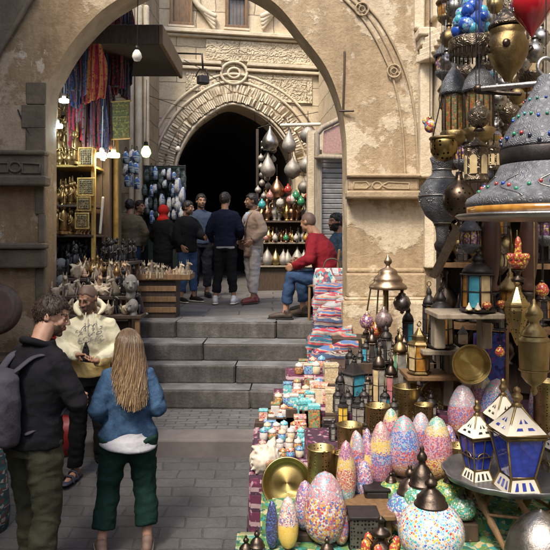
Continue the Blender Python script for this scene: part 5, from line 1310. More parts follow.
# ------------------------------------------------------------------ the lamp stall on the right
W_ = (.58, .53, .50); PK = (.46, .17, .22); LP = (.48, .29, .34); BL = (.06, .13, .46); LB = (.18, .38, .56); RD = (.45, .05, .05); OR = (.58, .24, .06); YE = (.66, .45, .08); GR = (.08, .28, .14); TQ = (.06, .40, .42); PU = (.22, .08, .24); NV = (.03, .04, .12); CR = (.60, .50, .34); LG = (.25, .42, .25)
mos = {
 'floral': mosaic('mos_floral', [[W_, RD, BL, OR, YE, W_, PU, OR, PK, W_], [LP, LP, PK, LP, LB, W_]], 70, stops=[.66]),
 'yellow': mosaic('mos_yellow', [[YE, YE, (.62, .40, .05), YE], [W_, PU, LP, W_, BL], [LP, PK, W_, LB]], 100, (.6, .45, .2), stops=[.50, .75]),
 'bands': mosaic('mos_bands', [[LG, LB, W_, TQ], [OR, PK, RD, CR], [YE, CR, YE], [LP, PU, PK]], 110, stops=[.28, .58, .74]),
 'pinkblue': mosaic('mos_pinkblue', [[W_, LB, BL, PK, BL, LP], [LP, PK, W_, PU, BL]], 100, stops=[.5]),
 'purple': mosaic('mos_purple', [[PU, LP, PK, RD, PU], [LP, BL, LB, PU], [YE, CR, YE], [CR, LP, PK]], 100, stops=[.38, .56, .74]),
 'big': mosaic('mos_big', [[OR, PK, CR, LP, OR], [PK, LP, LP, RD, BL], [LB, BL, LP, BL], [LP, TQ, PK]], 95, stops=[.25, .5, .78]),
 'fire': mosaic('mos_fire', [[OR, RD, YE, CR], [PK, LP, RD, PU, LP], [CR, YE, CR], [LG, TQ, CR]], 95, stops=[.4, .74, .86]),
 'rose': mosaic('mos_rose', [[RD, OR, PK, CR], [PK, RD, BL, LP], [LP, LB, W_, LP]], 100, stops=[.3, .62]),
 'navy': mosaic('mos_navy', [[NV, (.02, .02, .05), BL, NV]], 120, (.10, .10, .14)),
 'globe': mosaic('mos_globe', [[W_, LB, W_, RD, YE, LB, BL, TQ, W_, OR, LB]], 60, (.7, .68, .64)),
 'globepink': mosaic('mos_globepink', [[YE, OR, PK], [LP, PK, W_, PU], [BL, TQ, W_, BL]], 80, stops=[.35, .7]),
 'green': mosaic('mos_green', [[GR, (.20, .28, .04), YE, GR, (.04, .14, .07)]], 80, (.10, .16, .06)),
 'emerald': mosaic('mos_emerald', [[GR, W_, TQ, GR, (.04, .2, .1)]], 70, (.2, .3, .2)),
 'redyel': mosaic('mos_redyel', [[RD, OR, YE, RD]], 60, (.15, .05, .03)),
 'violet': mosaic('mos_violet', [[PU, (.12, .05, .12), LP, YE, PU]], 70, (.14, .09, .10)),
 'bluegl': mosaic('mos_bluegl', [[BL, TQ, (.02, .12, .45), LB, BL]], 45, (.3, .36, .42)),
 'dullp': mosaic('mos_dullp', [[(.20, .13, .14), (.26, .18, .16), (.15, .10, .11)]], 110, (.10, .08, .07)),
}
TIERS = [(.80, 2.50, 3.12, -.17, 'f'), (.88, 3.12, 3.40, -.06, 'f'), (.97, 3.40, 3.65, .13, 'm'), (1.06, 3.65, 3.95, .19, 'm'), (1.15, 3.95, 4.30, .42, 'm'), (1.24, 4.30, 4.70, .50, 'b'), (1.33, 4.70, 5.25, .60, 'b')]
STIERS = [(.86, 3.74, 4.75), (.99, 4.75, 5.3), (1.10, 5.3, 5.6)]
def snap(u, vb, tiers=None):
    T = [(t[0], t[1], t[2]) for t in (tiers or TIERS)]
    for i, (z, a, b_) in enumerate(T):
        vf, vk = HV+FP*(CAMH-z)/a, HV+FP*(CAMH-z)/b_
        if vk <= vb: 
            return min(b_-.03, max(a+.03, FP*(CAMH-z)/(vb-HV)))
        if i+1 < len(T):
            z2, a2, b2 = T[i+1]; vf2 = HV+FP*(CAMH-z2)/a2
            if vb > vf2:
                Y = b_-.06; zn = CAMH-(vb-HV)*Y/FP
                mb = MB(); mb.bbox(((u-275)/FP*Y, Y, (zn+z)/2), (.12, .10, max(zn-z, .004)), .004); mb.build('riser', M['wood_dark'], ds); return Y
    return T[-1][2]-.05
# ---- display tiers
ds = thing('display_tiers', 'tiered wooden display stand draped in cloth under the lamps', 'stand', (0, 0, 0))
floral = stripes('floral_cloth', [(.03, .16, .09), (.30, .34, .20), (.04, .22, .20), (.10, .20, .06), (.42, .36, .18), (.02, .10, .08)], 5, 0, wob=2, wobs=14, motif=.5, mscale=38)
maroon = stripes('maroon_cloth', [(.10, .02, .05), (.22, .05, .12), (.05, .02, .04), (.34, .24, .26)], 10, 2, motif=.3, mscale=50)
def tierbox(x0, x1, y0, y1, z, mat, front=None):
    mb = MB(); 
    def fn(i, j): return Vector((x0+(x1-x0)*i, y0+(y1-y0)*j, z+.006*mnoise.noise(Vector((i*14, j*9, z*5)))))
    mb.sheet(fn, 24, 12, .02)
    def fr(i, j): return Vector((x0+(x1-x0)*i, y0-.012+.015*sin(i*26+z*9)*j-.01*j, z-j*min(.42, z)))
    mb.sheet(fr, 40, 6, .01); 
    def sd_(i, j): return Vector((x0-.01*j+.012*sin(i*14)*j, y0+(y1-y0)*(1-i), z-j*min(.42, z)))
    mb.sheet(sd_, 20, 6, .01)
    mb.build('cloth_tier', mat, ds)
    mb = MB(); mb.box(((x0+x1)/2+.02, (y0+y1)/2+.02, z/2-.03), (x1-x0-.06, y1-y0-.04, z-.06)); mb.build('box_base', M['wood_dark'], ds)
brc = simple('brown_cloth', (.07, .045, .03), (.03, .02, .015), .95)
for (z, a, b_, x0, mm) in TIERS: tierbox(x0, 1.75, a, b_, z, {'f': floral, 'm': maroon, 'b': brc}[mm])
for (z, a, b_), x0 in zip(STIERS, (-.14, .0, .1)): tierbox(x0, .56, a, b_, z, maroon)

def egg(label, u, vt, vb, w, Y, m, cap=False, tilt=0):
    Y = snap(u, vb)
    k = Y/FP; H = (vb-vt)*k; R = w/2*k; b = P(u, vb, Y)
    t = thing('mosaic_lamp', label, 'lamp', b, random.uniform(0, 6), 'egg shaped mosaic glass lamps'); mb = MB()
    pr = []
    for i in range(21):
        f = i/20; r = R*(sin(pi*min(f*1.22, 1)**.62 if False else 0) if False else 0)
        z = H*f; x = f
        r = R*(max(0, (x*(1-x)))**.5)*2*(1.10-.42*x) if True else r
        pr.append((max(r, .0), z))
    mx = max(q[0] for q in pr); pr = [(q[0]*R/mx, q[1]) for q in pr]
    mb.lathe(pr, 26); mb.build('glass_shade', mos[m], t)
    mb = MB(); mb.lathe([(R*.34, -.004), (R*.38, .004), (R*.36, H*.035), (R*.2, H*.05)], 16); mb.build('base_ring', M['bronze'], t)
    if tilt: t.rotation_euler[0] = tilt
    return t
egg('large floral mosaic egg lamp with a pink top beside the brass plate', 325, 471, 543, 44, 3.02, 'floral')
egg('mosaic egg lamp with a plain yellow lower half at the stall edge', 288, 496, 549, 21, 2.95, 'yellow')
egg('slim mosaic egg lamp in pink, yellow, orange and green bands', 346, 440, 506, 20, 3.08, 'bands')
egg('small mosaic egg lamp in pink and blue on the dark stand', 364, 460, 500, 19, 3.12, 'pinkblue')
egg('purple mosaic egg lamp with a cream and yellow top', 381, 421, 487, 25, 3.35, 'purple')
egg('tall mosaic egg lamp with blue and pink top left of the green lamp', 404, 415, 477, 33, 3.42, 'big')
egg('mosaic egg lamp with green cream tip and orange base', 437, 416, 480, 32, 3.38, 'fire')
egg('mosaic egg lamp with lilac top and red base before the round tray', 463, 384, 438, 31, 3.75, 'rose')
egg('mosaic egg lamp in pink and teal behind the white lanterns', 497, 378, 436, 34, 3.7, 'big')
egg('dark navy slim cone lamp at the left end of the stall', 272, 500, 549, 13, 2.96, 'navy')
egg('mosaic lamp with a red top standing behind the slim banded lamp', 358, 432, 478, 15, 3.45, 'rose')
egg('small mosaic lamp with pale tip just left of the purple one', 367, 428, 470, 13, 3.5, 'pinkblue')
egg('mosaic egg lamp mostly hidden behind the right end of the plate', 310, 488, 536, 18, 3.2, 'rose')
egg('pink and white mosaic lamp at the far right behind the blue lantern', 541, 376, 430, 24, 3.6, 'pinkblue')
t = thing('lamp_stand', 'small dark block stand under the pink and blue mosaic lamp', 'stand', P(376, 505, snap(376, 505))); mb = MB(); mb.bbox((0, 0, .04), (.12, .1, .09), .01); mb.build('block', M['iron'], t); mb = MB(); mb.bbox((0, 0, .09), (.13, .11, .014), .004); mb.build('top', M['iron'], t)

def globe(label, u, v, r, Y, m, capr=.5, caph=1, finial=True):
    if Y > 2.9: Y = snap(u, v+r*.92)
    k = Y/FP; R = r*k; t = thing('mosaic_globe_lamp', label, 'lamp', P(u, v, Y), random.uniform(0, 6), 'round mosaic lamps with bronze domes'); mb = MB()
    mb.lathe([(R*.25, -R*.92)]+[(R*cos(a), R*.92*sin(a)) for a in [radians(x) for x in range(-72, 66, 6)]], 30); mb.build('glass_globe', mos[m], t)
    c = R*capr; z = R*.80; mb = MB()
    mb.lathe([(c*1.05, z-.1*c), (c*1.12, z), (c*1.08, z+.12*c), (c*.98, z+.18*c), (c*.92, z+.5*c*caph), (c*.55, z+.9*c*caph), (c*.30, z+1.05*c*caph), (c*.26, z+1.25*c*caph), (c*.40, z+1.32*c*caph), (c*.42, z+1.5*c*caph), (c*.25, z+1.68*c*caph), (c*.16, z+1.78*c*caph), (c*.2, z+1.9*c*caph), (0, z+2.1*c*caph)], 26); mb.build('dome_cap', M['bronze'], t)
    return t
globe('large white, blue and red mosaic globe lamp at the bottom of the photo', 431, 531, 33, 2.7, 'globe', .46)
globe('pink and blue mosaic globe lamp behind the large white one', 410, 512, 24, 3.0, 'globepink', .50, 1.15)
globe('mosaic globe lamp with tall bronze finial, furthest of the three bronze capped ones', 422, 500, 20, 3.25, 'emerald', .62, 1.5)
globe('small green and yellow mosaic globe lamp left of the table', 449, 496, 18, 3.35, 'green', .3)
globe('small emerald and white mosaic globe lamp under the table edge', 463, 508, 13, 3.25, 'emerald', .3)
globe('olive mosaic globe lamp between the egg lamps', 391, 492, 13, 3.3, 'green', .4)
# finials of dark lamps at lower left, knob
for (u, v, r, lb) in ((246, 553, 10, 'left of the two dark finial lamps at the bottom edge'), (257, 547, 10, 'right of the two dark finial lamps at the bottom edge')):
    globe(lb, u, v+7, r, 2.85, 'navy', .72, 1.15)
t = globe('black knobbed lamp peeping up before the floral egg lamp', 327, 560, 11, 2.8, 'redyel', .62, 1.1)
# bronze chandelier with red and yellow arms
t = thing('cluster_lamp', 'bronze cluster lamp with red and yellow side globes at the bottom', 'lamp', P(381, 548, 2.75)); k = 2.75/FP
mb = MB(); mb.lathe([(0, -12*k), (11*k, -10*k), (12*k, 0), (9*k, 4*k), (4*k, 8*k), (5*k, 12*k), (10*k, 14*k), (8*k, 18*k), (3*k, 20*k), (3*k, 26*k), (5*k, 28*k), (2*k, 31*k), (0, 33*k)], 22); mb.build('body', M['bronze'], t)
for a in range(6):
    an = a*pi/3+.2; mb = MB(); mb.lathe([(0, -9*k), (4*k, -7*k), (5*k, 0), (4*k, 6*k), (2*k, 8*k), (0, 9*k)], 14, M=Matrix.Translation((16*k*cos(an), 16*k*sin(an), 2*k))); mb.build('side_globe', mos['redyel'], t)
    mb = MB(); mb.tube([(9*k*cos(an), 9*k*sin(an), 6*k), (14*k*cos(an), 14*k*sin(an), 12*k), (16*k*cos(an), 16*k*sin(an), 9*k)], .004, 6); mb.build('arm', M['bronze'], t)
# wooden bench shelf with filigree box below
t = thing('bench_shelf', 'short plain wooden shelf board carrying slim mosaic lamps', 'shelf', P(363, 508, 3.08)); k = 3.08/FP
mb = MB(); mb.bbox((0, .04, -.012), (60*k, .26, .026), .006); mb.build('board', M['wood'], t)
for s_ in (-1, 1): mb = MB(); mb.bbox((s_*24*k, .05, -.10), (.03, .2, .15), .005); mb.build('leg', M['wood'], t)
t = thing('filigree_box', 'black filigree lantern box beneath the wooden shelf', 'lantern', P(363, 545, 3.0)); mb = MB(); mb.bbox((0, 0, .07), (.13, .12, .15), .006); mb.build('pierced_panel', M['iron_pierced'], t)
mb = MB()
for z in (0, .15): mb.bbox((0, 0, z), (.145, .135, .014), .004)
mb.build('frame', M['iron'], t)
# brass plates
def plate(label, u, v, r, Y, tilt=78, mat=None, rz=0, nm='brass_plate'):
    k = Y/FP*r; t = thing(nm, label, 'plate', P(u, v, Y), rz); RM = Matrix.Rotation(radians(tilt), 4, 'X')
    mb = MB(); mb.lathe([(0, .0), (k*.6, .002), (k*.82, .0), (k*.86, .012), (k*.93, .016), (k, .030), (k*1.0, .024), (k*.92, .006), (k*.8, -.008), (0, -.008)], 56, M=RM); mb.build('dish', mat or M['brass_turned'], t)
    mb = MB(); pts = [RM @ Vector((k*cos(a*pi/28), k*sin(a*pi/28), .028)) for a in range(57)]; mb.tube(pts, .0045, 6, round_ends=False); mb.build('rim', M['brass'], t); return t
b = NB('brass_turned'); v = b.coord('Object'); sx = b.n('ShaderNodeSeparateXYZ'); b.l(v, sx.inputs[0]); ln = b.n('ShaderNodeVectorMath', operation='LENGTH'); b.l(v, ln.inputs[0])
rg = b.math('SINE', b.math('MULTIPLY', ln.outputs['Value'], 1500)); b.b.inputs['Anisotropic'].default_value = .8
M['brass_turned'] = b.end(b.ramp(b.noise(v, 14, 5), [(.3, (.34, .25, .09)), (.7, (.56, .42, .16))]), .30, 1, b.bump(rg, .35, .001))
engr = pierced('brass_chased', (.46, .34, .16), (.24, .17, .08), sc=38, thr=.05, engr=1, rough=.38)
plate('turned brass plate leaning at the front left of the stall', 287, 483, 24.5, 3.35, 74)
plate('small shiny brass pan standing upright before the purple cloth', 470, 364, 19, 3.75, 84)
plate('large chased brass tray leaning behind the egg lamps', 444, 403, 26, 4.05, 76, engr)
plate('dull brass tray partly hidden right of the chased tray', 452, 437, 24, 3.95, 76, M['brass_old'])
# brass pierced cylinders
def cyl(label, u, vt, vb, w, Y):
    Y = snap(u, vb)
    k = Y/FP; H = (vb-vt)*k; R = w*k/2; t = thing('brass_candle_holder', label, 'candle holder', P(u, vb, Y), random.uniform(0, 6), 'pierced brass cylinders'); mb = MB()
    mb.lathe([(R*.97, 0), (R, .004), (R, H-.004), (R*1.02, H), (R*.96, H), (R*.95, .02), (0, .02)], 30); mb.build('pierced_wall', M['brass_pierced'], t)
    mb = MB()
    for z in (H-.004,): mb.tube([(R*1.01*cos(a*pi/15), R*1.01*sin(a*pi/15), z) for a in range(31)], .0035, 6, round_ends=False)
    mb.build('rim', M['brass'], t); return t
cyl('tallest pierced brass cylinder, under the boards', 407, 386, 428, 27, 3.9); cyl('pierced brass cylinder just left of the tallest one', 378, 405, 437, 25, 3.9)
cyl('pierced brass cylinder right of the little boxes', 321, 447, 482, 27, 3.6); cyl('narrow pierced brass cylinder between the boxes and the mosaic lamps', 350, 424, 458, 25, 3.75)
cyl('pierced brass cylinder behind the slim banded lamp', 341, 452, 480, 16, 3.7); cyl('tall pierced brass cylinder at the right edge behind the blue lantern', 546, 380, 440, 24, 3.5)
cyl('grey pewter toned cylinder right of the orange based egg lamp', 459, 445, 482, 22, 3.5)
cyl('short pierced brass cylinder low behind the navy cloth', 424, 404, 436, 18, 4.1)

# lanterns
gls = {'amber': glass('gl_amber', (.46, .23, .04), (.22, .09, .015)), 'blue': glass('gl_blue', (.02, .05, .38), (.01, .02, .16)), 'aqua': glass('gl_aqua', (.08, .40, .50), (.04, .2, .3)), 'green': glass('gl_green', (.30, .60, .38), (.05, .3, .22), scale=45), 'clear': glass('gl_clear', (.34, .32, .28), (.14, .13, .12)), 'dark': glass('gl_dark', (.06, .05, .05), (.02, .02, .02)), 'yellow': glass('gl_yellow', (.72, .50, .08), (.5, .3, .04)), 'cream': glass('gl_cream', (.60, .48, .28), (.4, .3, .15)), 'pink': glass('gl_pink', (.45, .18, .18), (.3, .1, .12))}
def lantern(label, u, vt, vb, w, Y, cols, frame='iron', n=6, style='onion', flare=1.0, hang=False, group='metal and glass lanterns', rz=None):
    if not hang and u not in (478, 441, 419, 447, 275): Y = snap(u, vb)
    k = Y/FP; H = (vb-vt)*k; R = w*k/2; fm = M[frame]
    t = thing('lantern', label, 'lantern', P(u, vb, Y), random.uniform(0, 1) if rz is None else rz, group)
    ph = pi/n; zb, zt = H*.07, H*.56; Rb, Rt = R*.80/flare if flare >= 1 else R*.8, R*.80*flare if flare < 1 else R*.80
    if flare > 1: Rb, Rt = R*.62, R*.95
    mb = MB(); mb.lathe([(R*.95 if flare <= 1 else R*.8, 0), (R*.98 if flare <= 1 else R*.8, H*.02), (R*.8, H*.05), (Rb*1.05, zb), (0, zb)], n, phase=ph, smooth=False)
    mb.lathe([(0, zt-.001), (Rt*1.12, zt), (Rt*1.2, zt+H*.015), (Rt*1.12, zt+H*.03), (0, zt+H*.03)], n, phase=ph, smooth=False)
    for i in range(n):
        a = 2*pi*i/n+ph; mb.tube([(Rb*1.03*cos(a), Rb*1.03*sin(a), zb), (Rt*1.03*cos(a), Rt*1.03*sin(a), zt)], R*.055, 6, round_ends=False)
    for f in (.5,):
        z = zb+(zt-zb)*f; rr = Rb+(Rt-Rb)*f
        mb.tube([(rr*1.01*cos(2*pi*i/n+ph), rr*1.01*sin(2*pi*i/n+ph), z) for i in range(n+1)], R*.03, 5, round_ends=False)
    mb.build('frame', fm, t)
    for i in range(n):
        a, c = 2*pi*i/n+ph, 2*pi*(i+1)/n+ph; q = .97; qq = []
        A = Vector((Rb*q*cos(a), Rb*q*sin(a), zb)); B = Vector((Rb*q*cos(c), Rb*q*sin(c), zb)); C_ = Vector((Rt*q*cos(c), Rt*q*sin(c), zt)); D = Vector((Rt*q*cos(a), Rt*q*sin(a), zt))
        mb = MB(); nn = Vector((cos((a+c)/2), sin((a+c)/2), 0)); mb.prism([A, B, C_, D], -nn*.003); mb.build('glass_pane', gls[cols[i % len(cols)]], t)
    z0 = zt+H*.03; hr = H-z0; mb = MB()
    if style == 'onion': mb.lathe([(Rt*1.05, z0), (Rt*1.0, z0+hr*.12), (Rt*.8, z0+hr*.26), (Rt*.5, z0+hr*.36), (Rt*.36, z0+hr*.42), (Rt*.42, z0+hr*.47), (Rt*.46, z0+hr*.55), (Rt*.28, z0+hr*.68), (Rt*.10, z0+hr*.76), (Rt*.09, z0+hr*.80)], 16)
    elif style == 'pyramid': mb.lathe([(Rt*1.1, z0), (Rt*.95, z0+hr*.05), (Rt*.25, z0+hr*.62), (Rt*.22, z0+hr*.66)], n, phase=ph, smooth=False); mb.lathe([(Rt*.2, z0+hr*.66), (Rt*.24, z0+hr*.70), (Rt*.10, z0+hr*.78)], 10)
    else: mb.lathe([(Rt*1.1, z0), (Rt*1.0, z0+hr*.08), (Rt*.72, z0+hr*.14), (Rt*.74, z0+hr*.34), (Rt*.55, z0+hr*.40), (Rt*.30, z0+hr*.56), (Rt*.12, z0+hr*.72)], n, phase=ph, smooth=False)
    mb.build('roof', fm, t)
    mb = MB(); rr = hr*.11; cz = z0+hr*.80+rr; mb.tube([(rr*cos(a*pi/8), 0, cz+rr*sin(a*pi/8)) for a in range(17)], R*.05, 6, round_ends=False)
    if hang: mb.tube([(0, 0, cz+rr), (0, 0, cz+rr+.5)], .004, 5)
    mb.build('hanging_ring' if hang else 'ring', fm, t); return t
lantern('large black lantern with turquoise and amber arched panes on the upper board', 478, 247, 311, 38, 3.5, ['amber', 'aqua', 'cream'], 'iron', 8)
lantern('black lantern with tall amber panes before the pale wall', 441, 287, 347, 30, 3.9, ['amber', 'cream', 'dark'], 'iron', 6, flare=.92)
lantern('small lantern with square golden panes standing on the lower board', 419, 322, 373, 25, 3.95, ['cream', 'amber'], 'brass_old', 6, 'tier')
lantern('bright green arabesque glass lantern left of the golden one', 400, 328, 386, 17, 4.0, ['green', 'green', 'clear'], 'brass_old', 4, 'onion', rz=.2)
lantern('ornate dark lantern with pale panes left of the green one', 379, 340, 405, 16, 4.1, ['cream', 'clear'], 'bronze', 6, 'onion')
lantern('ornate dark lantern with brown panes just right of the pale paned one', 391, 352, 407, 15, 4.0, ['pink', 'clear', 'cream'], 'bronze', 6, 'onion')
lantern('dark house shaped lantern with a peaked roof before the pier', 354, 356, 397, 28, 4.3, ['dark', 'clear', 'aqua'], 'iron', 4, 'pyramid', rz=.6)
lantern('little dark lantern with yellow glass in the left front corner', 343, 392, 425, 13, 4.0, ['yellow'], 'iron', 6, 'tier')
lantern('little dark lantern with clear glass beside the yellow one', 357, 392, 426, 13, 4.0, ['clear'], 'iron', 6, 'tier')
lantern('slim dark lantern at the left end behind the yellow glass one', 340, 366, 405, 11, 4.2, ['clear', 'dark'], 'iron', 6)
lantern('dark filigree lantern standing high behind the green one', 372, 322, 372, 13, 4.5, ['clear', 'dark'], 'bronze', 6)
lantern('dark filigree lantern between the amber and golden ones', 429, 282, 336, 15, 4.5, ['dark', 'amber'], 'iron', 6)
lantern('dark filigree lantern with a blue tinge before the amber panes', 408, 300, 352, 14, 4.6, ['dark', 'aqua'], 'iron', 6)
lantern('brown lantern rising behind the black amber one', 458, 276, 330, 16, 4.3, ['dark', 'cream'], 'bronze', 6, 'tier')
lantern('dark lantern low behind the golden pane one', 386, 322, 362, 14, 4.7, ['dark', 'clear'], 'iron', 6)
lantern('dark squat lantern on the left of the lower board', 447, 340, 372, 16, 4.1, ['dark', 'clear'], 'bronze', 6)
lantern('dark lantern with cloudy panes under the lower board', 430, 376, 404, 13, 4.3, ['clear', 'dark'], 'iron', 6)
# white and blue lanterns on the tray table
def wlantern(label, u, vt, vb, w, Y, blue='blue', arc=False, rz=.15):
    k = Y/FP; H = (vb-vt)*k; R = w*k/2*1.25; t = thing('white_lantern', label, 'lantern', P(u, vb, Y), rz+pi/4*0, 'white metal lanterns with blue glass'); n = 4; ph = pi/4
    Rb, Rt = R*.62, R*1.0; z0, z1, z2, z3 = 0, H*.15, H*.48, H*.80; s2 = sqrt(2)*.80
    def quadpanel(mb, ra, rb, za, zb, mi=0):
        for i in range(4):
            a, c = 2*pi*i/4+ph, 2*pi*(i+1)/4+ph; A = Vector((ra*cos(a), ra*sin(a), za)); B = Vector((ra*cos(c), ra*sin(c), za)); C_ = Vector((rb*cos(c), rb*sin(c), zb)); D = Vector((rb*cos(a), rb*sin(a), zb)); nn = (B-A).cross(D-A).normalized()
            mb.prism([A, B, C_, D], -nn*.004, mi)
    mb = MB(); quadpanel(mb, R*.86, Rb*.95, z0, z1); mb.build('base', M['white_paint'], t)
    mb = MB(); quadpanel(mb, Rb*.96, Rt*.94, z1, z2+H*.06); mb.build('glass_panes', gls[blue], t)
    mb = MB(); quadpanel(mb, Rt*1.04, R*.14, z2+H*.09, z3); mb.build('roof', M['white_paint'], t)
    mb = MB(); r_ = R*.045
    for i in range(4):
        a = 2*pi*i/4+ph; d = Vector((cos(a), sin(a), 0)); mb.tube([d*R*.88, d*Rb+Vector((0, 0, z1)), d*Rt*1.0+Vector((0, 0, z2+H*.07)), d*R*.15+Vector((0, 0, z3))], r_, 6)
    for rr, z in ((R*.88, .0), (Rb*.98, z1), (Rt*1.02, z2+H*.055), (Rt*1.08, z2+H*.085)): mb.tube([(rr*cos(2*pi*i/4+ph), rr*sin(2*pi*i/4+ph), z) for i in range(5)], r_*1.25, 6)
    # tracery bars across each pane
    if arc:
        for i in range(4):
            a = 2*pi*(i+.5)/4+ph; d = Vector((cos(a), sin(a), 0)); e = Vector((-sin(a), cos(a), 0)); zz = (z1+z2)/2; q = (Rb+Rt)/2*.72; L = q*.8
            mb.tube([d*Rb*.72+Vector((0, 0, z1)), d*Rt*.72+Vector((0, 0, z2+H*.05))], r_*.8, 5); mb.tube([d*q-e*L+Vector((0, 0, zz)), d*q+e*L+Vector((0, 0, zz))], r_*.8, 5)
            mb.tube([d*q*1.02+e*L*.75*cos(x*pi/8)+Vector((0, 0, zz+L*.5*sin(x*pi/8))) for x in range(9)], r_*.7, 5)
    mb.lathe([(R*.16, z3), (R*.20, z3+H*.01), (R*.10, z3+H*.03), (R*.10, z3+H*.045), (R*.19, z3+H*.07), (R*.19, z3+H*.10), (R*.10, z3+H*.125), (R*.13, z3+H*.145), (R*.10, z3+H*.175), (0, z3+H*.19)], 14)
    mb.build('gilt_frame', M['brass_old'], t)
    mb = MB()
    for i in range(4):   # cut outs of the roof and base, small dark pieces let into the white metal
        a = 2*pi*(i+.5)/4+ph; d = Vector((cos(a), sin(a), 0)); e = Vector((-sin(a), cos(a), 0))
        def pt(f, x, base=False):
            if base: rr, z = R*.86*.7071+(Rb*.95-R*.86)*.7071*f, z0+(z1-z0)*f
            else: rr, z = Rt*1.04*.7071+(R*.14-Rt*1.04)*.7071*f, z2+H*.09+(z3-z2-H*.09)*f
            return d*(rr+.0025)+e*x+Vector((0, 0, z))
        for s_ in (-1, 1):
            mb.prism([pt(.18, s_*R*.10), pt(.18, s_*R*.34), pt(.27, s_*R*.27), pt(.27, s_*R*.10)], -d*.001); mb.prism([pt(.42, s_*R*.05), pt(.42, s_*R*.16), pt(.58, s_*R*.05)], -d*.001)
            mb.prism([pt(.3, s_*R*.22, True), pt(.3, s_*R*.36, True), pt(.75, s_*R*.26, True), pt(.75, s_*R*.20, True)], -d*.001)
        mb.prism([pt(.3, -R*.07, True), pt(.3, R*.07, True), pt(.75, R*.06, True), pt(.75, -R*.06, True)], -d*.001)
    mb.build('cut_outs', gls['blue'] if not arc else gls['dark'], t); return t
ZT = 2.2-(478-240)/650*3.0
wlantern('large white lantern with plain deep blue panes on the round table', 517, 385, 490, 45, 2.88, 'blue', False, .12)
wlantern('smaller white lantern with blue panes and a barred arch', 477, 399, 480, 30, 3.02, 'blue', True, .3)
wlantern('white pierced lantern half hidden behind the two in front', 503, 377, 468, 32, 3.35, 'blue', True, .1)
wlantern('white lantern cut by the right edge of the photo', 556, 415, 486, 30, 3.1, 'clear', True, .2)
# tray table
t = thing('tray_table', 'low wooden folding table topped with a scalloped grey metal tray', 'table', (( 510-275)/FP*3.05, 3.05, ZT-.002)); mb = MB()
pr = []
for ring_, (rr, z) in enumerate(((0, -.004), (.26, -.004), (.285, 0), (.295, .018), (.305, .022), (.305, .016), (.292, -.008), (.26, -.014), (0, -.014))):
    pr.append((rr, z))
vs = []; seg = 96
for rr, z in pr:
    for q in range(seg):
        a = 2*pi*q/seg; s_ = 1+(.035*abs(sin(a*6)) if rr > .25 else 0); vs.append((rr*s_*cos(a), rr*s_*sin(a)*.92, z))
mb.add(vs, [(i*seg+q, i*seg+(q+1) % seg, (i+1)*seg+(q+1) % seg, (i+1)*seg+q) for i in range(len(pr)-1) for q in range(seg)])
mb.build('tray', simple('pewter', (.22, .22, .23), (.12, .12, .13), .4, .8, scale=8, bs=60), t)
for q in range(6):
    a = q*pi/3+.3; b_ = a+.9; top_ = Vector((.21*cos(a), .19*sin(a), -.016)); bot = Vector((.20*cos(b_), .18*sin(b_), -(ZT-.81)))
    mb = MB(); mb.tube([top_, top_.lerp(bot, .25), top_.lerp(bot, .32), top_.lerp(bot, .5), top_.lerp(bot, .55), top_.lerp(bot, .95), bot], [.014, .014, .019, .012, .018, .012, .014], 8); mb.build('leg', M['wood'], t)
mb = MB(); 
for q in range(6): a, b_ = q*pi/3+.3+.45, (q+1)*pi/3+.3+.45; mb.tube([(.185*cos(a), .17*sin(a), -.14), (.185*cos(b_), .17*sin(b_), -.14)], .008, 6)
mb.build('stretcher', M['wood'], t)
t = thing('hammered_bowl', 'grey hammered metal dome lying at the lower right corner', 'bowl', P(541, 565, 2.7)); k = 2.7/FP; mb = MB(); mb.lathe([(34*k, 0), (36*k, .004), (35*k, 12*k), (30*k, 30*k), (20*k, 44*k), (8*k, 52*k), (4*k, 53*k), (0, 56*k)], 30); mb.build('dome', M['silver'], t); mb = MB(); mb.tube([(36*k*cos(a*pi/14), 36*k*sin(a*pi/14), .004) for a in range(29)], .005, 6, round_ends=False); mb.build('rim', M['bronze'], t)
# boards with block supports
def board(label, u0, u1, v, Y, dep=.30, mat='wood_grey'):
    a, b_ = P(u0, v, Y), P(u1, v, Y); t = thing('shelf_board', label, 'shelf', ((a.x+b_.x)/2, Y+dep/2-.08, a.z)); mb = MB(); mb.bbox((0, 0, -.014), (b_.x-a.x, dep, .028), .005); mb.build('board', M[mat], t)
    for s_ in (-1, 1): mb = MB(); mb.bbox((s_*(b_.x-a.x)*.36, .04, -.028-.09), (.06, .10, .18), .008); mb.build('block', M['wood_grey'], t)
    return t
board('lower weathered board carrying the golden lantern', 405, 458, 374, 3.95, .26, 'wood'); board('upper weathered board carrying the large black lantern', 434, 500, 312.5, 3.5)
board('narrow board under the black amber lantern', 420, 462, 348.5, 3.9)
t = thing('hanging_cloth', 'blue and purple patterned cloth hanging behind the brass pan', 'cloth', P(489, 333, 3.95)); mb = MB(); mb.sheet(lambda i, j: Vector(((i-.5)*.19, .014*sin(i*12+j*2), -.42*j)), 18, 14, .006); mb.build('cloth', stripes('indigo_cloth', [(.03, .04, .22), (.10, .03, .16), (.02, .02, .10), (.18, .05, .20), (.05, .08, .30)], 7, 0, wob=1, motif=.4, mscale=60), t)
mb = MB(); mb.bbox((.11, .01, -.2), (.022, .03, .46), .004); mb.build('post', M['wood'], t)
for i, (u, c, lb) in enumerate(((469, 'white_paint', 'left of the two small white cones on the upper board'), (478, 'white_paint', 'right of the two small white cones on the upper board'))):
    t = thing('cone_ornament', lb, 'ornament', P(u, 310.5, 3.42)); mb = MB(); mb.lathe([(.016, 0), (.017, .01), (.004, .034), (.004, .038), (0, .042)], 12); mb.build('cone', M[c], t); mb = MB(); mb.lathe([(.018, 0), (.019, .004), (.018, .007)], 12); mb.build('base', M['brass'], t)
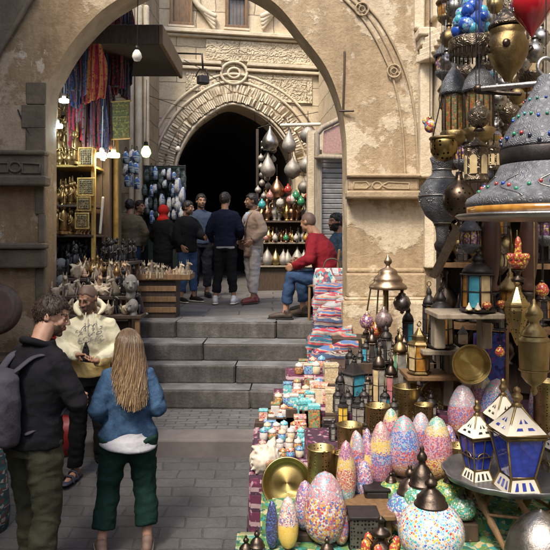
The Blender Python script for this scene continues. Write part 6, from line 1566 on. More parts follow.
for i, (u, v, Y, lb) in enumerate(((487, 310, 3.42, 'small red ornament at the right end of the upper board'), (501, 308, 3.5, 'small red and yellow ornament hanging beside the upper board'))):
    t = thing('flower_ornament', lb, 'ornament', P(u, v, Y)); mb = MB(); mb.lathe([(0, 0), (.014, .008), (.022, .022), (.018, .036), (.006, .042), (0, .042)], 10, rib=.2, ribn=5); mb.build('glass', mos['redyel'], t); mb = MB(); mb.lathe([(.01, -.002), (.012, .004), (.006, .008)], 10); mb.build('base', M['brass'], t)
for i, (u, v, Y, lb) in enumerate(((463, 344, 3.8, 'white ceramic tower house left under the upper board'), (487, 340, 3.75, 'grey stone tower house right under the upper board'))):
    t = thing('tower_ornament', lb, 'ornament', P(u, v, Y)); mb = MB(); mb.bbox((0, 0, .03), (.045, .045, .06), .004); mb.build('body', M['stone_pale'] if i == 0 else stone_g, t); mb = MB(); mb.lathe([(.036, .06), (.034, .064), (.003, .105), (0, .108)], 4, phase=pi/4, smooth=False); mb.build('roof', stone_g, t)
# brass drop ornament and tall flask
t = thing('pierced_drop', 'pierced golden drop lantern hanging right of the black one', 'lantern', P(517, 346, 3.3)); k = 3.3/FP; mb = MB()
mb.lathe([(0, 0), (2*k, 3*k), (7*k, 16*k), (12*k, 30*k), (12.5*k, 36*k), (11*k, 42*k), (12*k, 43*k), (10*k, 46*k), (5*k, 54*k), (2*k, 59*k), (2*k, 61*k)], 8, smooth=False); mb.build('pierced_shell', M['brass_pierced'], t)
mb = MB(); mb.lathe([(12.8*k, 40*k), (13.4*k, 42*k), (12.8*k, 44*k)], 8, smooth=False); mb.lathe([(2*k, 60*k), (3.4*k, 63*k), (0, 67*k)], 10); mb.tube([(0, 0, 66*k), (0, 0, 66*k+.25)], .004, 5); mb.build('band', M['brass'], t)
t = thing('brass_flask', 'tall golden brass hanging lamp with domed top at the right edge', 'lamp', P(534, 396, 3.0)); k = 3.0/FP; mb = MB()
mb.lathe([(0, 0), (2.5*k, 2*k), (3.4*k, 5*k), (2*k, 9*k), (8*k, 14*k), (12*k, 19*k), (12.5*k, 24*k), (14*k, 27*k), (15*k, 54*k), (14.5*k, 58*k), (12*k, 60*k), (12*k, 63*k), (9*k, 68*k), (5*k, 72*k), (5*k, 75*k), (8.5*k, 79*k), (8.5*k, 84*k), (5*k, 89*k), (2*k, 92*k), (1.5*k, 96*k), (0, 98*k)], 30); mb.build('body', M['brass'], t)
mb = MB(); 
for z, r in ((26, 14.3), (56, 15.2), (61, 12.6)): mb.tube([(r*k*cos(a*pi/14), r*k*sin(a*pi/14), z*k) for a in range(29)], .0035, 6, round_ends=False)
mb.tube([(0, 0, 97*k), (0, 0, 97*k+.4)], .004, 5); mb.build('band', M['brass_old'], t)

# ---- little souvenir boxes, jars and shell at the left foot of the stall
def box_o(label, u, vb, w, h, Y, mat, lidm=None, nm='gift_box', rz=0):
    Y = snap(u, vb, STIERS)
    k = Y/FP; t = thing(nm, label, 'box', P(u, vb, Y), rz, 'souvenir boxes and jars'); mb = MB(); mb.bbox((0, 0, h*k*.40), (w*k, w*k*.8, h*k*.8), .006); mb.build('box', mat, t); mb = MB(); mb.bbox((0, 0, h*k*.9), (w*k*1.06, w*k*.86, h*k*.2), .005); mb.build('lid', lidm or mat, t); return t
def jar(label, u, vb, w, h, Y, mat, lidm):
    Y = snap(u, vb, STIERS)
    k = Y/FP; R = w*k/2; H = h*k; t = thing('painted_jar', label, 'jar', P(u, vb, Y), random.uniform(0, 6), 'souvenir boxes and jars'); mb = MB(); mb.lathe([(R*.7, 0), (R*.95, H*.1), (R, H*.35), (R*.9, H*.6), (R*.75, H*.66), (0, H*.66)], 16); mb.build('jar_body', mat, t); mb = MB(); mb.lathe([(R*.9, H*.64), (R*.95, H*.7), (R*.8, H*.86), (R*.25, H*.95), (R*.2, H), (0, H)], 14); mb.build('lid', lidm, t); return t
paint = {n_: mosaic('paint_'+n_, [c], sc, gr) for n_, c, sc, gr in (('turq', [TQ, (.10, .48, .55), (.55, .6, .55), TQ], 35, (.35, .5, .5)), ('blue', [BL, TQ, LB, (.05, .1, .3)], 60, (.3, .4, .5)), ('red', [RD, PK, OR, CR], 50, (.6, .5, .4)), ('cream', [CR, W_, (.5, .4, .28), CR], 30, (.5, .4, .3)), ('white', [W_, W_, (.5, .48, .45)], 30, (.5, .45, .4)), ('brown', [(.3, .15, .07), OR, (.2, .08, .05), GR], 50, (.35, .25, .12)), ('ivory', [(.55, .45, .28), (.48, .38, .22), (.58, .5, .34)], 25, (.4, .3, .18)))}
box_o('turquoise star patterned box near the top of the souvenirs', 303, 421, 15, 22, 4.35, paint['turq'], paint['turq'], rz=.2)
box_o('turquoise and red lidded box on the steps side', 298, 404, 12, 14, 4.7, paint['turq'], paint['red'])
box_o('pale pink house shaped box right of the turquoise one', 320, 403, 16, 20, 4.5, paint['cream'], paint['red'], rz=-.2)
box_o('tall ivory cube box, highest of the souvenirs', 331, 383, 14, 20, 4.7, paint['ivory'], rz=.1)
box_o('ivory box under the highest cube', 333, 412, 15, 24, 4.4, paint['ivory'], rz=-.1)
box_o('small dark glass tumbler shaped box before the ivory boxes', 329, 440, 12, 22, 4.1, M['iron'], M['silver'])
box_o('red and green banded jar box in the middle of the souvenirs', 314, 428, 12, 24, 4.2, paint['brown'], paint['turq'])
box_o('dark pierced tumbler left of the ivory boxes', 315, 445, 12, 15, 4.05, M['silver_pierced'], M['iron'])
rr_ = random.Random(31); pal = ['turq', 'blue', 'white', 'red', 'cream', 'brown', 'white']
idx = 0
for row, (v0, Y0, us) in enumerate(((424, 4.55, (288, 295)), (432, 4.4, (268, 276, 284, 293, 302)), (441, 4.25, (264, 273, 282, 291, 300, 308)), (450, 4.1, (262, 271, 280, 289, 297, 305)), (458, 4.0, (283, 291, 299, 307)))):
    for j, u in enumerate(us):
        c = pal[(idx*3+row) % 7]; c2 = pal[(idx*5+1) % 7]; idx += 1
        jar('small %s jar with %s lid, %s from the left in the %s souvenir row' % ({'turq': 'turquoise', 'blue': 'blue', 'white': 'white', 'red': 'red', 'cream': 'cream', 'brown': 'brown'}[c], {'turq': 'turquoise', 'blue': 'blue', 'white': 'white', 'red': 'red', 'cream': 'cream', 'brown': 'brown'}[c2], ORD[j+1], ORD[row+1]), u+rr_.uniform(-1, 1), v0+rr_.uniform(-1, 1), 8.6, 11+rr_.uniform(-1, 3), Y0, paint[c], paint[c2])
for (u, v, lb) in ((270, 428, 'blue painted low box at the left end of the souvenirs'), (283, 423, 'blue painted low box beside the steps'), (300, 431, 'pink slim bottle box before the turquoise one')): box_o(lb, u, v, 12, 8 if u < 290 else 16, 4.5, paint['blue' if u < 290 else 'red'])
for row, (v0, us) in enumerate(((416, (276, 284, 292, 300)), (404, (278, 287, 310, 318, 326)), (396, (287, 296, 306, 315, 325)), (389, (298, 309, 319)), (374, (299, 308, 317, 326)), (369, (304, 313, 322)), (408, (294, 304, 312)), (420, (264, 272, 281)))):
    for j, u in enumerate(us):
        c = pal[(idx*3+row) % 7]; c2 = pal[(idx*5+2) % 7]; idx += 1
        (box_o if (idx % 3 == 0) else jar)('small %s trinket with %s top in the upper souvenirs' % ({'turq': 'turquoise'}.get(c, c), {'turq': 'turquoise'}.get(c2, c2)), u+rr_.uniform(-1, 1), v0+rr_.uniform(-1, 1), 8.8, 11+rr_.uniform(-1, 4), 0, paint[c], paint[c2])
t = thing('conch_shell', 'large white spiny shell with orange mouth at the stall corner', 'shell', P(265, 474, snap(265, 474, STIERS)), .4)
mb = MB(); mb.ell((0, 0, .085), (.095, .08, .085), 22, 14)
for q in range(16):
    a = q*2*pi/16; mb.tube([(.07*cos(a), -.02, .085+.06*sin(a)), (.105*cos(a), -.035, .085+.095*sin(a))], [.022, .004], 6)
mb.tube([(.03, 0, .14), (.07, .02, .20)], [.045, .008], 8); mb.tube([(-.03, 0, .14), (-.08, 0, .17)], [.035, .006], 8)
vs, fs, no = remesh(mb, .007, 2); g = MB(); g.add([q+n_*mnoise.noise(q*50)*.005 for q, n_ in zip(vs, no)], fs); g.build('shell', simple('conch_white', (.62, .57, .48), (.42, .36, .28), .6, scale=16, bs=60, rnd=0), t)
mb = MB(); mb.ell((0, -.078, .085), (.03, .012, .022), 14, 8); mb.build('mouth', shellm, t)
# ---- folded rugs heaped up the right side of the steps
rugs = [stripes('rug_%d' % i, tuple(tuple(y*.8 for y in x) for x in c), 17, 2, wob=1.0, wobs=3, motif=.06, mscale=55) for i, c in enumerate((((.5, .06, .07), (.42, .37, .34), (.10, .18, .38), (.55, .2, .06), (.42, .39, .36), (.15, .03, .10)), ((.45, .41, .37), (.42, .05, .08), (.12, .3, .45), (.42, .39, .35), (.5, .2, .08)), ((.05, .30, .36), (.42, .39, .35), (.02, .1, .16), (.5, .1, .1)), ((.28, .04, .10), (.40, .08, .14), (.15, .03, .12), (.35, .2, .3), (.5, .3, .05)), ((.10, .12, .2), (.4, .4, .42), (.3, .05, .05), (.42, .37, .34)), ((.03, .03, .05), (.42, .38, .32), (.10, .03, .04), (.05, .08, .16), (.35, .3, .25))))]
rl = []
nms = ['grey and blue', 'red and white', 'pale with blue stripes', 'turquoise edged', 'crimson', 'dark with cream stripes']
mis = [4, 0, 1, 4, 0, 5, 1, 2, 0, 5, 1, 2, 4, 3, 3, 3]
rr7 = random.Random(4)
for i, mi in enumerate(mis):
    f = i/15; rl.append((331-14*f**2+rr7.uniform(-2, 2), 276+9.0*i, 32+20*f*f+rr7.uniform(-3, 4), 7.95-2.5*f**.8, mi, '%s folded rug, %s from the top of the heap' % (nms[{4: 0, 0: 1, 1: 2, 2: 3, 3: 4, 5: 5}[mi]], ORD[i+1])))
for i, (u, v, wp, Y, mi, lb) in enumerate(rl):
    k = Y/FP; Wd = wp*k*1.25; c = P(u+wp*.12, v, Y); ph = i*1.3; mb = MB(); drop = (11+rr7.uniform(0, 8))*k; sk = rr7.uniform(-.02, .34)
    def fn(a, b_, Wd=Wd, ph=ph, drop=drop, sk=sk):
        x = (a-.5)*Wd; s_ = b_; sl__ = sk*(a-.5)*Wd
        hem = .75+.25*sin(a*7+ph)+.12*sin(a*19+ph)
        if s_ < .45: y = -.02-.02*sin(a*9+ph)*(1-s_/.45)-.015*sin(a*23+ph); z = -drop*hem*(1-s_/.45)
        else: y = (s_-.45)*.9; z = .010*sin((s_-.45)*9+a*5+ph)
        return Vector((x, y+.02*sin(a*6+ph), z+sl__+.014*sin(a*5+ph)+.006*sin(a*14+ph)-(.10*max(0, .12-a)/.12)))
    mb.sheet(fn, 44, 18, -.018); o = mb.build('folded_rug', rugs[mi], None, c, -.1+.05*sin(i)); tag(o, lb, 'rug', 'striped rugs heaped beside the steps')
mb = MB(); prm = [(.36, 5.3, 0), (1.1, 5.3, 0), (1.1, 8.6, 0), (.62, 8.6, 0)]
t = thing('rug_bench', 'dark wooden bench under the heaped rugs', 'bench', (0, 0, 0))
for (y0, y1, z) in ((5.35, 5.9, .86), (5.9, 6.5, 1.05), (6.5, 7.1, 1.22), (7.1, 7.8, 1.45), (7.8, 8.3, 1.66)):
    mb = MB(); x0 = .36+.07*(y0-5.3); mb.bbox(((x0+.16+1.0)/2, (y0+y1)/2, z/2), (1.0-x0-.1, y1-y0, z), .01); mb.build('box', M['wood_dark'], t)
# yellow motif on the crimson rug, small blue mug goods on rugs
mb = MB(); mb.prism([P(303+9*cos(a*pi/5)*(1 if a % 2 else .62), 393-10*sin(a*pi/5)*(1 if a % 2 else .62), 5.30) for a in range(10)], (0, .01, 0)); tag(mb.build('yellow_patch', simple('yellow_felt', (.62, .42, .05), (.5, .3, .03), .9)), 'yellow star shaped felt mat hung on the crimson rug', 'mat')
t = thing('striped_bag', 'multicoloured striped bag hanging on the chair of the man in red', 'bag', P(332, 268, 8.0)); mb = MB(); mb.loft([(0, 0, -.38, .20, .05), (0, 0, -.36, .23, .08), (0, 0, -.15, .24, .10), (0, 0, -.02, .21, .06), (0, 0, 0, .2, .04)], 20, power=3); mb.build('sack', stripes('bag_multi', [(.4, .42, .45), (.45, .1, .1), (.08, .1, .16), (.1, .35, .4), (.5, .48, .42), (.2, .08, .1)], 7, 0, wob=1.6, motif=.5, mscale=30), t); mb = MB(); mb.tube(crom([(-.12, 0, -.02), (-.06, 0, .10), (.06, 0, .10), (.12, 0, -.02)], 4), .01, 6); mb.build('handle', M['wood_dark'], t)

# ---- dome lamp stand before the pier
t = thing('lamp_tree', 'metal lamp stand with ribbed dome and small hanging globes before the pier', 'lamp', P(388, 350, 4.9)); k = 4.9/FP
mb = MB(); mb.tube([(-2*k, 0, -.1), (-2*k, 0, 62*k)], .02, 8); mb.build('pole', M['brass_old'], t)
mb = MB(); mb.lathe([(18.5*k, 61*k), (19*k, 62.5*k), (18*k, 65*k), (14*k, 68*k), (14.5*k, 70*k), (13*k, 73*k), (9.5*k, 76*k), (9.8*k, 78*k), (7*k, 81*k), (2.5*k, 83*k), (2*k, 85*k), (4*k, 87.5*k), (4*k, 90*k), (1.5*k, 93*k), (0, 96*k)], 32); mb.build('dome', simple('dull_bronze', (.34, .25, .17), (.20, .14, .09), .38, .9), t)
for (dx, dy, zz, r, m) in ((-21, .0, 28, 7.5, 'violet'), (-7, -.12, 32, 9, 'dullp'), (14, .0, 47, 9, 'dullp'), (-12, -.02, 20, 7.5, 'redyel')):
    mb = MB(); mb.lathe([(0, -r*k*1.25), (r*k*.25, -r*k*1.1), (r*k*.2, -r*k*.95), (r*k*.75, -r*k*.7), (r*k, 0), (r*k*.75, r*k*.65), (r*k*.4, r*k*.9), (r*k*.45, r*k*1.0), (r*k*.18, r*k*1.2), (r*k*.2, r*k*1.45), (0, r*k*1.5)], 20, M=Matrix.Translation((dx*k, dy, zz*k)))
    g = mb.build('globe', mos[m] if dx != 14 else M['silver_pierced'], t); mb = MB(); mb.tube([(dx*k, dy, zz*k+r*k*1.4), (dx*k*.82, dy*.6, 62*k)], .006, 6); mb.build('rod', M['brass_old'], g)
# ------------------------------------------------------------------ lamps hanging over the stall
cn = thing('stall_canopy', 'dark timber frame of the stall carrying the hanging lamps', 'canopy frame', (0, 0, 0))
for (a, b_) in (((.30, 2.2, 4.0), (.42, 4.5, 4.05)), ((.95, 2.0, 4.0), (1.05, 4.5, 4.05)), ((1.5, 2.0, 4.0), (1.75, 4.5, 4.05)), ((.2, 2.3, 4.06), (2.4, 2.3, 4.06)), ((.25, 3.2, 4.06), (2.3, 3.2, 4.06)), ((.3, 4.3, 4.06), (2.1, 4.3, 4.06))):
    mb = MB(); mb.tube([a, b_], .035, 8); mb.build('beam', M['wood'], cn)
for (x, y) in ((1.66, 2.7), (1.72, 4.3)): mb = MB(); mb.bbox((x, y, 2.03), (.09, .09, 4.06), .01); mb.build('post', M['wood_dark'], cn)
# shelves and dark boards at the back right of the stall
sb_ = thing('back_shelving', 'deep brown shelving behind the golden flask', 'shelving', (0, 0, 0))
mb = MB(); mb.prism([(1.12, 4.5, 1.2), (2.1, 4.0, 1.2), (2.1, 4.1, 1.2), (1.14, 4.6, 1.2)], (0, 0, 1.42)); mb.build('back_panel', M['wood_dark'], sb_)
for z in (1.62, 2.02, 2.36): mb = MB(); mb.prism([(1.08, 4.28, z), (1.9, 3.86, z), (2.1, 4.05, z), (1.14, 4.55, z)], (0, 0, .03)); mb.build('shelf', M['wood'], sb_)
def hang(name, label, u, v, Y, group='lamps hanging over the stall', cat='lamp', to=4.0, chain=True, r=0):
    t = thing(name, label, cat, P(u, v, Y), 0, group)
    return t
def chainup(t, z0, to=4.0):
    mb = MB(); L = to-t.location.z
    if L > z0:
        mb.tube([(0, 0, z0), (0, 0, L)], .0022, 5); mb.build('chain', M['iron'], t)
def lat(t, nm, prof, mat, seg=26, k=1, **kw):
    mb = MB(); mb.lathe([(r*k, z*k) for r, z in prof], seg, **kw); return mb.build(nm, mat, t)
# big jewelled dome lamp
Y = 2.45; k = Y/FP; t = hang('dome_lamp', 'huge grey metal dome lamp set with coloured glass beads at the right edge', 546, 205, Y)
lat(t, 'upper_cone', [(44, 56), (44, 59), (42, 66), (38, 74), (31, 86), (24, 98), (15, 112), (9, 124), (8, 128), (5, 130)], M['silver_engraved'], 44, k)
lat(t, 'neck', [(42, 40), (44, 42), (44.5, 54), (43, 57)], M['iron'], 44, k)
lat(t, 'skirt', [(77, -2), (78, 3), (74, 8), (66, 13), (56, 21), (49, 30), (44, 40)], M['silver_engraved'], 52, k)
mb = MB(); mb.lathe([(76*k, -9*k), (77*k, -2*k), (74*k, -2*k), (73*k, -9*k)], 52); mb.build('glass_band', gls['amber'], t)
lat(t, 'rim_plate', [(0, -10), (70, -10), (86, -9), (88, -11), (84, -14), (70, -15), (0, -15)], M['silver'], 52, k)
mb = MB(); pts = [Vector((8*cos(a*pi/10)*k, 0, 138*k+9*sin(a*pi/10)*k)) for a in range(21)]; mb.tube(pts, 2.2*k, 8); mb.build('ring', M['silver'], t)
bm = [glass('bead_'+n_, c, rough=.1) for n_, c in (('g', (.03, .30, .16)), ('b', (.02, .08, .45)), ('r', (.45, .05, .04)), ('n', (.03, .04, .09)), ('t', (.06, .35, .38)))]
mb = MB(); rr_ = random.Random(9)
def coneR(z):
    P_ = [(78, 2), (74, 8), (66, 13), (56, 21), (49, 30), (44, 40), (44.5, 54), (44, 59), (42, 66), (38, 74), (31, 86), (24, 98), (15, 112), (9, 124)]
    for (r0, z0), (r1, z1) in zip(P_, P_[1:]):
        if z0 <= z <= z1: return r0+(r1-r0)*(z-z0)/(z1-z0)
    return 8
for q in range(40):
    a = 2*pi*q/40; z = 13+7*abs(sin(a*4)); r = coneR(z)+1; mb.ell((r*cos(a)*k, r*sin(a)*k, z*k), (2.1*k,)*3, 8, 6, [0, 0, 2, 1, 2][q % 5])
for q in range(30):
    a = 2*pi*q/30; z = 60+9*abs(sin(a*3)); r = coneR(z)+1; mb.ell((r*cos(a)*k, r*sin(a)*k, z*k), (2.1*k,)*3, 8, 6, [3, 1, 0, 2, 3][q % 5])
for q in range(26):
    a = 2*pi*q/26; z = 84+5*abs(sin(a*3)); r = coneR(z)+.8; mb.ell((r*cos(a)*k, r*sin(a)*k, z*k), (1.7*k,)*3, 8, 6, [0, 1, 0, 4][q % 4])
for q in range(16):
    a = 2*pi*q/16; z = 104; r = coneR(z)+.6; mb.ell((r*cos(a)*k, r*sin(a)*k, z*k), (1.5*k,)*3, 8, 6, q % 5)
o = mb.build('bead_trim', bm, t); o['kind'] = 'stuff'
# scroll wires on the skirt
mb = MB()
for q in range(10):
    a0 = 2*pi*q/10
    pts = []
    for j in range(14):
        f = j/13; a = a0+.28*cos(f*5)*(1-f*.5); z = 6+22*f; r = coneR(z)+.5; pts.append((r*cos(a)*k, r*sin(a)*k, z*k))
    mb.tube(pts, .7*k, 5)
mb.build('scroll_wire', M['silver'], t); chainup(t, 146*k)
# blue glass lump lamp on a drum of metal
Y = 3.0; k = Y/FP; t = hang('blue_glass_lamp', 'bright blue and turquoise bubbled glass lamp high on the right', 472, 38, Y)
mb = MB(); rr_ = random.Random(5)
for q in range(40):
    a = rr_.uniform(0, 2*pi); z = rr_.uniform(3, 44); R = 11*sin(min(1, z/46+.30)*pi*.9)+3; rr2 = rr_.uniform(4.6, 7)
    mb.ell((R*cos(a)*k, R*sin(a)*k, z*k), (rr2*k, rr2*k, rr2*k*1.1), 10, 8, rr_.randrange(3))
mb.lathe([(12*k, 0), (13*k, 20*k), (9*k, 40*k), (3*k, 50*k)], 16); mb.build('glass_bubbles', [glass('bub_a', (.02, .10, .48), (.01, .04, .25), .06), glass('bub_b', (.10, .48, .58), (.03, .2, .35), .06), mos['bluegl']], t)
lat(t, 'drum_collar', [(22, -14), (23, -13), (23, -3), (21, -1), (17, 0), (0, 0)], M['bronze_engraved'], 34, k); mb = MB()
for q in range(30): a = 2*pi*q/30; mb.tube([(21.5*cos(a)*k, 21.5*sin(a)*k, -14*k), (21.5*cos(a)*k, 21.5*sin(a)*k, -20*k)], .8*k, 5)
fr_ = mb.build('fringe', M['bronze'], t); chainup(t, 50*k)
# conical domed lanterns with amber glass under them
for (u, v0, w, Yq, lb, sd) in ((454, 133, 24, 3.15, 'narrower metal lantern with conical dome and amber glass, left of the pair', 1), (479, 130, 28, 3.0, 'wider metal lantern with conical dome and amber glass, right of the pair', 2)):
    k = Yq/FP; R = w/2; t = hang('dome_lantern', lb, u, v0, Yq, cat='lantern')
    lat(t, 'dome', [(R*1.15, 38), (R*1.2, 40), (R*1.12, 43), (R*1.0, 50), (R*.7, 57), (R*.35, 63), (R*.2, 66), (R*.26, 69), (R*.1, 72), (R*.09, 76)], M['silver_engraved'], 28, k)
    lat(t, 'glass_shade', [(R*.9, 0), (R*.95, 12), (R*.95, 38)], mosaic('mos_amber%d' % sd, [[(.25, .15, .05), (.34, .2, .06), (.16, .08, .03), (.10, .14, .05), (.28, .09, .03)]], 55, (.16, .11, .05)), 12, k, smooth=False)
    lat(t, 'base_bowl', [(0, -14), (R*.5, -13), (R*.9, -8), (R*1.15, 0), (R*1.0, 2)], M['brass_old'], 24, k); mb = MB()
    for q in range(12): a = 2*pi*q/12; mb.tube([(R*.98*cos(a)*k, R*.98*sin(a)*k, 0), (R*.98*cos(a)*k, R*.98*sin(a)*k, 38*k)], .7*k, 5)
    mb.build('cage', M['bronze'], t); chainup(t, 75*k)
Y = 2.75; k = Y/FP; t = hang('ball_ornament', 'small engraved metal ball lamp hung before the amber lantern', 479, 117, Y); lat(t, 'ball', [(0, -11), (5, -10), (10, -6), (12, 0), (11, 5), (7, 9), (4, 12), (3, 16), (0, 17)], M['bronze_engraved'], 24, k); lat(t, 'foot', [(0, -15), (6, -14), (4, -11), (2, -10)], M['bronze'], 16, k); chainup(t, 16*k)
# big bronze pot with ring handle
Y = 2.8; k = Y/FP; t = hang('bronze_pot', 'large brown metal hanging pot with ring handles at the top right', 508, 50, Y)
lat(t, 'pot', [(0, -32), (4, -31), (6, -26), (13, -18), (19, -5), (20, 4), (17, 12), (15, 16), (18, 20), (16, 21)], M['brass_old'], 34, k); lat(t, 'lid', [(19, 22), (19.5, 24), (17, 27), (11, 34), (6, 40), (4, 42), (5, 45), (2, 48), (0, 49)], M['bronze_engraved'], 30, k); mb = MB()
for s_ in (-1, 1):
    mb.tube([(s_*19*k, -.01, 2*k), (s_*22*k, -.02, 4*k), (s_*23*k, -.02, 0), (s_*20*k, -.01, -3*k)], 1.3*k, 6)
mb.ell((-8*k, -18*k, 2*k), (4*k, 3*k, 4*k), 10, 8); mb.build('handle', M['bronze'], t); chainup(t, 48*k)
Y = 2.6; k = Y/FP; t = hang('red_glass_lamp', 'deep red glass teardrop lamp at the top right corner', 532, 14, Y); lat(t, 'glass_drop', [(0, -24), (1.5, -22), (5, -16), (12, -7), (19, 4), (20, 12), (17, 22), (10, 30), (6, 33)], glass('red_glass', (.40, .01, .02), (.20, .005, .01), .07, 12), 28, k, rib=.04, ribn=12); lat(t, 'cap', [(8, 30), (8, 34), (3, 38), (2, 42)], M['bronze'], 20, k); chainup(t, 41*k)
t = thing('lamp_rod', 'horizontal metal rod crossing in front of the brown pot', 'rod', (0, 0, 0)); mb = MB(); mb.tube([P(478, 89, 2.66), P(545, 83, 2.5)], .012, 8); mb.build('rod', M['silver'], t); mb = MB(); mb.tube([P(478, 92, 2.66), P(520, 94, 2.62)], .009, 8); mb.ell(P(478, 89, 2.66), (.02, .02, .02)); mb.build('lower_bar', M['bronze'], t)
# ottoman vessel lamp on the left of the hanging group
Y = 3.4; k = Y/FP; t = hang('vessel_lamp', 'wide metal vessel lamp with starburst engraving hanging before the wall', 442, 196, Y)
lat(t, 'bulb', [(0, -50), (3, -48), (5, -42), (7, -30), (8, -27), (16, -20), (21, -10), (23, 0), (21, 9), (15, 17), (10, 22), (9, 26), (10, 32), (12, 38), (9, 40)], M['silver_engraved'], 36, k); mb = MB()
for z, r in ((0, 23), (17, 15), (26, 9.4), (-27, 8.4)): mb.tube([(r*cos(a*pi/15)*k, r*sin(a*pi/15)*k, z*k) for a in range(31)], .8*k, 6, round_ends=False)
for q in range(8):
    for j in range(10): a = j*2*pi/10; a0 = q*2*pi/8; rr2 = 5; R = 22.6; mb.ell((R*cos(a0+rr2*cos(a)/R)*k*.985, R*sin(a0+rr2*cos(a)/R)*k*.985, (rr2*sin(a)-1)*k), (.7*k,)*3, 5, 4)
mb.build('bead_band', M['silver'], t)
lat(t, 'lower_cone', [(7.8, -30), (8.3, -28), (7, -30)], M['bronze'], 20, k); chainup(t, 39*k)
Y = 3.15; k = Y/FP; t = hang('bowl_lamp', 'dark gold openwork bowl lamp above the starburst vessel', 444, 147, Y); lat(t, 'bowl', [(0, -15), (8, -13), (13, -5), (14, 4), (13, 8), (11, 9)], pierced('dark_gold_pierced', (.34, .24, .09), (.16, .11, .04), sc=50, thr=.3), 26, k); lat(t, 'rim', [(14, 7), (15, 8.5), (14, 10), (12, 9)], M['brass_old'], 26, k); mb = MB()
for q in range(3): a = q*2*pi/3+.3; mb.tube([(13*cos(a)*k, 13*sin(a)*k, 9*k), (0, 0, 60*k)], .6*k, 5)
mb.build('chains', M['iron'], t); chainup(t, 60*k)
Y = 3.6; k = Y/FP; t = hang('rooster_ornament', 'small yellow and red glass ornament beside the wall', 430, 126, Y, cat='ornament'); mb = MB(); mb.ell((0, 0, 0), (6*k, 5*k, 7*k), 14, 10); mb.ell((-4*k, 0, 5*k), (4*k, 3*k, 4*k), 10, 8); mb.build('glass', mosaic('mos_yelred', [[YE, YE, RD, W_, BL]], 40), t); lat(t, 'cap', [(2, 6), (2, 9), (0, 10)], M['brass'], 10, k); chainup(t, 9*k)
# lanterns with pale arched windows
for (u, vb, w, h, Yq, lb) in ((476, 182, 21, 42, 2.85, 'brown metal lantern with pale arched windows under the amber lanterns'), (494, 170, 10, 26, 3.0, 'slim brown lantern with an arched window beside the wide one')):
    k = Yq/FP; t = hang('arched_lantern', lb, u, vb, Yq, cat='lantern'); R = w*.56; n_ = 6
    mb = MB(); mb.lathe([(R*1.0*k, 0), (R*1.1*k, 2*k), (R*k, 5*k), (R*k, h*.8*k), (R*1.15*k, h*.84*k), (R*.9*k, h*.88*k), (R*.3*k, h*1.0*k), (R*.2*k, h*1.06*k)], n_, smooth=False, phase=pi/6); mb.build('body', M['bronze_engraved'], t)
    for q in range(n_):
        a = 2*pi*q/n_+pi/3; d = Vector((cos(a), sin(a), 0)); e = Vector((-sin(a), cos(a), 0)); ww = R*.30*k; c = d*(R*.872*k)
        pts = [c-e*ww+Vector((0, 0, h*.18*k)), c+e*ww+Vector((0, 0, h*.18*k))]+[c+e*ww*cos(x*pi/6)+Vector((0, 0, h*.55*k+ww*sin(x*pi/6))) for x in range(7)]
        mb = MB(); mb.prism(pts, d*.004); mb.build('arched_window', gls['cream'], t)
    chainup(t, h*1.05*k)
Y = 3.2; k = Y/FP; t = hang('dark_globe_lamp', 'dark brown pierced globe lamp behind the starburst vessel', 459, 200, Y); lat(t, 'globe', [(0, -20), (5, -19), (12, -13), (16, -4), (16, 5), (12, 13), (6, 18), (4, 22), (3, 28)], pierced('dark_pierced', (.12, .085, .06), (.06, .045, .035), sc=40, thr=.25), 26, k); lat(t, 'finial', [(0, -27), (2.5, -25), (1.5, -22), (3, -20)], M['bronze'], 14, k); chainup(t, 28*k)
# red crown shaped glass ornament and turned posts
Y = 3.05; k = Y/FP; t = thing('crown_lamp', 'red and yellow glass crown lamp glowing among dark shelves', 'lamp', P(518, 270, Y)); mb = MB(); mb.lathe([(0, 0), (7*k, 2*k), (10*k, 8*k), (9*k, 13*k), (5*k, 14*k)], 16)
for q in range(12): a = q*pi/6; mb.ell((9*cos(a)*k, 9*sin(a)*k, 13*k), (2.6*k, 2.6*k, 4*k), 8, 6)
mb.lathe([(5*k, 13*k), (4*k, 16*k), (3*k, 22*k), (3.4*k, 27*k), (2*k, 32*k), (0, 34*k)], 14); mb.build('glass_crown', mos['redyel'], t); lat(t, 'foot', [(0, -12), (6, -12), (7, -9), (2, -6), (3, -2), (6, 0), (0, .5)], M['bronze'], 18, k)
for i, (u, w, Yq, lb) in enumerate(((491, 19, 3.5, 'left turned brown wooden column under the big dome'), (529, 17, 3.3, 'right turned brown wooden column under the big dome'))):
    k = Yq/FP; t = thing('turned_column', lb, 'column', P(u, 292, Yq)); lat(t, 'shaft', [(w*.30, 0), (w*.45, 3), (w*.30, 8), (w*.38, 16), (w*.5, 34), (w*.52, 60), (w*.42, 78), (w*.3, 84)], simple('dark_red_wood', (.07, .03, .02), (.035, .015, .01), .4, scale=8), 22, k); lat(t, 'foot', [(w*.5, -30), (w*.5, -24), (w*.2, -20), (w*.2, -4), (w*.42, 0)], M['iron'], 20, k); lat(t, 'capital', [(w*.3, 84), (w*.5, 87), (w*.5, 92), (w*.3, 95)], M['wood_dark'], 20, k)
# pale draped beam against the wall
mb = MB(); A_, B_ = P(434, 276, 4.3), P(460, 224, 3.95); mb.tube([A_, A_.lerp(B_, .5), B_], .036, 4, flat=.7, round_ends=False, smooth=False)
tag(mb.build('slanting_beam', M['wood_grey']), 'short pale wooden beam slanting behind the vessel lamp', 'beam')
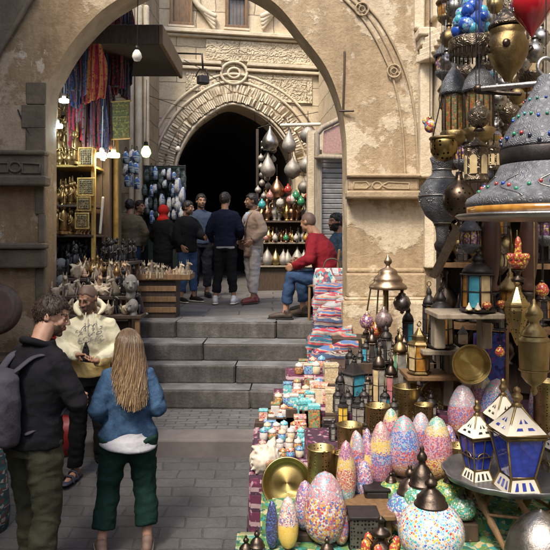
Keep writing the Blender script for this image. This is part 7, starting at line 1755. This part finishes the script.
# further lanterns and balls filling the depth of the hanging display
fill = [(470, 232, 17, 34, 3.6, 'dark'), (503, 236, 12, 30, 3.8, 'amber'), (462, 262, 14, 26, 3.9, 'dark'), (545, 262, 18, 40, 3.6, 'dark'), (543, 320, 16, 34, 3.7, 'amber'), (500, 330, 15, 38, 3.9, 'dark'), (447, 250, 12, 26, 4.3, 'dark')]
for i, (u, vb, w, h, Yq, c) in enumerate(fill):
    lantern('%s lantern hung deep in the shade of the stall, %s' % (['blackened', 'bronze toned', 'small black', 'wide black', 'amber paned', 'narrow black', 'tiny black'][i], ['under the dark globe lamp', 'between the columns', 'above the turquoise one', 'right of the red crown', 'behind the golden flask', 'left of the golden drop', 'beside the wrapped bundle'][i]), u, vb-h, vb, w, Yq, [c, 'dark'], 'iron' if i % 2 else 'bronze', 6, 'onion', hang=True)
small = [(463, 60, 8, 3.5, 'silver'), (487, 62, 9, 3.3, 'bronze'), (447, 62, 8, 3.7, 'silver'), (497, 100, 10, 3.2, 'silver'), (509, 112, 11, 3.3, 'bronze'), (497, 128, 9, 3.4, 'silver'), (523, 62, 9, 3.3, 'silver'), (535, 52, 10, 2.9, 'silver'), (541, 38, 9, 3.0, 'silver'), (488, 20, 9, 3.4, 'silver'), (449, 38, 9, 3.6, 'brass_old'), (455, 8, 10, 3.8, 'silver'), (495, 5, 8, 3.2, 'brass_old'), (517, 96, 8, 3.1, 'brass_old'), (504, 84, 8, 3.4, 'silver'), (466, 72, 7, 3.3, 'bronze'), (467, 212, 9, 3.6, 'brass_old'), (478, 206, 9, 3.7, 'bronze')]
for i, (u, v, r, Yq, mm) in enumerate(small):
    k = Yq/FP; t = hang('ball_lamp', 'small %s ball lamp, %s from the top in the hanging cluster' % ({'silver': 'silver', 'bronze': 'dark bronze', 'brass_old': 'old brass'}[mm], ORD[sorted((q[1], q[0]) for q in small).index((v, u))+1]), u, v, Yq)
    lat(t, 'ball', [(0, -r*1.1), (r*.5, -r*.95), (r*.95, -r*.35), (r, r*.15), (r*.75, r*.65), (r*.35, r*.95), (r*.2, r*1.3), (r*.28, r*1.45), (r*.1, r*1.7)], {'silver': M['silver_pierced'], 'bronze': M['bronze_engraved'], 'brass_old': M['brass_old']}[mm], 20, k)
    lat(t, 'cap', [(r*.3, r*1.3), (r*.34, r*1.42), (r*.1, r*1.6)], M['iron'], 12, k); chainup(t, r*1.6*k)
for i, (u, v, r, m, Yq, lb) in enumerate(((490, 76, 5, 'bluegl', 3.1, 'turquoise glass drop below the drum of the blue lamp'), (503, 66, 7, 'pinkblue', 3.5, 'pink mosaic drop behind the brown pot'), (502, 95, 8, 'rose', 3.5, 'rosy mosaic ball under the rod'), (497, 136, 5, 'yellow', 3.3, 'yellow glass drop beside the ball lamp'), (542, 290, 7, 'redyel', 3.4, 'red and yellow glass ball right of the crown'), (500, 352, 5, 'redyel', 3.5, 'small red and yellow ball under the golden drop'), (543, 345, 6, 'pinkblue', 3.4, 'pale mosaic ball behind the golden flask'))):
    k = Yq/FP; t = hang('glass_drop', lb, u, v, Yq, cat='ornament'); lat(t, 'glass', [(0, -r*1.1), (r*.8, -r*.6), (r, 0), (r*.7, r*.7), (r*.25, r*1.1)], mos[m], 18, k); lat(t, 'cap', [(r*.3, r*1.0), (r*.3, r*1.3), (0, r*1.5)], M['bronze'], 10, k); chainup(t, r*1.4*k)
# rows of small lanterns and vases filling the back shelves
rs = random.Random(77)
shapes = [Pool(lambda m=m: jug('x', m)) for m in (M['bronze'], M['brass_old'], M['iron'])]
for z in (1.39, 1.65, 2.05):
    for q in range(9):
        f = q/8; x = 1.16+.72*f; y = 4.42-.36*f; 
        rs.choice(shapes).put((x, y, z), rs.uniform(0, 6), rs.uniform(1.0, 1.7), 'dark metal jug, %s from the left on the %s back shelf' % (ORD[q+1], {1.39: 'lowest', 1.65: 'middle', 2.05: 'upper'}[z]), 'jugs on the back shelving')
# small filler lanterns between the lamps on the tiers
fl = [Pool(lambda c=c, f=f, s=s: lantern('x', 275, 240-40, 240, 18, 4.0, c, f, 6, s)) for c, f, s in ((['dark', 'clear'], 'iron', 'onion'), (['cream', 'clear'], 'bronze', 'tier'), (['aqua', 'clear'], 'iron', 'onion'))]
def filler(us, vb, z, tag_, sc0=.9):
    for i, u in enumerate(us):
        p = P(u, vb, snap(u, vb)); rs.choice(fl).put(p, rs.uniform(0, 1), sc0*rs.uniform(.8, 1.15), 'small metal lantern, %s from the left in the %s' % (ORD[i+1], tag_), 'small lanterns between the lamps')
filler((366, 376, 387, 399, 411, 424), 352, 1.36+.02, 'row before the pier base', .8)
filler((362, 371, 394, 418, 431), 424, 1.13, 'row behind the brass cylinders', .8)
filler((488, 497), 418, 1.13, 'gap behind the white lanterns', .9)
filler((353, 372, 395, 420), 462, .96, 'dark gaps between the egg lamps', .75)

hm = [Pool(lambda: dlant(0)), Pool(lambda: dlant(1)), Pool(lambda: dlant(2))]
def dlant(kind):
    t = thing('hanging_lantern', 'x', 'lantern'); R = .06
    mm = (M['silver_engraved'], M['brass_old'], M['bronze_engraved'])[kind]
    lat(t, 'roof', [(R*1.1, .10), (R*1.15, .108), (R*.9, .13), (R*.5, .16), (R*.25, .18), (R*.3, .19), (R*.12, .205), (.003, .30)], mm, 20)
    lat(t, 'glass_shade', [(R*.85, .02), (R*.95, .06), (R*.85, .10)], (mos['violet'], gls['amber'], gls['cream'])[kind], 10, smooth=False)
    lat(t, 'base_bowl', [(0, -.035), (R*.4, -.03), (R*.9, 0), (R, .02), (R*.85, .025)], mm, 20)
    mb = MB()
    for q in range(8): a = q*pi/4; mb.tube([(R*.9*cos(a), R*.9*sin(a), .02), (R*.98*cos(a), R*.98*sin(a), .06), (R*.9*cos(a), R*.9*sin(a), .10)], .003, 5)
    mb.tube([(0, 0, .29), (0, 0, 1.6)], .0022, 5); mb.build('cage', M['bronze'], t); return t
for i, (u, v, Yq, sc_) in enumerate(((446, 75, 3.9, 1.1), (463, 38, 3.8, 1.0), (490, 45, 3.6, 1.1), (466, 165, 3.7, 1.2), (449, 108, 3.9, 1.0), (500, 158, 3.4, 1.1), (491, 198, 3.5, 1.0), (506, 190, 3.3, 1.0), (466, 100, 3.8, 1.0), (512, 140, 3.6, 1.3), (524, 110, 3.5, 1.2), (454, 165, 3.8, .9), (494, 112, 3.6, 1.1), (447, 20, 4.0, 1.0), (530, 78, 3.4, 1.1), (470, 248, 3.5, .9), (510, 308, 3.6, 1.0), (498, 270, 3.7, .9), (546, 240, 3.5, 1.0))):
    hm[i % 3].put(P(u, v, Yq), .3*i, sc_, 'small %s hung behind the bigger lamps' % ('pale engraved lantern', 'old brass lantern', 'dark bronze lantern')[i % 3], 'small lanterns hung behind the bigger lamps')

# dense small goods in the gaps of the tiers
filler((350, 360, 369, 384, 395, 405, 415), 372, 1.3, 'crowded row beside the lamp stand', .7)
filler((366, 380, 392, 404, 416, 428, 440), 362, 1.3, 'hindmost crowded row', .75)
filler((338, 348, 364, 385, 396), 412, 1.15, 'third crowded row', .62)
filler((368, 386, 399, 412, 425, 437), 396, 1.15, 'second crowded row', .62)
filler((333, 365, 390, 413, 444), 440, 1.06, 'row just behind the mosaic eggs', .6)
for (args) in (('small orange mosaic egg lamp squeezed behind the big blue topped one', 391, 408, 452, 20, 0, 'fire'), ('lilac mosaic egg lamp behind the orange based one', 421, 412, 455, 22, 0, 'rose'), ('small banded mosaic egg lamp left of the purple one', 368, 440, 492, 15, 0, 'bands'), ('yellow topped mosaic egg lamp behind the slim banded one', 356, 430, 470, 15, 0, 'purple'), ('pink mosaic egg lamp leaning behind the floral one', 305, 480, 530, 22, 0, 'pinkblue'), ('teal tipped mosaic egg lamp between the lilac one and the white lanterns', 482, 372, 425, 26, 0, 'fire'), ('blue mosaic egg lamp peeping over the round table', 449, 425, 470, 18, 0, 'pinkblue'), ('red mosaic egg lamp under the shelf board', 341, 505, 545, 16, 0, 'rose')): egg(*args)

# ------------------------------------------------------------------ look-alikes that still share a label: tell them apart by their order in view
bpy.context.view_layer.update()
by = {}
for o in bpy.data.objects:
    if o.parent is None and o.get('label'): by.setdefault(o['label'], []).append(o)
for lb, os_ in by.items():
    if len(os_) > 1:
        os_.sort(key=lambda o: o.location.x/max(o.location.y, .1))
        for i, o in enumerate(os_): o['label'] = '%s, %s from the left' % (lb, ORD[i+1])
